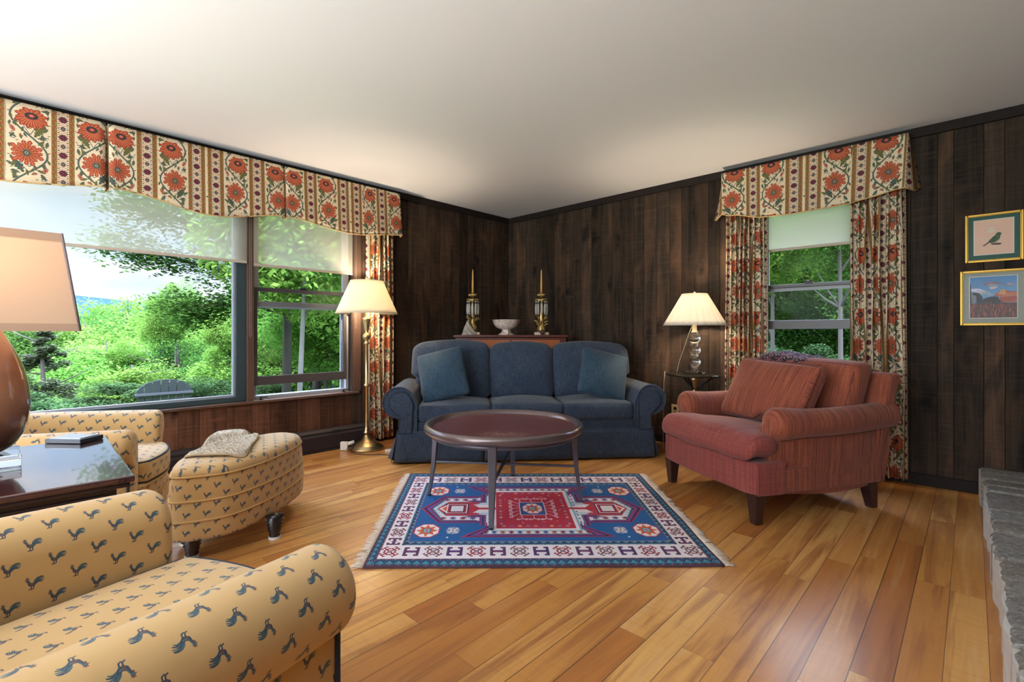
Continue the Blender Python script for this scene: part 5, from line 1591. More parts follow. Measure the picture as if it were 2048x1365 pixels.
# side bodies: arms with rolled tops which sweep from low front to the back
def arm_sweep(sgn):
    ny = 18
    def sec(t):
        y = 0.17 + 0.80 * t
        # roll centre and radius; panel foot pulled in towards the bottom
        r = 0.078 + 0.012 * math.exp(-(t / .14) ** 2)
        cx = 0.395 + 0.022 * math.sin(PI * min(1, t * 1.1)) ; cz = 0.525 + 0.030 * t ** 2 + 0.012 * (1 - t)
        zb = 0.150 - 0.022 * math.sin(PI * t)
        return y, r, cx, cz, zb
    vs = []; uv = []; n = None
    K = 5
    ts = [(-0.001 - 0.075 * math.sin(PI / 2 * (1 - k / K)), 1 - (1 - math.cos(PI / 2 * (1 - k / K))) ) for k in range(K)]
    rows = []
    for k in range(K):
        a = PI / 2 * k / K      # 0 = tip, 90 = full section
        rows.append((0.0, -0.055 * math.cos(a), 0.35 + 0.65 * math.sin(a)))
    for j in range(ny + 1): rows.append((j / ny, 0.0, 1.0))
    for (t, dy, s) in rows:
        y, r, cx, cz, zb = sec(t)
        pts = []
        xo = cx + r * 0.22
        pts.append((xo - 0.035, zb)); pts.append((xo - 0.018, zb + .10)); pts.append((xo - 0.004, zb + .2)); pts.append((xo, cz - r * .98))
        for k in range(19):
            a = R(-58) + R(58 + 176) * k / 18
            pts.append((cx + r * math.cos(a), cz + r * math.sin(a)))
        pts += [(cx - r * .92, cz - .09), (cx - r * .92, zb + .05), (cx - r * .9, zb)]
        if s < 1:
            pts = [(cx + (x - cx) * s if z > cz - r else cx + (x - cx) * (0.8 + .2 * s), cz + (z - cz) * s if z > cz - r * 1.02 else (cz - r * .98 * s + (z - (cz - r * .98)))) for x, z in pts]
        n = len(pts)
        acc = 0; last = None
        for x, z in pts:
            if last: acc += math.hypot(x - last[0], z - last[1])
            last = (x, z)
            vs.append((sgn * x, y + dy, z)); uv.append((y + dy, acc))
    fs = [(j * n + i, j * n + i + 1, (j + 1) * n + i + 1, (j + 1) * n + i) for j in range(len(rows) - 1) for i in range(n - 1)]
    mb = MB().add(vs, fs, [(u, v) for u, v in uv])
    m = (len(rows) - 1) * n
    mb.add([vs[i] for i in range(n)], [tuple(range(n))], [(vs[i][0], vs[i][2]) for i in range(n)])
    mb.add([vs[m + i] for i in range(n)], [tuple(range(n))], [(vs[m + i][0], vs[m + i][2]) for i in range(n)])
    o = mb.build('arm', M['rust'], ARM, doubles=True, auto=55)
    # seam under the roll
    pts = []
    for j in range(ny + 1):
        y, r, cx, cz, zb = sec(j / ny); pts.append((sgn * (cx + r * 0.22 + .001), y, cz - r * .97))
    MB().tube(pts, 0.004, 5).build('seam', M['rustpiping'], o)
arm_sweep(-1); arm_sweep(1)
# side pieces in front of the arms (lower body) and deck
MB().prism([(-.43, .12), (.43, .12), (.405, .92), (-.405, .92)], 0.155, 0.30).build('seat_deck', M['rust'], ARM, smooth=False, bevel=0.02, bseg=3)
# outside back, raked
def back_fn():
    mb = MB()
    def P(x, y, z): return (x, y + 0.20 * (z - .15), z)
    z0, z1 = 0.145, 0.80
    vs = []
    for z, wx in ((z0, .395), (.45, .425), (z1, .455)):
        for (sx, dy) in ((-1, .79), (1, .79), (1, .89), (-1, .89)):
            vs.append(P(sx * wx, dy - (.0 if z < .7 else .0), z))
    fs = [(0, 1, 2, 3)[::-1], (8, 9, 10, 11)]
    for k in (0, 4):
        for i in range(4): fs.append((k + i, k + (i + 1) % 4, k + 4 + (i + 1) % 4, k + 4 + i))
    return mb.add(vs, fs)
back_fn().build('back_frame', M['rust'], ARM, smooth=True, bevel=0.028, bseg=4, auto=40)
# seat cushion, T-shaped with a soft drooping front edge
def seat_warp(x, y, z):
    t = (y + .36) / .72
    e_ = 0.095 * smoothstep(.30, .22, t)
    X = x * (1 + e_ / 0.33)
    Z = z + 0.022 * math.exp(-((t - .12) / .2) ** 2) - 0.035 * smoothstep(.35, .9, t) + 0.004 * math.sin(22 * x + 6) * smoothstep(.5, .1, t) - 0.02 * smoothstep(.08, 0, t)
    Y = y - 0.012 * math.cos(PI * x / .7)
    return (X, Y, Z)
c = cushion(0.66, 0.74, 0.125, r=0.052, puff=0.028, n=20, nz=6, warp=seat_warp, side=0.01).build('seat_cushion', M['rose'], ARM, doubles=True, loc=(0, 0.325, 0.400))
piping(0.66, 0.74, 0.125, 0.052, 0.0045, warp=seat_warp, n=14, z=(-0.045,)).build('piping', M['rustpiping'], c)
# back cushion
def bw(x, y, z):
    t = y / .46 + .5
    return (x * (1 + .10 * t), -z + 0.26 * y + 0.008 * math.sin(8 * x + 1), y + 0.006 * math.cos(PI * x / .7) * t)
c = cushion(0.70, 0.46, 0.16, r=0.05, puff=0.035, n=16, nz=5, warp=bw, side=.006).build('back_cushion', M['rust'], ARM, doubles=True, loc=(0, 0.775, 0.630))
piping(0.70, 0.46, 0.16, 0.05, 0.0045, warp=bw, n=14).build('piping', M['rustpiping'], c)
# loose cushion on the seat
def lw(x, y, z):
    t = y / .42 + .5
    d = 0.06 * math.exp(-((x - .08) / .06) ** 2) * smoothstep(.32, 0, t)
    return (x, y + d * .8, z + d * .5 + .004 * math.sin(11 * x))
throw_pillow(0.63, 0.43, 0.085, place(AM, 0.015, 0.480, 0.655, 27, -3, 3), M['rust'], 'big rust coloured cushion standing on the seat of the rust armchair', 'cushion', 'loose_cushion', r=0.04, puff=0.05, pip=2, warp=lw, pipmat=M['rustpiping'])
# shawl over the back
def shawl(u, v):
    x = -0.40 + 0.42 * u + 0.012 * math.sin(9 * v)
    s = v * 0.52                      # from front of the crest over the top and down behind
    zt = 0.885 + 0.008 * math.sin(7 * u) - .02 * (2 * u - .8) ** 2
    if s < 0.10: p = (0.740 + .05 * (s / .10), zt - 0.050 * (1 - s / 0.10) ** 1.5)
    elif s < 0.24: p = (0.790 + (s - .10) * 1.5, zt + 0.012 * math.sin((s - .1) / .14 * PI))
    else: p = (1.000 + .12 * (s - .24), zt - (s - .24) * .95)
    return (x, p[0] + .004 * math.sin(30 * u + 5 * v), p[1] + .004 * math.sin(24 * u))
sh = MB().grid(40, 40, shawl, lambda u, v: (u * .5, v * .55)).build('shawl', M['shawl'], None, solid=0.006)
sh.matrix_world = AM
tag(sh, 'dark flowered shawl draped over the back of the rust armchair', 'shawl')
# tasselled end that falls inside the far arm
mb = MB(); rnd = random.Random(8)
for k in range(26):
    x0 = -0.385 + rnd.uniform(-.02, .03); y0 = 0.64 + rnd.uniform(-.05, .06)
    pts = [(x0 + rnd.uniform(-.008, .008) * q, y0 - .022 * q + rnd.uniform(-.006, .006), 0.655 - 0.006 * q + .018 * math.sin(q * .8 + k)) for q in range(5)]
    mb.tube(pts, 0.003, 5)
mb.build('tassels', simple('tassel_yarn', (64, 54, 78), 0.95), sh)
def fall(u, v):
    return (-0.405 + 0.045 * u + .01 * math.sin(5 * v), 0.80 - 0.17 * v, 0.86 - 0.19 * v + .01 * math.sin(8 * u))
MB().grid(8, 16, fall, lambda u, v: (u * .1, v * .3)).build('side_fall', M['shawl'], sh, solid=0.006)

# ================================================================ rooster chairs
def rooster_chair(loc, rz, label):
    t = empty('club_chair', loc, rz, label, 'armchair', 'yellow armchairs with a rooster pattern')
    fab = M['rooster']
    # arms: the print runs up the inner face, over the roll and down to the seam; the outer panel is cut separately
    for sgn in (-1, 1):
        cx, cz, r = sgn * 0.345, 0.524, 0.088
        roll = []
        for k in range(27):
            a = R(-64) + R(64 + 172) * k / 26
            roll.append((cx + sgn * r * math.cos(a), cz + r * math.sin(a)))
        roll += [(cx - sgn * .088, cz - .05), (cx - sgn * .086, .34), (cx - sgn * .084, 0.13)]
        outer = [(cx + sgn * .030, 0.13), (cx + sgn * .033, .30), (cx + sgn * .036, cz - r * .90)]
        def wp(x, y, z, sgn=sgn):
            q = max(0, y) / .75
            zz = z + 0.030 * q * smoothstep(.3, .6, z)
            return (x + sgn * 0.018 * math.sin(PI * min(1, q)), y, zz)
        K = 5; rn = 0.034
        rows = [(rn * (1 - math.sin(PI / 2 * (1 - k / K))), -rn * (1 - math.cos(PI / 2 * (1 - k / K)))) for k in range(K)] + [(rn + (.80 - rn) * j / 14, 0.0) for j in range(15)]
        mb = MB()
        for strip, um, vm in ((roll, -sgn, -1), (outer, sgn, 1)):
            n_ = len(strip); acc = [0]
            for p, q in zip(strip, strip[1:]): acc.append(acc[-1] + math.hypot(q[0] - p[0], q[1] - p[1]))
            vs = []; uv = []
            for y, sh in rows:
                for i, (x, z) in enumerate(strip):
                    if sh:
                        dx, dz = x - cx, (z - cz if z > .46 else 0); L = math.hypot(dx, dz) + 1e-9
                        x += dx / L * sh; z += dz / L * sh
                    vs.append(wp(x, y, z)); uv.append((um * y, vm * acc[i] + (.034 if vm < 0 else 0)))
            mb.add(vs, [(j * n_ + i, j * n_ + i + 1, (j + 1) * n_ + i + 1, (j + 1) * n_ + i) for j in range(len(rows) - 1) for i in range(n_ - 1)], uv)
            if strip is roll: f0 = [vs[i] for i in range(n_)]; f1 = [vs[(len(rows) - 1) * n_ + i] for i in range(n_)]
            else:
                f0 = [vs[i] for i in range(n_)] + f0; f1 = [vs[(len(rows) - 1) * n_ + i] for i in range(n_)] + f1
        for cap in (f0, f1): mb.add(cap, [tuple(range(len(cap)))], [(p[0], p[2]) for p in cap])
        a = mb.build('arm', fab, t, doubles=True, auto=60)
        MB().tube([wp(cx + sgn * .036, 0.020, z) for z in (0.14, .25, .36, .452)], 0.006, 6).build('piping', M['dkpiping'], a)
        MB().tube([wp(cx + sgn * .038, y, cz - r * .92) for y in [.03 + .07 * k for k in range(11)]], 0.0022, 5).build('seam', M['piping'], a)
    # base below the seat, three piped tiers
    def base_out(z, g=0.0):
        pts = []
        for k in range(13):
            x = -0.30 + 0.60 * k / 12
            pts.append((x, -0.012 - g - 0.055 * math.cos(PI * x / .62)))
        return pts
    poly = base_out(0) + [(.33, .10), (.33, .84), (-.33, .84), (-.33, .10)]
    MB().prism(poly, 0.11, 0.325).build('seat_base', fab, t, smooth=False, bevel=0.016, bseg=4)
    for z in (0.19, 0.255, 0.318):
        MB().tube([(x, y - .002, z) for x, y in base_out(0, .002)], 0.0045, 6).build('base_piping', M['piping'], t)
    # seat cushion with bowed front
    def wp2(x, y, z):
        tt = (y + .32) / .64
        return (x, y - 0.055 * math.cos(PI * x / .56) * smoothstep(.7, 0, tt), z)
    c = cushion(0.522, 0.66, 0.115, r=0.030, puff=0.022, n=16, nz=5, warp=wp2).build('seat_cushion', fab, t, doubles=True, loc=(0, 0.305, 0.380))
    piping(0.522, 0.66, 0.115, 0.030, 0.0055, warp=wp2, n=14).build('piping', M['dkpiping'], c)
    # curved back with rounded top
    def bk(u, v):
        x = -0.385 + 0.77 * u
        top = 0.84 - 0.20 * abs(2 * u - 1) ** 3.2
        th = 2 * PI * v
        y = 0.78 - 0.10 * (2 * u - 1) ** 2
        zc = (top + .12) / 2; hz = (top - .12) / 2
        ct, st_ = math.cos(th), math.sin(th)
        py = 0.085 * (abs(ct) ** .6) * (1 if ct > 0 else -1); pz = hz * (abs(st_) ** .45) * (1 if st_ > 0 else -1)
        z = zc + pz
        return (x, y + py + 0.12 * (z - .3), z)
    MB().grid(24, 32, bk, lambda u, v: (u * .78, v * 1.7)).build('backrest', fab, t, doubles=True)
    for (x, y) in [(-.30, .03), (.30, .03), (-.29, .78), (.29, .78)]:
        MB().lathe([(0, 0), (.014, 0), (.016, .02), (.024, .06), (.028, .09), (.018, .10), (.028, .12), (0, .12)], 14, (x, y, 0)).build('leg', M['leg_black'], t)
    return t
rooster_chair((2.868, -3.945, 0), R(194), 'yellow rooster print armchair nearest the camera, cut off by the lower left corner')
fc_ = rooster_chair((1.045, -3.790, 0), R(160), 'yellow rooster print armchair beyond the side table, under the picture window')
fc_.scale = (0.93, 1.0, 0.965)

# ================================================================ ottoman
def spline_closed(P, n=6):
    out = []; m = len(P)
    for i in range(m):
        p0, p1, p2, p3 = [np.array(P[(i + k - 1) % m]) for k in range(4)]
        for k in range(n):
            t = k / n
            out.append(tuple(0.5 * ((2 * p1) + (-p0 + p2) * t + (2 * p0 - 5 * p1 + 4 * p2 - p3) * t * t + (-p0 + 3 * p1 - 3 * p2 + p3) * t ** 3)))
    return out
OC = (1.37, -3.46)
outw = [(1.57, -3.795), (1.63, -3.69), (1.64, -3.56), (1.53, -3.355), (1.34, -3.15), (1.20, -3.075), (1.08, -3.09), (1.04, -3.20), (1.09, -3.38), (1.17, -3.54), (1.27, -3.67), (1.37, -3.745), (1.48, -3.79)]
out = spline_closed([(x - OC[0], y - OC[1]) for x, y in outw], 6)
OTT = empty('ottoman', (OC[0], OC[1], 0), 0, 'rounded yellow rooster print ottoman with piped tiers and black turned legs', 'ottoman')
n = len(out); acc = [0]
for p, q in zip(out, out[1:] + out[:1]): acc.append(acc[-1] + math.hypot(q[0] - p[0], q[1] - p[1]))
def ring(sc, z, off=0.0):
    return [(x * sc * (1 + off), y * sc * (1 + off), z) for x, y in out]
lev = [(1.02, .102), (1.035, .114), (1.045, .155), (1.032, .190), (1.038, .21), (1.036, .245), (1.015, .278), (1.02, .30), (1.012, .345), (0.99, .385)]
vs = []; uv = []
for s, z in lev:
    for i in range(n + 1):
        x, y = out[i % n]; vs.append((x * s, y * s, z)); uv.append((acc[i], z))
w = n + 1
fs = [(j * w + i, j * w + i + 1, (j + 1) * w + i + 1, (j + 1) * w + i) for j in range(len(lev) - 1) for i in range(n)]
mb = MB().add(vs, fs, uv); mb.add([(x * 1.02, y * 1.02, .102) for x, y in out], [tuple(range(n - 1, -1, -1))])
mb.build('body', M['rooster'], OTT, doubles=True)
vs = []; uv = []
tops = [(.99, .385), (.995, .394), (0.98, .408), (.945, .420), (.87, .430), (.75, .437), (.55, .442), (.3, .445), (.08, .446)]
for s, z in tops:
    for i in range(n):
        x, y = out[i]; vs.append((x * s, y * s, z)); uv.append((x * s * .4 + y * s * -.9, x * s * .9 + y * s * .4))
fs = [(j * n + i, j * n + (i + 1) % n, (j + 1) * n + (i + 1) % n, (j + 1) * n + i) for j in range(len(tops) - 1) for i in range(n)]
fs.append(tuple((len(tops) - 1) * n + i for i in range(n)))
MB().add(vs, fs, uv).build('top', M['rooster'], OTT)
for z, q in ((.190, 1.036), (.278, 1.02), (.386, .997)):
    MB().tube([(x * q, y * q, z) for x, y in out], 0.0055, 6, closed=True).build('piping', M['piping'], OTT)
for (x, y) in [(1.60, -3.375), (1.54, -3.72), (1.155, -3.17), (1.36, -3.70)]:
    l = MB().lathe([(0, .012), (.026, .012), (.028, .02), (.024, .03), (.032, .040), (.027, .046), (.037, .056), (.030, .063), (.041, .074), (.034, .081), (.044, .094), (.036, .101), (.046, .115), (0, .125)], 18, (x - OC[0], y - OC[1], 0)).build('leg', M['leg_black'], OTT)
    MB().lathe([(0, 0), (.030, 0), (.030, .012), (0, .012)], 18, (x - OC[0], y - OC[1], 0)).build('foot_pad', M['white_plastic'], l, auto=40)
# folded cloth on the ottoman
cl = [(1.403, -3.715), (1.318, -3.666), (1.209, -3.606), (0.961, -3.454), (0.965, -3.365), (1.025, -3.308), (1.214, -3.322), (1.425, -3.426), (1.583, -3.509), (1.564, -3.569), (1.522, -3.621), (1.469, -3.681)]
clo = spline_closed(cl, 5)
def cz_(x, y):
    d = min(math.hypot(x - p[0] - OC[0], y - p[1] - OC[1]) for p in out)
    ins = d
    return 0.446 - 0.048 * max(0, 1 - ins / .10) ** 2
cxm = sum(p[0] for p in clo) / len(clo); cym = sum(p[1] for p in clo) / len(clo)
vs = []; uv = []; NR = 22; n2 = len(clo)
for j in range(NR + 1):
    s = 1 - j / NR * 0.98
    for i in range(n2):
        x = cxm + (clo[i][0] - cxm) * s; y = cym + (clo[i][1] - cym) * s
        wob = 0.0045 * math.sin(120 * (x * .9 + y * .35) + 3 * math.sin(16 * y)) + 0.003 * math.sin(60 * (x - y))
        vs.append((x, y, cz_(x, y) + 0.008 + wob * .8 * (1 if j > 0 else .3))); uv.append((x * 1.0, y * 1.0))
fs = [(j * n2 + i, j * n2 + (i + 1) % n2, (j + 1) * n2 + (i + 1) % n2, (j + 1) * n2 + i) for j in range(NR) for i in range(n2)]
o = MB().add(vs, fs, uv).build('folded_throw', M['quilt'], None, solid=0.012)
tag(o, 'crinkled beige folded cloth lying on the rooster print ottoman', 'throw')
MB().tube([(x, y, cz_(x, y) + 0.008) for x, y in clo], 0.006, 6, closed=True).build('hem', simple('throw_hem', (176, 158, 128), .9, bump=.4, bscale=300), o)

# ================================================================ side table and what stands on it
ST = empty('side_table', (1.90, -4.55, 0), R(-1.8), 'dark glossy mahogany side table between the two rooster print armchairs', 'table')
MB().box(-.385, .375, -.50, .505, .566, .585).build('top_moulding', M['mahogd'], ST, smooth=False, bevel=0.008, bseg=3)
MB().box(-.395, .385, -.51, .515, .582, .603).build('tabletop', M['mahog'], ST, smooth=False, bevel=0.006, bseg=3)
MB().box(-.355, .345, -.47, .475, .34, .566).build('apron', M['mahogd'], ST, smooth=False, bevel=0.003)
for (x0, x1) in ((-.34, .33),):
    dr = MB().box(.345, .352, -.44, .445, .36, .55).build('drawer', M['mahogd'], ST, smooth=False, bevel=0.002)
    for yy in (-.2, .2): MB().sphere((.364, yy, .455), .012, 12, 8).build('knob', M['brass'], dr)
for (x, y) in [(-.33, -.44), (.32, -.44), (-.33, .45), (.32, .45)]:
    tleg(x, y, 0.018, 0.027, 0.34, parent=ST, mat=M['mahogd'])
# flat tile tray
TR = empty('trinket_tray', (1.545, -4.125, 0.6035), R(40), 'small flat silver and slate tray at the far edge of the mahogany side table', 'tray')
MB().box(-.075, .075, -.05, .05, 0.0, .018).build('tray_base', M['slate'], TR, smooth=False, bevel=0.003)
MB().box(-.064, .064, -.040, .040, .018, .0205).build('tile', simple('silvered_tile', (176, 180, 188), .25, metal=.6, bump=.6, bscale=60), TR, smooth=False)
# big ceramic lamp
LB = empty('table_lamp', (1.81, -4.375, 0.604), 0, 'large brown glazed ceramic table lamp with a square beige shade, cut by the left edge', 'lamp', 'lit table lamps')
MB().box(-.092, .092, -.092, .092, 0.0, .038).build('acrylic_base', M['crystal'], LB, smooth=False, bevel=0.003)
prof = [(0, .038), (.050, .038), (.060, .044), (.072, .054), (.086, .072), (.103, .103), (.111, .138), (.116, .175), (.117, .215), (.113, .255), (.105, .300), (.094, .337), (.082, .370), (.066, .404), (.052, .434), (.040, .462), (.032, .482), (.028, .495), (0, .495)]
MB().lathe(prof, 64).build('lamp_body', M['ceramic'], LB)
MB().lathe([(0, .495), (.020, .495), (.020, .505), (.010, .51), (.010, .56), (.018, .565), (.018, .60), (0, .60)], 16).build('lamp_neck', M['brass'], LB)
def shade(parent, r0, z0, r1, z1, mat, name='lamp_shade', seg=64, pleats=0, trimmat=None, tw=0.012):
    def fn(u, v):
        a = 2 * PI * u; r = r0 + (r1 - r0) * v
        if pleats: r *= 1 + 0.014 * (1 if math.sin(a * pleats) > 0 else -1) * (0.6 + .4 * abs(math.sin(a * pleats)))
        return (r * math.cos(a), r * math.sin(a), z0 + (z1 - z0) * v)
    o = MB().grid(seg if not pleats else pleats * 8, 6, fn).build(name, mat, parent, solid=0.0015, doubles=True, auto=30 if pleats else None)
    if trimmat:
        for (r, z) in ((r0, z0), (r1, z1)):
            zz = z + tw if z == z0 else z - tw; k = (zz - z0) / (z1 - z0); rr = r0 + (r1 - r0) * k
            MB().lathe([(r + .002, z), (rr + .002, zz)], seg).build('shade_trim', trimmat, o, solid=0.002)
    return o
# square tapered shade, axis-aligned with the table
def sq(h0, z0, h1, z1, g=0.0, nn=8):
    m_ = MB()
    for k in range(4):
        a = PI / 2 * k; ca, sa = math.cos(a), math.sin(a)
        def fn(u, v):
            h = h0 + (h1 - h0) * v + g; x, y = h, (2 * u - 1) * h
            return (x * ca - y * sa, x * sa + y * ca, z0 + (z1 - z0) * v)
        m_.grid(nn, nn, fn)
    return m_
SB = sq(.222, .440, .180, .760).build('lamp_shade', M['shade_b'], LB, smooth=False, solid=0.0015)
BAND = mat_shade('shade_band_cloth', (196, 170, 148), .3)
hz = lambda z: .222 + (.180 - .222) * (z - .440) / .320
sq(hz(.440), .440, hz(.464), .464, .0022, 2).build('shade_trim', BAND, SB, smooth=False)
sq(hz(.732), .732, hz(.760), .760, .0022, 2).build('shade_trim', BAND, SB, smooth=False)
CTM = simple('shade_corner_trim', (120, 104, 104), .8)
for k in range(4):
    a = PI / 4 + PI / 2 * k; q = math.sqrt(2)
    MB().tube([(.224 * q * math.cos(a), .224 * q * math.sin(a), .440), (.182 * q * math.cos(a), .182 * q * math.sin(a), .760)], .004, 6).build('corner_trim', CTM, SB)
def bulb(parent, z, r=0.03, energy=12, col=(1, .78, .54), wz=0.0):
    MB().sphere((0, 0, z), r, 16, 12, (1, 1, 1.25)).build('bulb', M['bulb'], parent)
    d = bpy.data.lights.new('bulb_light', 'POINT'); d.energy = energy; d.color = col; d.shadow_soft_size = 0.04
    o = bpy.data.objects.new('bulb_light', d); COL.objects.link(o); o.parent = parent; o.location = (0, 0, z + .075)
bulb(LB, .60, energy=5)

# ================================================================ coffee table
CT = empty('coffee_table', (2.050, -2.180, 0), R(43.43), 'round dark mahogany coffee table with a raised rim and four slim legs', 'table')
MB().lathe([(0, .462), (.452, .462), (.455, .445), (.0, .440)], 96).build('tabletop', M['ttop'], CT, auto=30)
MB().lathe([(.440, .462), (.446, .474), (.456, .486), (.470, .490), (.482, .484), (.489, .472), (.490, .458), (.484, .445), (.470, .436), (.445, .433), (.440, .445)], 96).build('rim', M['rim'], CT)
MB().lathe([(.40, .436), (.445, .436), (.445, .412), (.435, .408), (.40, .412), (.40, .436)], 96).build('under_ring', M['coppery'], CT)
legs = []
for k, a in enumerate((-100, -10, 80, 170)):
    a = R(a + 3); ca, sa = math.cos(a), math.sin(a)
    prof = [(0.478, 0.012, .013), (.462, .10, .015), (.446, .22, .019), (.437, .34, .022), (.436, .436, .024)]
    mb = MB(); vs = []
    for rr, z, hw in prof:
        for (dr, dt) in ((-hw * .7, -hw), (hw * .7, -hw), (hw * .7, hw), (-hw * .7, hw)):
            vs.append(((rr + dr) * ca - dt * sa, (rr + dr) * sa + dt * ca, z))
    fs = [(3, 2, 1, 0), (16, 17, 18, 19)]
    for j in range(4):
        for i in range(4): fs.append((j * 4 + i, j * 4 + (i + 1) % 4, (j + 1) * 4 + (i + 1) % 4, (j + 1) * 4 + i))
    l = mb.add(vs, fs).build('leg', M['coppery'], CT, smooth=False, bevel=0.003)
    MB().lathe([(0, 0.011), (.012, 0.011), (.013, .018), (0, .018)], 10, (.478 * ca, .478 * sa, 0)).build('glide', M['steel'], l)
    legs.append((ca, sa))
for i, j, z in ((0, 2, .232), (1, 3, .224)):
    (a, b), (c_, d_) = legs[i], legs[j]
    rr = .445
    mb = MB(); p = Vector((a * rr, b * rr, z)); q = Vector((c_ * rr, d_ * rr, z)); dirv = (q - p).normalized(); nn = Vector((-dirv.y, dirv.x, 0)) * .009; up = Vector((0, 0, .006))
    vs = [p - nn - up, p + nn - up, p + nn + up, p - nn + up, q - nn - up, q + nn - up, q + nn + up, q - nn + up]
    mb.add(vs, [(0, 1, 2, 3), (7, 6, 5, 4), (0, 4, 5, 1), (1, 5, 6, 2), (2, 6, 7, 3), (3, 7, 4, 0)]).build('stretcher', M['coppery'], CT, smooth=False, bevel=0.002)

# ================================================================ rug
c4 = [(2.217, -3.237), (3.366, -2.126), (2.395, -1.122), (1.186, -2.266)]
RC = (2.29, -2.19)
def rugp(u, v, z=0.0):
    a = np.array(c4[0]) * (1 - u) * (1 - v) + np.array(c4[1]) * u * (1 - v) + np.array(c4[2]) * u * v + np.array(c4[3]) * (1 - u) * v
    return (a[0] - RC[0], a[1] - RC[1], z)
RUG = empty('rug', (RC[0], RC[1], 0), 0, 'blue, red and cream geometric wool rug with fringed ends under the coffee table', 'rug')
def rz_(u, v):
    e_ = min(v, 1 - v, u, 1 - u)
    return 0.0085 + 0.003 * math.sin(21 * u + 2 * math.sin(9 * v)) * max(0, 1 - e_ / .05) ** 2 * (1 if v < .5 else .4)
nu, nv = 60, 50
mb = MB()
mb.grid(nu, nv, lambda u, v: rugp(u, v, rz_(u, v)))
bot = []
edge = [(i / nu, 0) for i in range(nu)] + [(1, j / nv) for j in range(nv)] + [(1 - i / nu, 1) for i in range(nu)] + [(0, 1 - j / nv) for j in range(nv)]
m_ = len(edge); vs = [rugp(u, v, rz_(u, v)) for u, v in edge] + [rugp(u, v, 0.001) for u, v in edge]
mb.add(vs, [((i + 1) % m_, i, m_ + i, m_ + (i + 1) % m_) for i in range(m_)], [(u, v) for u, v in edge] * 2)
mb.build('weave', M['rug'], RUG)
for side in (0, 1):
    mb = MB(); rnd = random.Random(11 + side)
    for k in range(330):
        v = (k + rnd.random() * .6) / 330
        p = Vector(rugp(side, v, 0.006)); q = Vector(rugp(side + (0.001 if side else -0.001), v, .006)); d = (q - p).normalized()
        tt = Vector((-d.y, d.x, 0)); ln = rnd.uniform(.035, .062); sk = rnd.uniform(-.012, .012) + .010 * math.sin(k * .11)
        mb.tube([p, p + d * ln * .35 + tt * sk * .3 + Vector((0, 0, .003 * rnd.random())), p + d * ln * .7 + tt * sk * .8, p + d * ln + tt * sk * 1.4 + Vector((0, 0, -.004))], [.0019, .0018, .0016, .0009], 4)
    mb.build('fringe', M['fringe'], RUG)

# ================================================================ brass floor lamp
FL = empty('floor_lamp', (0.235, -2.075, 0), 0, 'tall aged brass floor lamp with an ivory cone shade in front of the left curtain', 'lamp')
MB().lathe([(0, 0), (.140, 0), (.148, .006), (.146, .018), (.130, .026), (.128, .034), (.112, .044), (.096, .060), (.078, .068), (.060, .080), (.040, .100), (.026, .122), (.020, .135), (0, .135)], 48).build('base', M['brass'], FL)
MB().lathe([(0, .135), (.030, .140), (.034, .150), (.022, .160), (.026, .172), (.018, .184), (.0165, .20), (.0165, .55), (.022, .556), (.024, .566), (.022, .576), (.0155, .582), (.0145, .93), (.021, .936), (.024, .944), (.018, .952), (.014, .960), (.016, .972), (.030, .985), (.036, 1.004), (.030, 1.022), (.016, 1.034), (.014, 1.046), (.018, 1.06), (.024, 1.10), (.034, 1.15), (.040, 1.165), (.030, 1.17), (.012, 1.18), (.012, 1.26), (0, 1.26)], 24).build('pole', M['brass'], FL)
shade(FL, 0.268, 1.205, 0.140, 1.500, M['shade_w'], trimmat=M['shade_w'], tw=.006)
MB().lathe([(0, 1.51), (.010, 1.512), (.014, 1.525), (.006, 1.54), (0, 1.545)], 12).build('finial', M['brass'], FL)
bulb(FL, 1.30, energy=30)
# white adapter block and cords by the lamp
t = empty('plug_adapter', (0.155, -2.245, 0.0), R(40), 'square white power adapter lying by the foot of the brass floor lamp', 'adapter')
MB().box(-.033, .033, -.018, .018, .004, .078).build('body', M['white_plastic'], t, smooth=False, bevel=0.005, bseg=3)
MB().tube([(.020, 0.0, .055), (.080, .02, .072)], 0.017, 12).build('plug', M['white_plastic'], t)
o = MB().tube([(0.21, -2.20, .05), (0.27, -2.245, .006), (0.36, -2.24, .004), (0.44, -2.19, .004), (0.50, -2.12, .004), (0.62, -2.05, .004), (0.72, -2.06, .004), (.80, -2.00, .004)], 0.004, 6).build('power_cord', M['cord'])
tag(o, 'thin brown cord looping on the floor round the lamp foot to the sofa', 'cord')
o = MB().tube([(0.20, -2.19, .05), (0.22, -2.225, .03), (0.17, -2.25, .012), (.12, -2.25, .005), (.08, -2.20, .004), (.075, -2.13, .004)], 0.003, 6).build('power_cord', M['cord'])
tag(o, 'short brown cord at the white adapter beside the baseboard heater', 'cord')
t = empty('extension_socket', (0.50, -2.02, 0.0), R(60), 'small white extension socket lying between the brass lamp foot and the sofa skirt', 'socket')
MB().box(-.03, .03, -.022, .022, 0.0, .028).build('socket_body', M['white_plastic'], t, smooth=False, bevel=0.006, bseg=3)
MB().box(-.008, .008, .0222, .0226, .008, .02).build('slots', M['steel'], t, smooth=False)

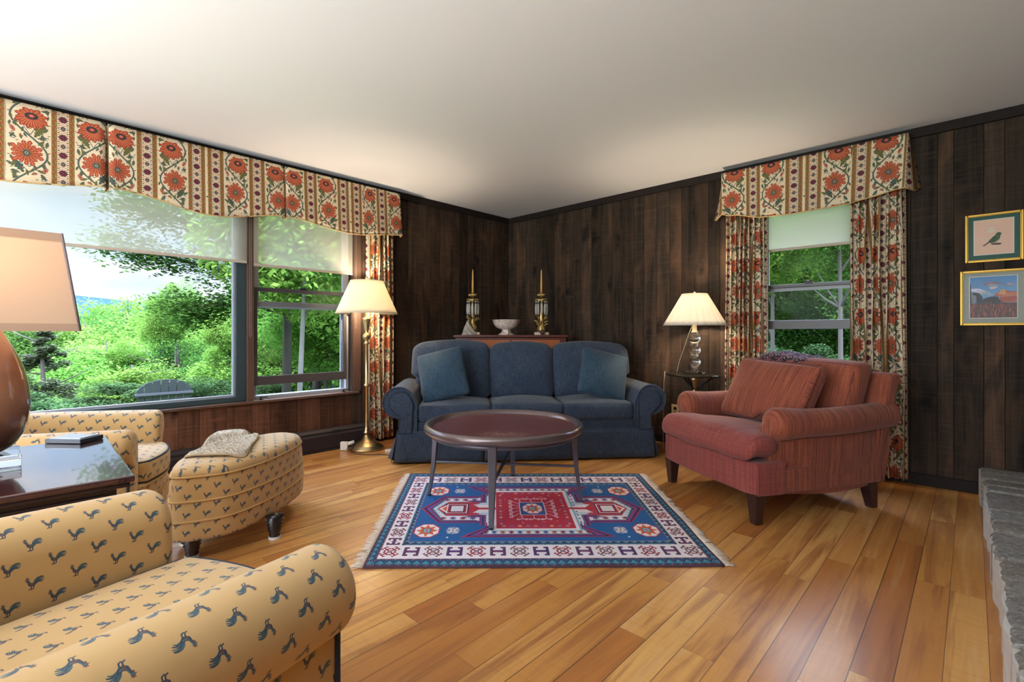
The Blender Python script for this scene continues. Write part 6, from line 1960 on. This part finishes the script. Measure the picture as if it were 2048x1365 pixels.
# ================================================================ corner cabinet with candlesticks and bowl
CB = empty('corner_cabinet', (0.735, -0.735, 0), R(43.43), 'reddish cherry cabinet standing in the corner behind the sofa', 'cabinet')
def trap(g, yf, yb_):
    return [(-.565 - g, yf - g), (.565 + g, yf - g), (.565 + g, yf + .10), (.34, yb_), (-.34, yb_), (-.565 - g, yf + .10)]
MB().prism(trap(0, 0, .30), 0.0, 0.985).build('body', M['cherryd'], CB, smooth=False, bevel=0.003)
MB().prism(trap(.02, 0, .32), 0.990, 1.012).build('top', M['cherryd'], CB, smooth=False, bevel=0.004)
for x0, x1 in ((-.50, -.008), (.008, .50)):
    d = MB().box(x0, x1, -.012, 0.0, .12, .962).build('door', M['cherry'], CB, smooth=False, bevel=0.003)
    MB().sphere((x1 - .03 if x0 < 0 else x0 + .03, -.022, .60), .011, 12, 8).build('knob', M['brass'], d)
CM = Matrix.Translation((0.735, -0.735, 0)) @ Matrix.Rotation(R(43.43), 4, 'Z')
def onc(x, y, z): 
    p = CM @ Vector((x, y, z)); return (p.x, p.y, p.z)
def girandole(x, lab, seed):
    rnd = random.Random(seed)
    t = empty('candelabrum', onc(x, .08, 1.0125), R(43.43), lab, 'candlestick', 'prism candlesticks on the corner cabinet')
    t.scale = (1.42, 1.42, 1.30)
    MB().box(-.052, .052, -.035, .035, 0, .022).build('base', M['marble'], t, smooth=False, bevel=0.003)
    # cast figure group: leafy trunk with curling fronds
    mb = MB()
    mb.lathe([(0, .022), (.036, .022), (.034, .05), (.026, .08), (.018, .10), (.014, .14), (.016, .17), (.010, .20), (.008, .25), (.012, .262), (.040, .270), (.043, .276), (.040, .284), (.012, .288), (.010, .31), (0, .31)], 20, wob=lambda a, z: 1 + .12 * math.sin(7 * a + 40 * z))
    for k in range(26):
        a = rnd.uniform(0, 2 * PI); z = rnd.uniform(.04, .135); r = .022
        L = rnd.uniform(.018, .036)
        mb.tube([(r * math.cos(a) * (1 + q * L / r * .33), r * math.sin(a) * (1 + q * L / r * .33), z + .012 * math.sin(q) + .006 * q) for q in range(4)], [.0055, .005, .004, .0015], 5)
    for k in range(14):
        a = 2 * PI * k / 14
        mb.sphere((.041 * math.cos(a), .041 * math.sin(a), .284), .006, 6, 5)
        mb.sphere((.026 * math.cos(a), .026 * math.sin(a), .318), .0075, 6, 5, (1, 1, 1.5))
    mb.lathe([(0, .305), (.022, .31), (.030, .322), (.016, .332), (.010, .335), (0, .335)], 16)
    mb.build('stem', M['gilt'], t)
    for k in range(10):
        a = 2 * PI * (k + .5) / 10; x0, y0 = .041 * math.cos(a), .041 * math.sin(a)
        m2 = MB(); m2.sphere((x0, y0, .264), .0062, 8, 6); m2.lathe([(0, .252), (.004, .248), (.0075, .225), (.0075, .185), (.0045, .165), (0, .158)], 6, (x0, y0, 0))
        m2.build('crystal_drop', M['prism'], t, smooth=False)
    return t
girandole(-.395, 'left gilt candlestick hung with crystal prisms on the corner cabinet', 1)
girandole(.318, 'right gilt candlestick hung with crystal prisms on the corner cabinet', 2)
for x, nm in ((-.395, 'left'), (.318, 'right')):
    o = MB().lathe([(0, 0), (.0095, 0), (.0085, .09), (.0055, .20), (.003, .222), (0, .226)], 14).build('taper_candle', M['wax'])
    o.location = onc(x, .08, 1.0125 + .434); o.scale = (1.25, 1.25, 1.10); tag(o, 'slim honey coloured taper candle in the %s candlestick' % nm, 'candle', 'taper candles in the candlesticks')
    MB().tube([(0, 0, .224), (.001, 0, .234)], .0008, 5).build('wick', M['steel'], o)
# rough silvery crystal cluster at the left candlestick, dark one at the right
mb = MB()
for (dx, dz, s) in [(-.028, .0, 1), ]:
    def fn(u, v):
        a = 2 * PI * u; q = v
        r = (0.062 * (1 - q) + .004) * (1 + .16 * math.sin(5 * a + 9 * q) + .1 * math.sin(13 * a + 30 * q))
        return (r * math.cos(a) - .018 * q, r * .55 * math.sin(a), .115 * q)
    mb.grid(30, 16, fn)
o = mb.build('crystal_cluster', M['crust'], smooth=False); o.location = onc(-.425, -.010, 1.0125); o.rotation_euler = (0, 0, R(43.43)); o.scale = (1.05, .8, 1.25)
tag(o, 'rough silvery rock peak standing in front of the left candlestick', 'ornament')
mb = MB(); rnd = random.Random(4)
mb.sphere((0, 0, .022), .022, 14, 10)
for k in range(60):
    a = rnd.uniform(0, 2 * PI); b = rnd.uniform(-.3, 1.4); r = .022
    p = (r * math.cos(a) * math.cos(b), r * math.sin(a) * math.cos(b), .022 + r * math.sin(b)); mb.tube([p, tuple(c * 1.28 if i < 2 else .022 + (c - .022) * 1.28 for i, c in enumerate(p))], [.004, .001], 5)
o = mb.build('pine_cone', simple('dark_cone_scales', (84, 52, 50), .5), smooth=True); o.location = onc(.322, -.012, 1.0125)
tag(o, 'dark round pine cone lying before the right candlestick', 'ornament')
BW = empty('footed_bowl', onc(-.045, .09, 1.0125), R(43.43), 'footed china bowl with brown figures between the two candlesticks', 'bowl')
BW.scale = (1.38, 1.38, 1.14)
wob = lambda a, z: 1 + (0.022 * math.cos(8 * a)) * max(0, (z - .07) / .06)
MB().lathe([(0, .048), (.030, .048), (.058, .056), (.082, .075), (.096, .100), (.104, .134), (.107, .137), (.103, .139), (.098, .128), (.090, .100), (.076, .082), (.052, .066), (0, .060)], 64, wob=wob).build('bowl_body', M['china'], BW)
MB().lathe([(0, 0), (.062, 0), (.062, .008), (.048, .014), (.036, .030), (.032, .042), (.036, .050), (0, .050)], 40).build('foot', M['china'], BW)
MB().tube([(0.006, -.062, .004), (.010, -.070, .018), (.004, -.066, .034), (.012, -.060, .046)], [.010, .011, .008, .004], 8).build('figurine', M['dish'], BW)

# ================================================================ round end table with crystal lamp
ET = empty('end_table', (2.455, -0.295, 0), 0, 'small round dark metal end table between the sofa and the curtain', 'table')
MB().lathe([(0, .672), (.215, .672), (.228, .676), (.232, .684), (.228, .692), (.215, .694), (.205, .690), (0, .690)], 64).build('tabletop', simple('antiqued_metal_top', (70, 66, 58), .22, metal=.75, var=.2), ET, auto=40)
MB().lathe([(0, .30), (.014, .30), (.014, .44), (.024, .45), (.030, .48), (.020, .52), (.012, .56), (.022, .60), (.030, .63), (.045, .665), (0, .672)], 20).build('pedestal', M['brass'], ET)
for k in range(3):
    a = 2 * PI * k / 3 + .6
    MB().tube([(math.cos(a) * r_, math.sin(a) * r_, z) for r_, z in [(.012, .36), (.05, .34), (.10, .22), (.15, .08), (.185, .03), (.20, .012)]], [.012, .012, .011, .010, .010, .012], 8).build('leg', M['steel'], ET)
    MB().tube([(math.cos(a) * r_, math.sin(a) * r_, z) for r_, z in [(.02, .56), (.07, .60), (.12, .64), (.17, .670)]], .007, 6).build('brace', M['steel'], ET)
CL = empty('table_lamp', (2.460, -0.300, 0.6945), 0, 'crystal ball table lamp with a pleated white shade on the round end table', 'lamp', 'lit table lamps')
MB().lathe([(0, 0), (.084, 0), (.088, .005), (.084, .012), (.060, .016), (.045, .020), (0, .020)], 48).build('foot', M['crystal'], CL)
MB().lathe([(0, .020), (.030, .020), (.034, .026), (.024, .034), (.022, .044), (.030, .050), (0, .050)], 32).build('collar', M['crystal'], CL)
for z in (.098, .198, .298):
    MB().sphere((0, 0, z), .0475, 40, 24).build('crystal_ball', M['crystal'], CL)
for z in (.148, .248):
    MB().lathe([(0, -.007), (.030, -.007), (.035, 0), (.030, .007), (0, .007)], 32, (0, 0, z)).build('ring', M['crystal'], CL)
MB().lathe([(0, .342), (.026, .342), (.028, .350), (.020, .356), (.018, .400), (.022, .404), (.008, .408), (.008, .47), (0, .47)], 24).build('stem', M['cordw'], CL)
shade(CL, 0.250, .405, 0.100, .670, M['shade_p'], pleats=26)
MB().lathe([(0, .678), (.008, .678), (.010, .688), (0, .694)], 10).build('finial', M['brass'], CL)
bulb(CL, .50, energy=26)
MB().tube([(-.02, 0, .40), (-.05, .0, .33), (-.095, .0, .20), (-.135, .0, .09), (-.150, .0, .02), (-.155, .0, .003)], .0022, 6).build('cord', M['cordw'], CL)
o = MB().tube([(2.215, -0.34, .70), (2.208, -.345, .60), (2.205, -.35, .3), (2.19, -.32, .02)], .0025, 6).build('power_cord', M['cordw'])
tag(o, 'thin pale cord hanging from the round end table edge', 'cord')
t = empty('wall_outlet', (2.155, -0.004, 0.31), 0, 'small ivory outlet plate low on the wall between sofa arm and armchair', 'outlet')
MB().box(-.036, .036, -.008, 0, -.058, .058).build('cover_plate', simple('ivory_plate', (196, 176, 128), .4), t, smooth=False, bevel=0.002)
for z in (-.022, .022): MB().box(-.014, .014, -.0095, -.008, z - .013, z + .013).build('socket', M['steel'], t, smooth=False)

# ================================================================ stone hearth
HT = empty('stone_hearth', (4.70, -1.6, 0), 0, 'raised grey fieldstone hearth slab with pale mortar at the right edge', 'hearth')
rnd = random.Random(12)
def hx(y): return 4.196 - 0.018 * y * 1.0 + 0.006 * math.sin(9 * y) + .004 * math.sin(31 * y)
mb = MB()
ys = [-0.02 - 3.3 * k / 160 for k in range(161)]
edge = [(hx(y) - 4.70 + .0, y + 1.6) for y in ys]
mb.prism(edge[::-1] + [(.55, 1.58), (.55, -1.72)][::1] if False else edge + [(.55, -1.72), (.55, 1.58)], 0.0, 0.168)
mb.build('mortar_bed', M['mortar'], HT, smooth=False)
y = -0.025; k = 0
while y > -3.25:
    dy = rnd.uniform(.13, .24); x = hx(y - dy / 2) + .006
    sk = rnd.uniform(-.03, .03)
    while x < 5.2:
        wx = rnd.uniform(.38, .62); g = .011
        if x + wx > 5.22: wx = 5.24 - x
        a = [(x + g * (0 if x < 4.3 else 1), y - g), (x + wx - g, y - g + sk), (x + wx - g, y - dy + g + sk), (x + g * (0 if x < 4.3 else 1), y - dy + g)]
        nn = 7; poly = []
        for i in range(4):
            p, q = a[i], a[(i + 1) % 4]
            for s in range(nn):
                tt = s / nn; jx, jy = rnd.uniform(-.005, .005), rnd.uniform(-.005, .005)
                poly.append((p[0] + (q[0] - p[0]) * tt + jx, p[1] + (q[1] - p[1]) * tt + jy))
        cx_ = sum(p[0] for p in poly) / len(poly); cy_ = sum(p[1] for p in poly) / len(poly)
        m2 = MB(); vs = []; zt = .184 + rnd.uniform(-.006, .006)
        for (s, z) in [(1, .02 if x < 4.35 else .15), (1.0, zt - .012), (.97, zt - .003), (.90, zt), (.6, zt + rnd.uniform(-.002, .003)), (.3, zt + .002)]:
            for p in poly: vs.append((cx_ + (p[0] - cx_) * s - 4.70, cy_ + (p[1] - cy_) * s + 1.6, z + rnd.uniform(-.0012, .0012)))
        L = len(poly)
        fs = [(j * L + i, j * L + (i + 1) % L, (j + 1) * L + (i + 1) % L, (j + 1) * L + i) for j in range(5) for i in range(L)] + [tuple(5 * L + i for i in range(L))]
        m2.add(vs, fs).build('stone_slab', M['stone'], HT, auto=35)
        x += wx
    y -= dy
# ================================================================ outdoors
def gz(x, y):
    """ground height: a level lawn by the house that falls away beyond the picture window"""
    z = -0.55
    if x < -6: z -= 0.19 * (-6 - x) * smoothstep(-6, -14, x) if x > -60 else 0.19 * 54
    if y > 8 and x > -8: z += 0.02 * (y - 8)
    return z
mb = MB()
def terr(u, v):
    x = -90 + 130 * u; y = -60 + 120 * v
    return (x, y, gz(x, y) + .05 * math.sin(x * 1.3) * math.sin(y * 1.1) - (0.0 if not (-.3 < x < 6 and -9 < y < .3) else .2))
o = mb.grid(130, 120, terr).build('lawn', M['grass']); o['kind'] = 'structure'
# far blue ridge
mb = MB()
def ridge(u, v):
    a = R(120 + 110 * u)
    prof = 22 + 17 * math.exp(-((u - .52) / .055) ** 2) + 10 * math.exp(-((u - .40) / .07) ** 2) + 6 * math.sin(9 * u) + 2.2 * math.sin(41 * u) + 1.0 * math.sin(97 * u)
    return (520 * math.cos(a) * (1 + .12 * v), 520 * math.sin(a) * (1 + .12 * v), -60 + (60 + prof) * v)
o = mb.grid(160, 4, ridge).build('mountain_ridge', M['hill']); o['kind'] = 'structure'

def leaf_cloud(n, rx, ry, rz, size, seed, blobs=9, flat=0.6, fill=0.5, cone=False, droop=0.0):
    """many small bent leaves gathered in clumps"""
    rs = np.random.RandomState(seed)
    c = []
    for k in range(blobs):
        if cone:
            t = rs.rand(); r_ = (1 - t) ** .9
            a = rs.rand() * 2 * PI; q = rs.rand() ** .5
            c.append((rx * r_ * q * math.cos(a), ry * r_ * q * math.sin(a), -rz + 2 * rz * t, .22 * (1 - t) + .07))
        else:
            a = rs.rand() * 2 * PI; b = math.acos(2 * rs.rand() - 1); q = rs.rand() ** (1 / 3) * .85
            c.append((rx * q * math.cos(a) * math.sin(b), ry * q * math.sin(a) * math.sin(b), rz * q * math.cos(b), .20 + .22 * rs.rand()))
    idx = rs.randint(0, blobs, n)
    C = np.array(c)[idx]
    d = rs.normal(size=(n, 3)); d /= np.linalg.norm(d, axis=1)[:, None]
    rad = rs.rand(n, 1) ** fill
    sc = np.array([rx, ry, rz * (.5 if cone else 1)])
    P = C[:, :3] + d * rad * sc * C[:, 3:4]
    if droop: P[:, 2] -= droop * np.hypot(P[:, 0], P[:, 1])
    a = rs.rand(n) * 2 * PI; tilt = (rs.rand(n) - .5) * 2 * flat
    u = np.stack([np.cos(a), np.sin(a), tilt], 1); u /= np.linalg.norm(u, axis=1)[:, None]
    w = np.stack([-np.sin(a), np.cos(a), (rs.rand(n) - .5) * 2.2], 1); w /= np.linalg.norm(w, axis=1)[:, None]
    s = size * (.6 + .8 * rs.rand(n, 1))
    V = np.stack([P - u * s * .5, P + w * s * .32, P + u * s * .6, P - w * s * .32], 1).reshape(-1, 3)
    F = np.arange(n * 4).reshape(-1, 4)
    me = bpy.data.meshes.new('crown')
    me.vertices.add(n * 4); me.vertices.foreach_set('co', V.ravel().astype(np.float32))
    me.loops.add(n * 4); me.loops.foreach_set('vertex_index', F.ravel().astype(np.int32))
    me.polygons.add(n); me.polygons.foreach_set('loop_start', (np.arange(n) * 4).astype(np.int32)); me.polygons.foreach_set('loop_total', np.full(n, 4, dtype=np.int32))
    me.update(); me.validate()
    return me
def trunk_mesh(h, r, seed, branches=5, lean=0.0, top=0.55):
    rnd = random.Random(seed); mb = MB()
    pts = [(lean * t * t * h + .06 * math.sin(3 * t + seed) * r * 6, .05 * math.sin(5 * t + seed) * r * 6, h * t) for t in [k / 8 for k in range(9)]]
    mb.tube(pts, [r * (1 - .75 * k / 8) for k in range(9)], 8)
    for k in range(branches):
        t = rnd.uniform(.35, .95); i = int(t * 8); p = Vector(pts[i]); a = rnd.uniform(0, 2 * PI); L = h * rnd.uniform(.12, .26)
        q = p + Vector((math.cos(a) * L, math.sin(a) * L, L * rnd.uniform(.3, .9)))
        mb.tube([p, (p + q) / 2 + Vector((0, 0, -.04 * L)), q], [r * .35, r * .22, r * .08], 5)
    me = bpy.data.meshes.new('trunk'); me.from_pydata(mb.v, [], mb.f); me.polygons.foreach_set('use_smooth', [True] * len(me.polygons)); me.update(); return me
CR = {}
def crown(kind, seed):
    key = (kind, seed)
    if key not in CR:
        if kind == 'maple': me = leaf_cloud(30000, 1, 1, 1.15, .050, seed, 60, 1.2, .30); m = M['leaf']
        elif kind == 'dark': me = leaf_cloud(24000, 1, 1, 1.2, .046, seed + 20, 48, 1.3, .35); m = M['leafd']
        elif kind == 'conifer': me = leaf_cloud(12000, 1, 1, 1.6, .07, seed + 40, 70, .3, .4, cone=True); m = M['needle']
        elif kind == 'shrub': me = leaf_cloud(20000, 1, 1, .8, .05, seed + 60, 22, .8, .35); m = M['shrub']
        me.materials.append(m); CR[key] = me
    return CR[key]
TRK = {}
def tree(x, y, h, rad, kind, label, bark='bark', group='trees outside the windows', seed=0, crown_c=0.62, tr=0.14, name=None, trunk=True, zr=None, lean=None):
    g = gz(x, y) - .05
    t = empty(name or {'maple': 'leafy_tree', 'dark': 'shady_tree', 'conifer': 'conifer', 'shrub': 'shrub'}[kind], (x, y, g), random.Random(seed * 7 + int(x * 10)).uniform(0, 6), label, 'shrub' if kind == 'shrub' else 'tree', group)
    o = bpy.data.objects.new('foliage', crown(kind, seed % 3)); COL.objects.link(o); o.parent = t; o.location = (0, 0, h * crown_c)
    zr = zr if zr else (h * (1 - crown_c)) * {'maple': .87, 'dark': .83, 'conifer': .62, 'shrub': 1.2}[kind]
    o.scale = (rad, rad, zr)
    if trunk:
        k = (bark, seed % 3)
        if k not in TRK:
            me = trunk_mesh(1.0, .02, seed % 3 + 3, 9); me.materials.append(M[bark]); TRK[k] = me
        q = bpy.data.objects.new('trunk', TRK[k]); COL.objects.link(q); q.parent = t; q.scale = (tr / .02 , tr / .02, h * .95)
        if lean: q.rotation_euler = lean
    return t
# hillside wood seen through the picture window: rows of trees going down the slope
G1 = 'woodland trees on the slope below the picture window'
L1 = 'leafy green tree in the woodland below the picture window'
for i, (x, y, h, r) in enumerate([(-42.8, -9.5, 12.4, 4.6), (-46.8, -5.7, 12.2, 4.8), (-36.1, -4.9, 9.6, 3.8), (-27.5, -4.6, 6.6, 3.2), (-31.7, -1.0, 7.4, 3.4), (-50.5, 0.0, 12.6, 5.0), (-45.4, 2.6, 12.2, 4.8),
                                   (-38.9, 1.9, 10.7, 4.4), (-32.7, 3.1, 9.4, 3.8), (-37.3, 6.1, 10.2, 4.6), (-24.5, 2.2, 6.0, 3.0), (-21.7, 4.4, 5.8, 2.6), (-26.5, 6.5, 7.6, 3.4), (-30.0, -8.4, 7.6, 3.4), (-22.5, -1.2, 4.6, 2.6), (-20.0, 0.8, 4.0, 2.2), (-22.0, -7.6, 4.6, 2.6), (-18.2, -1.0, 2.9, 1.9), (-17.0, 2.2, 3.4, 2.0), (-44, 9.5, 13, 5.0), (-33, 10.0, 10.5, 4.5), (-25, 10.5, 9, 4.2)]):
    t = tree(x, y, h, r, 'maple' if i % 4 != 3 else 'dark', L1, seed=i, group=G1, crown_c=.55, tr=.16)
tree(-16.2, -3.4, 3.9, 1.25, 'conifer', 'thin grey-green conifer standing before the woodland, seen beside the table lamp', seed=1, crown_c=.58, tr=.11, name='conifer')
# white birches in the clearing
for x, y, h, s in [(-20.5, 0.3, 6.0, 1), (-20.0, 0.75, 6.6, 2), (-16.4, 1.72, 4.6, 0), (-16.0, 2.0, 4.2, 1), (-21.5, -.6, 4.4, 2)]:
    tree(x, y, h, .9, 'maple', 'slender white trunked birch among the woodland trees', bark='birch', group='white birches in the woodland', seed=s, crown_c=.80, tr=.055, name='birch')
# low shrubs below the window
for i, (x, y, h, r) in enumerate([(-9.4, -5.4, .95, 1.3), (-9.2, -3.9, .9, 1.25), (-9.0, -2.5, .85, 1.2), (-8.8, -1.3, .8, 1.1), (-8.6, -.2, .75, 1.0), (-9.8, -7.2, 1.0, 1.5)]):
    tree(x, y, h, r, 'shrub', 'low dense green shrub at the edge of the lawn', group='shrubs at the edge of the lawn', seed=i, crown_c=.42, trunk=False, zr=.5)
# big trees near the house corner, seen through the sash window
G2 = 'shady trees beyond the corner of the house'
for i, (x, y, h, r, k, tr_) in enumerate([(-9.5, 1.9, 6.2, 2.3, 'dark', .13), (-17.9, 5.6, 8.5, 3.2, 'maple', .15), (-8.6, 4.2, 7.6, 2.6, 'dark', .15), (-13.2, 5.4, 7.4, 3.0, 'maple', .14), (-10.4, 6.6, 7.8, 3.0, 'dark', .14), (-15, 9.0, 9, 3.4, 'maple', .15), (-6.2, 5.2, 7.6, 2.4, 'maple', .12), (-7.4, 1.2, 3.6, 1.6, 'maple', .05), (-6.9, 2.9, 3.4, 1.5, 'dark', .05), (-9.8, 3.4, 4.0, 2.0, 'maple', .06)]):
    tree(x, y, h, r, k, 'tall shady tree beyond the lawn, seen through the raised sash window', seed=i + 2, group=G2, crown_c=.56, tr=tr_)
tree(-4.95, -.47, 7.6, 2.1, 'maple', 'grey-white trunked tree closest to the raised sash window', bark='birch', seed=5, group=None, crown_c=.60, tr=.05, name='birch', zr=2.3, lean=(R(5), R(5), 0))
# overhanging oak whose branches reach in front of the sky
t = empty('overhanging_tree', (-6.5, -0.1, gz(-6.5, -.1)), 0, 'tree whose leafy branch reaches across the sky in the picture window', 'tree')
mb = MB(); rnd = random.Random(31)
mb.tube([(0, 0, 0), (.05, 0, 1.5), (0, .02, 3), (-.05, 0, 4.6), (0, 0, 6)], [.10, .09, .08, .07, .04], 10)
brs = [((0, 0, 2.2), (-.2, -1.0, 2.75), (-.1, -2.1, 3.0), (0, -3.0, 3.2)), ((0, 0, 2.0), (.2, -.8, 2.15), (.3, -1.5, 2.1), (.2, -2.0, 1.95)), ((0, 0, 3.0), (0, -1.2, 3.8), (0, -2.4, 4.2), (.2, -3.6, 4.4)), ((0, 0, 2.6), (.1, -1.0, 3.3), (.2, -2.0, 3.65), (.2, -2.9, 3.7)), ((0, 0, 3.4), (.3, .9, 4.2), (.3, 1.6, 4.6), (.2, 2.0, 5.0))]
for b in brs: mb.tube(b, [.06, .04, .025, .008], 6)
mb.build('trunk', M['bark'], t)
pts = []
rs = np.random.RandomState(3)
for b in brs:
    for k in range(34):
        q = .25 + .75 * rs.rand() ** .7; f_ = q * 3; i = min(2, int(f_)); tt = f_ - i
        p = np.array(b[i]) * (1 - tt) + np.array(b[i + 1]) * tt + (rs.rand(3) - .5) * [.7, .6, .42]
        pts.append(p)
pts = np.array(pts); n = 15000
C = pts[rs.randint(0, len(pts), n)]; P = C + rs.normal(size=(n, 3)) * [.16, .17, .11]
a = rs.rand(n) * 2 * PI; u = np.stack([np.cos(a), np.sin(a), (rs.rand(n) - .5)], 1); w = np.stack([-np.sin(a), np.cos(a), (rs.rand(n) - .5) * 1.2], 1); s = .075 * (.6 + .8 * rs.rand(n, 1))
V = np.stack([P - u * s * .5, P + w * s * .33, P + u * s * .6, P - w * s * .33], 1).reshape(-1, 3)
me = bpy.data.meshes.new('foliage'); me.from_pydata(V.tolist(), [], np.arange(n * 4).reshape(-1, 4).tolist()); me.materials.append(M['leafd']); me.update()
o = bpy.data.objects.new('foliage', me); COL.objects.link(o); o.parent = t
# wood behind the second window
G3 = 'woodland trees behind the house, seen through the smaller window'
for i, (x, y, h, r, k, cc) in enumerate([(-.9, 11.5, 7.2, 2.0, 'dark', .66), (0.7, 8.4, 6.2, 1.4, 'maple', .72), (-.2, 15.8, 8.6, 2.6, 'maple', .6), (2.2, 7.4, 6.0, 1.3, 'dark', .74), (2.4, 12.0, 7.4, 2.0, 'maple', .64), (1.2, 19.5, 9.0, 3.0, 'dark', .52), (-2.3, 19.1, 7.6, 2.8, 'maple', .55), (-.5, 24.5, 8, 3.6, 'maple', .5), (-3.5, 13, 7.5, 2.4, 'maple', .6), (-5.5, 17, 8, 3.0, 'maple', .56), (3.6, 16, 7.8, 2.6, 'maple', .58), (0.6, 15.0, 3.4, 2.2, 'dark', .4), (-1.6, 16.4, 3.6, 2.4, 'maple', .4), (2.6, 15.4, 3.4, 2.2, 'maple', .4)]):
    tree(x, y, h, r, k, 'shady tree behind the house, seen through the smaller window', seed=i + 1, group=G3, crown_c=cc, tr=.055)
for i, (x, y) in enumerate([(-0.2, 9.9), (1.7, 10.4), (3.2, 9.2), (-1.8, 9.6), (-2.6, 12.0)]):
    tree(x, y, 1.5, 1.3, 'shrub', 'low shrub under the trees behind the house', group='shrubs under the trees behind the house', seed=i, crown_c=.42, trunk=False, zr=.9)

# slatted garden chair on the terrace below the picture window
AD = empty('garden_chair', (-4.19, -2.735, -0.593), R(-93), 'grey slatted garden chair with a rounded fan back outside the picture window', 'garden chair')
def slat(mb, x0, x1, zt0, zt1, th=.02):
    xm = [x0, (x0 + x1) / 2, x1]
    def P(x, z, d): return (x * (0.72 + .28 * (z - .25) / .75), .02 + .32 * (z - .30) + d, z)
    b = len(mb.v)
    vs = []
    for d in (0, th):
        for x, z in [(x0, .28), (x1, .28), (x1, zt1), ((x0 + x1) / 2, (zt0 + zt1) / 2 + .006), (x0, zt0)]: vs.append(P(x, z, d))
    return mb.add(vs, [(0, 1, 2, 3, 4), (9, 8, 7, 6, 5)] + [(i, 5 + i, 5 + (i + 1) % 5, (i + 1) % 5) for i in range(5)])
W_ = .088; gp = .010
def topz(x): return .79 + .19 * math.sqrt(max(0, 1 - (x / .345) ** 2))
for k in range(7):
    x0 = -.337 + k * (W_ + gp); x1 = x0 + W_
    slat(MB(), x0, x1, topz(x0 + .004), topz(x1 - .004)).build('back_slat', M['adiron'], AD, smooth=False, bevel=0.003)
MB().box(-.335, .335, .195, .220, .765, .80).build('back_rail', M['adiron'], AD, smooth=False, bevel=0.004)
mb = MB(); mb.lathe([(0, 0), (.022, 0), (.022, .004), (0, .004)], 20); mb.xform(Matrix.Translation((-.04, .205, .93)) @ Matrix.Rotation(R(90), 4, 'X') @ Matrix.Scale(1.5, 4, (1, 0, 0)))
mb.build('maker_badge', simple('copper_badge', (150, 92, 62), .4, metal=.4), AD)
for sgn in (-1, 1):
    MB().box(sgn * .36 - .06, sgn * .36 + .06, -.52, .20, .52, .545).build('armrest', M['adiron'], AD, smooth=False, bevel=0.004)
    MB().box(sgn * .33 - .012, sgn * .33 + .012, -.50, -.41, 0, .52).build('leg', M['adiron'], AD, smooth=False)
    MB().prism([(-.5, .30), (.28, .04), (.28, .12), (-.5, .40)], -.012, .012).xform(Matrix(((0, 0, 1, sgn * .30), (1, 0, 0, 0), (0, 1, 0, 0), (0, 0, 0, 1)))).build('leg', M['adiron'], AD, smooth=False)
for k in range(5):
    MB().box(-.28, .28, -.48 + k * .1, -.39 + k * .1, .385 - k * .03, .403 - k * .03).build('seat_slat', M['adiron'], AD, smooth=False, bevel=0.003)
# stone terrace under the garden chair
o = MB().box(-5.4, -0.30, -7.0, 0.5, -0.70, -0.593).build('terrace', M['mortar'], smooth=False); o['kind'] = 'structure'
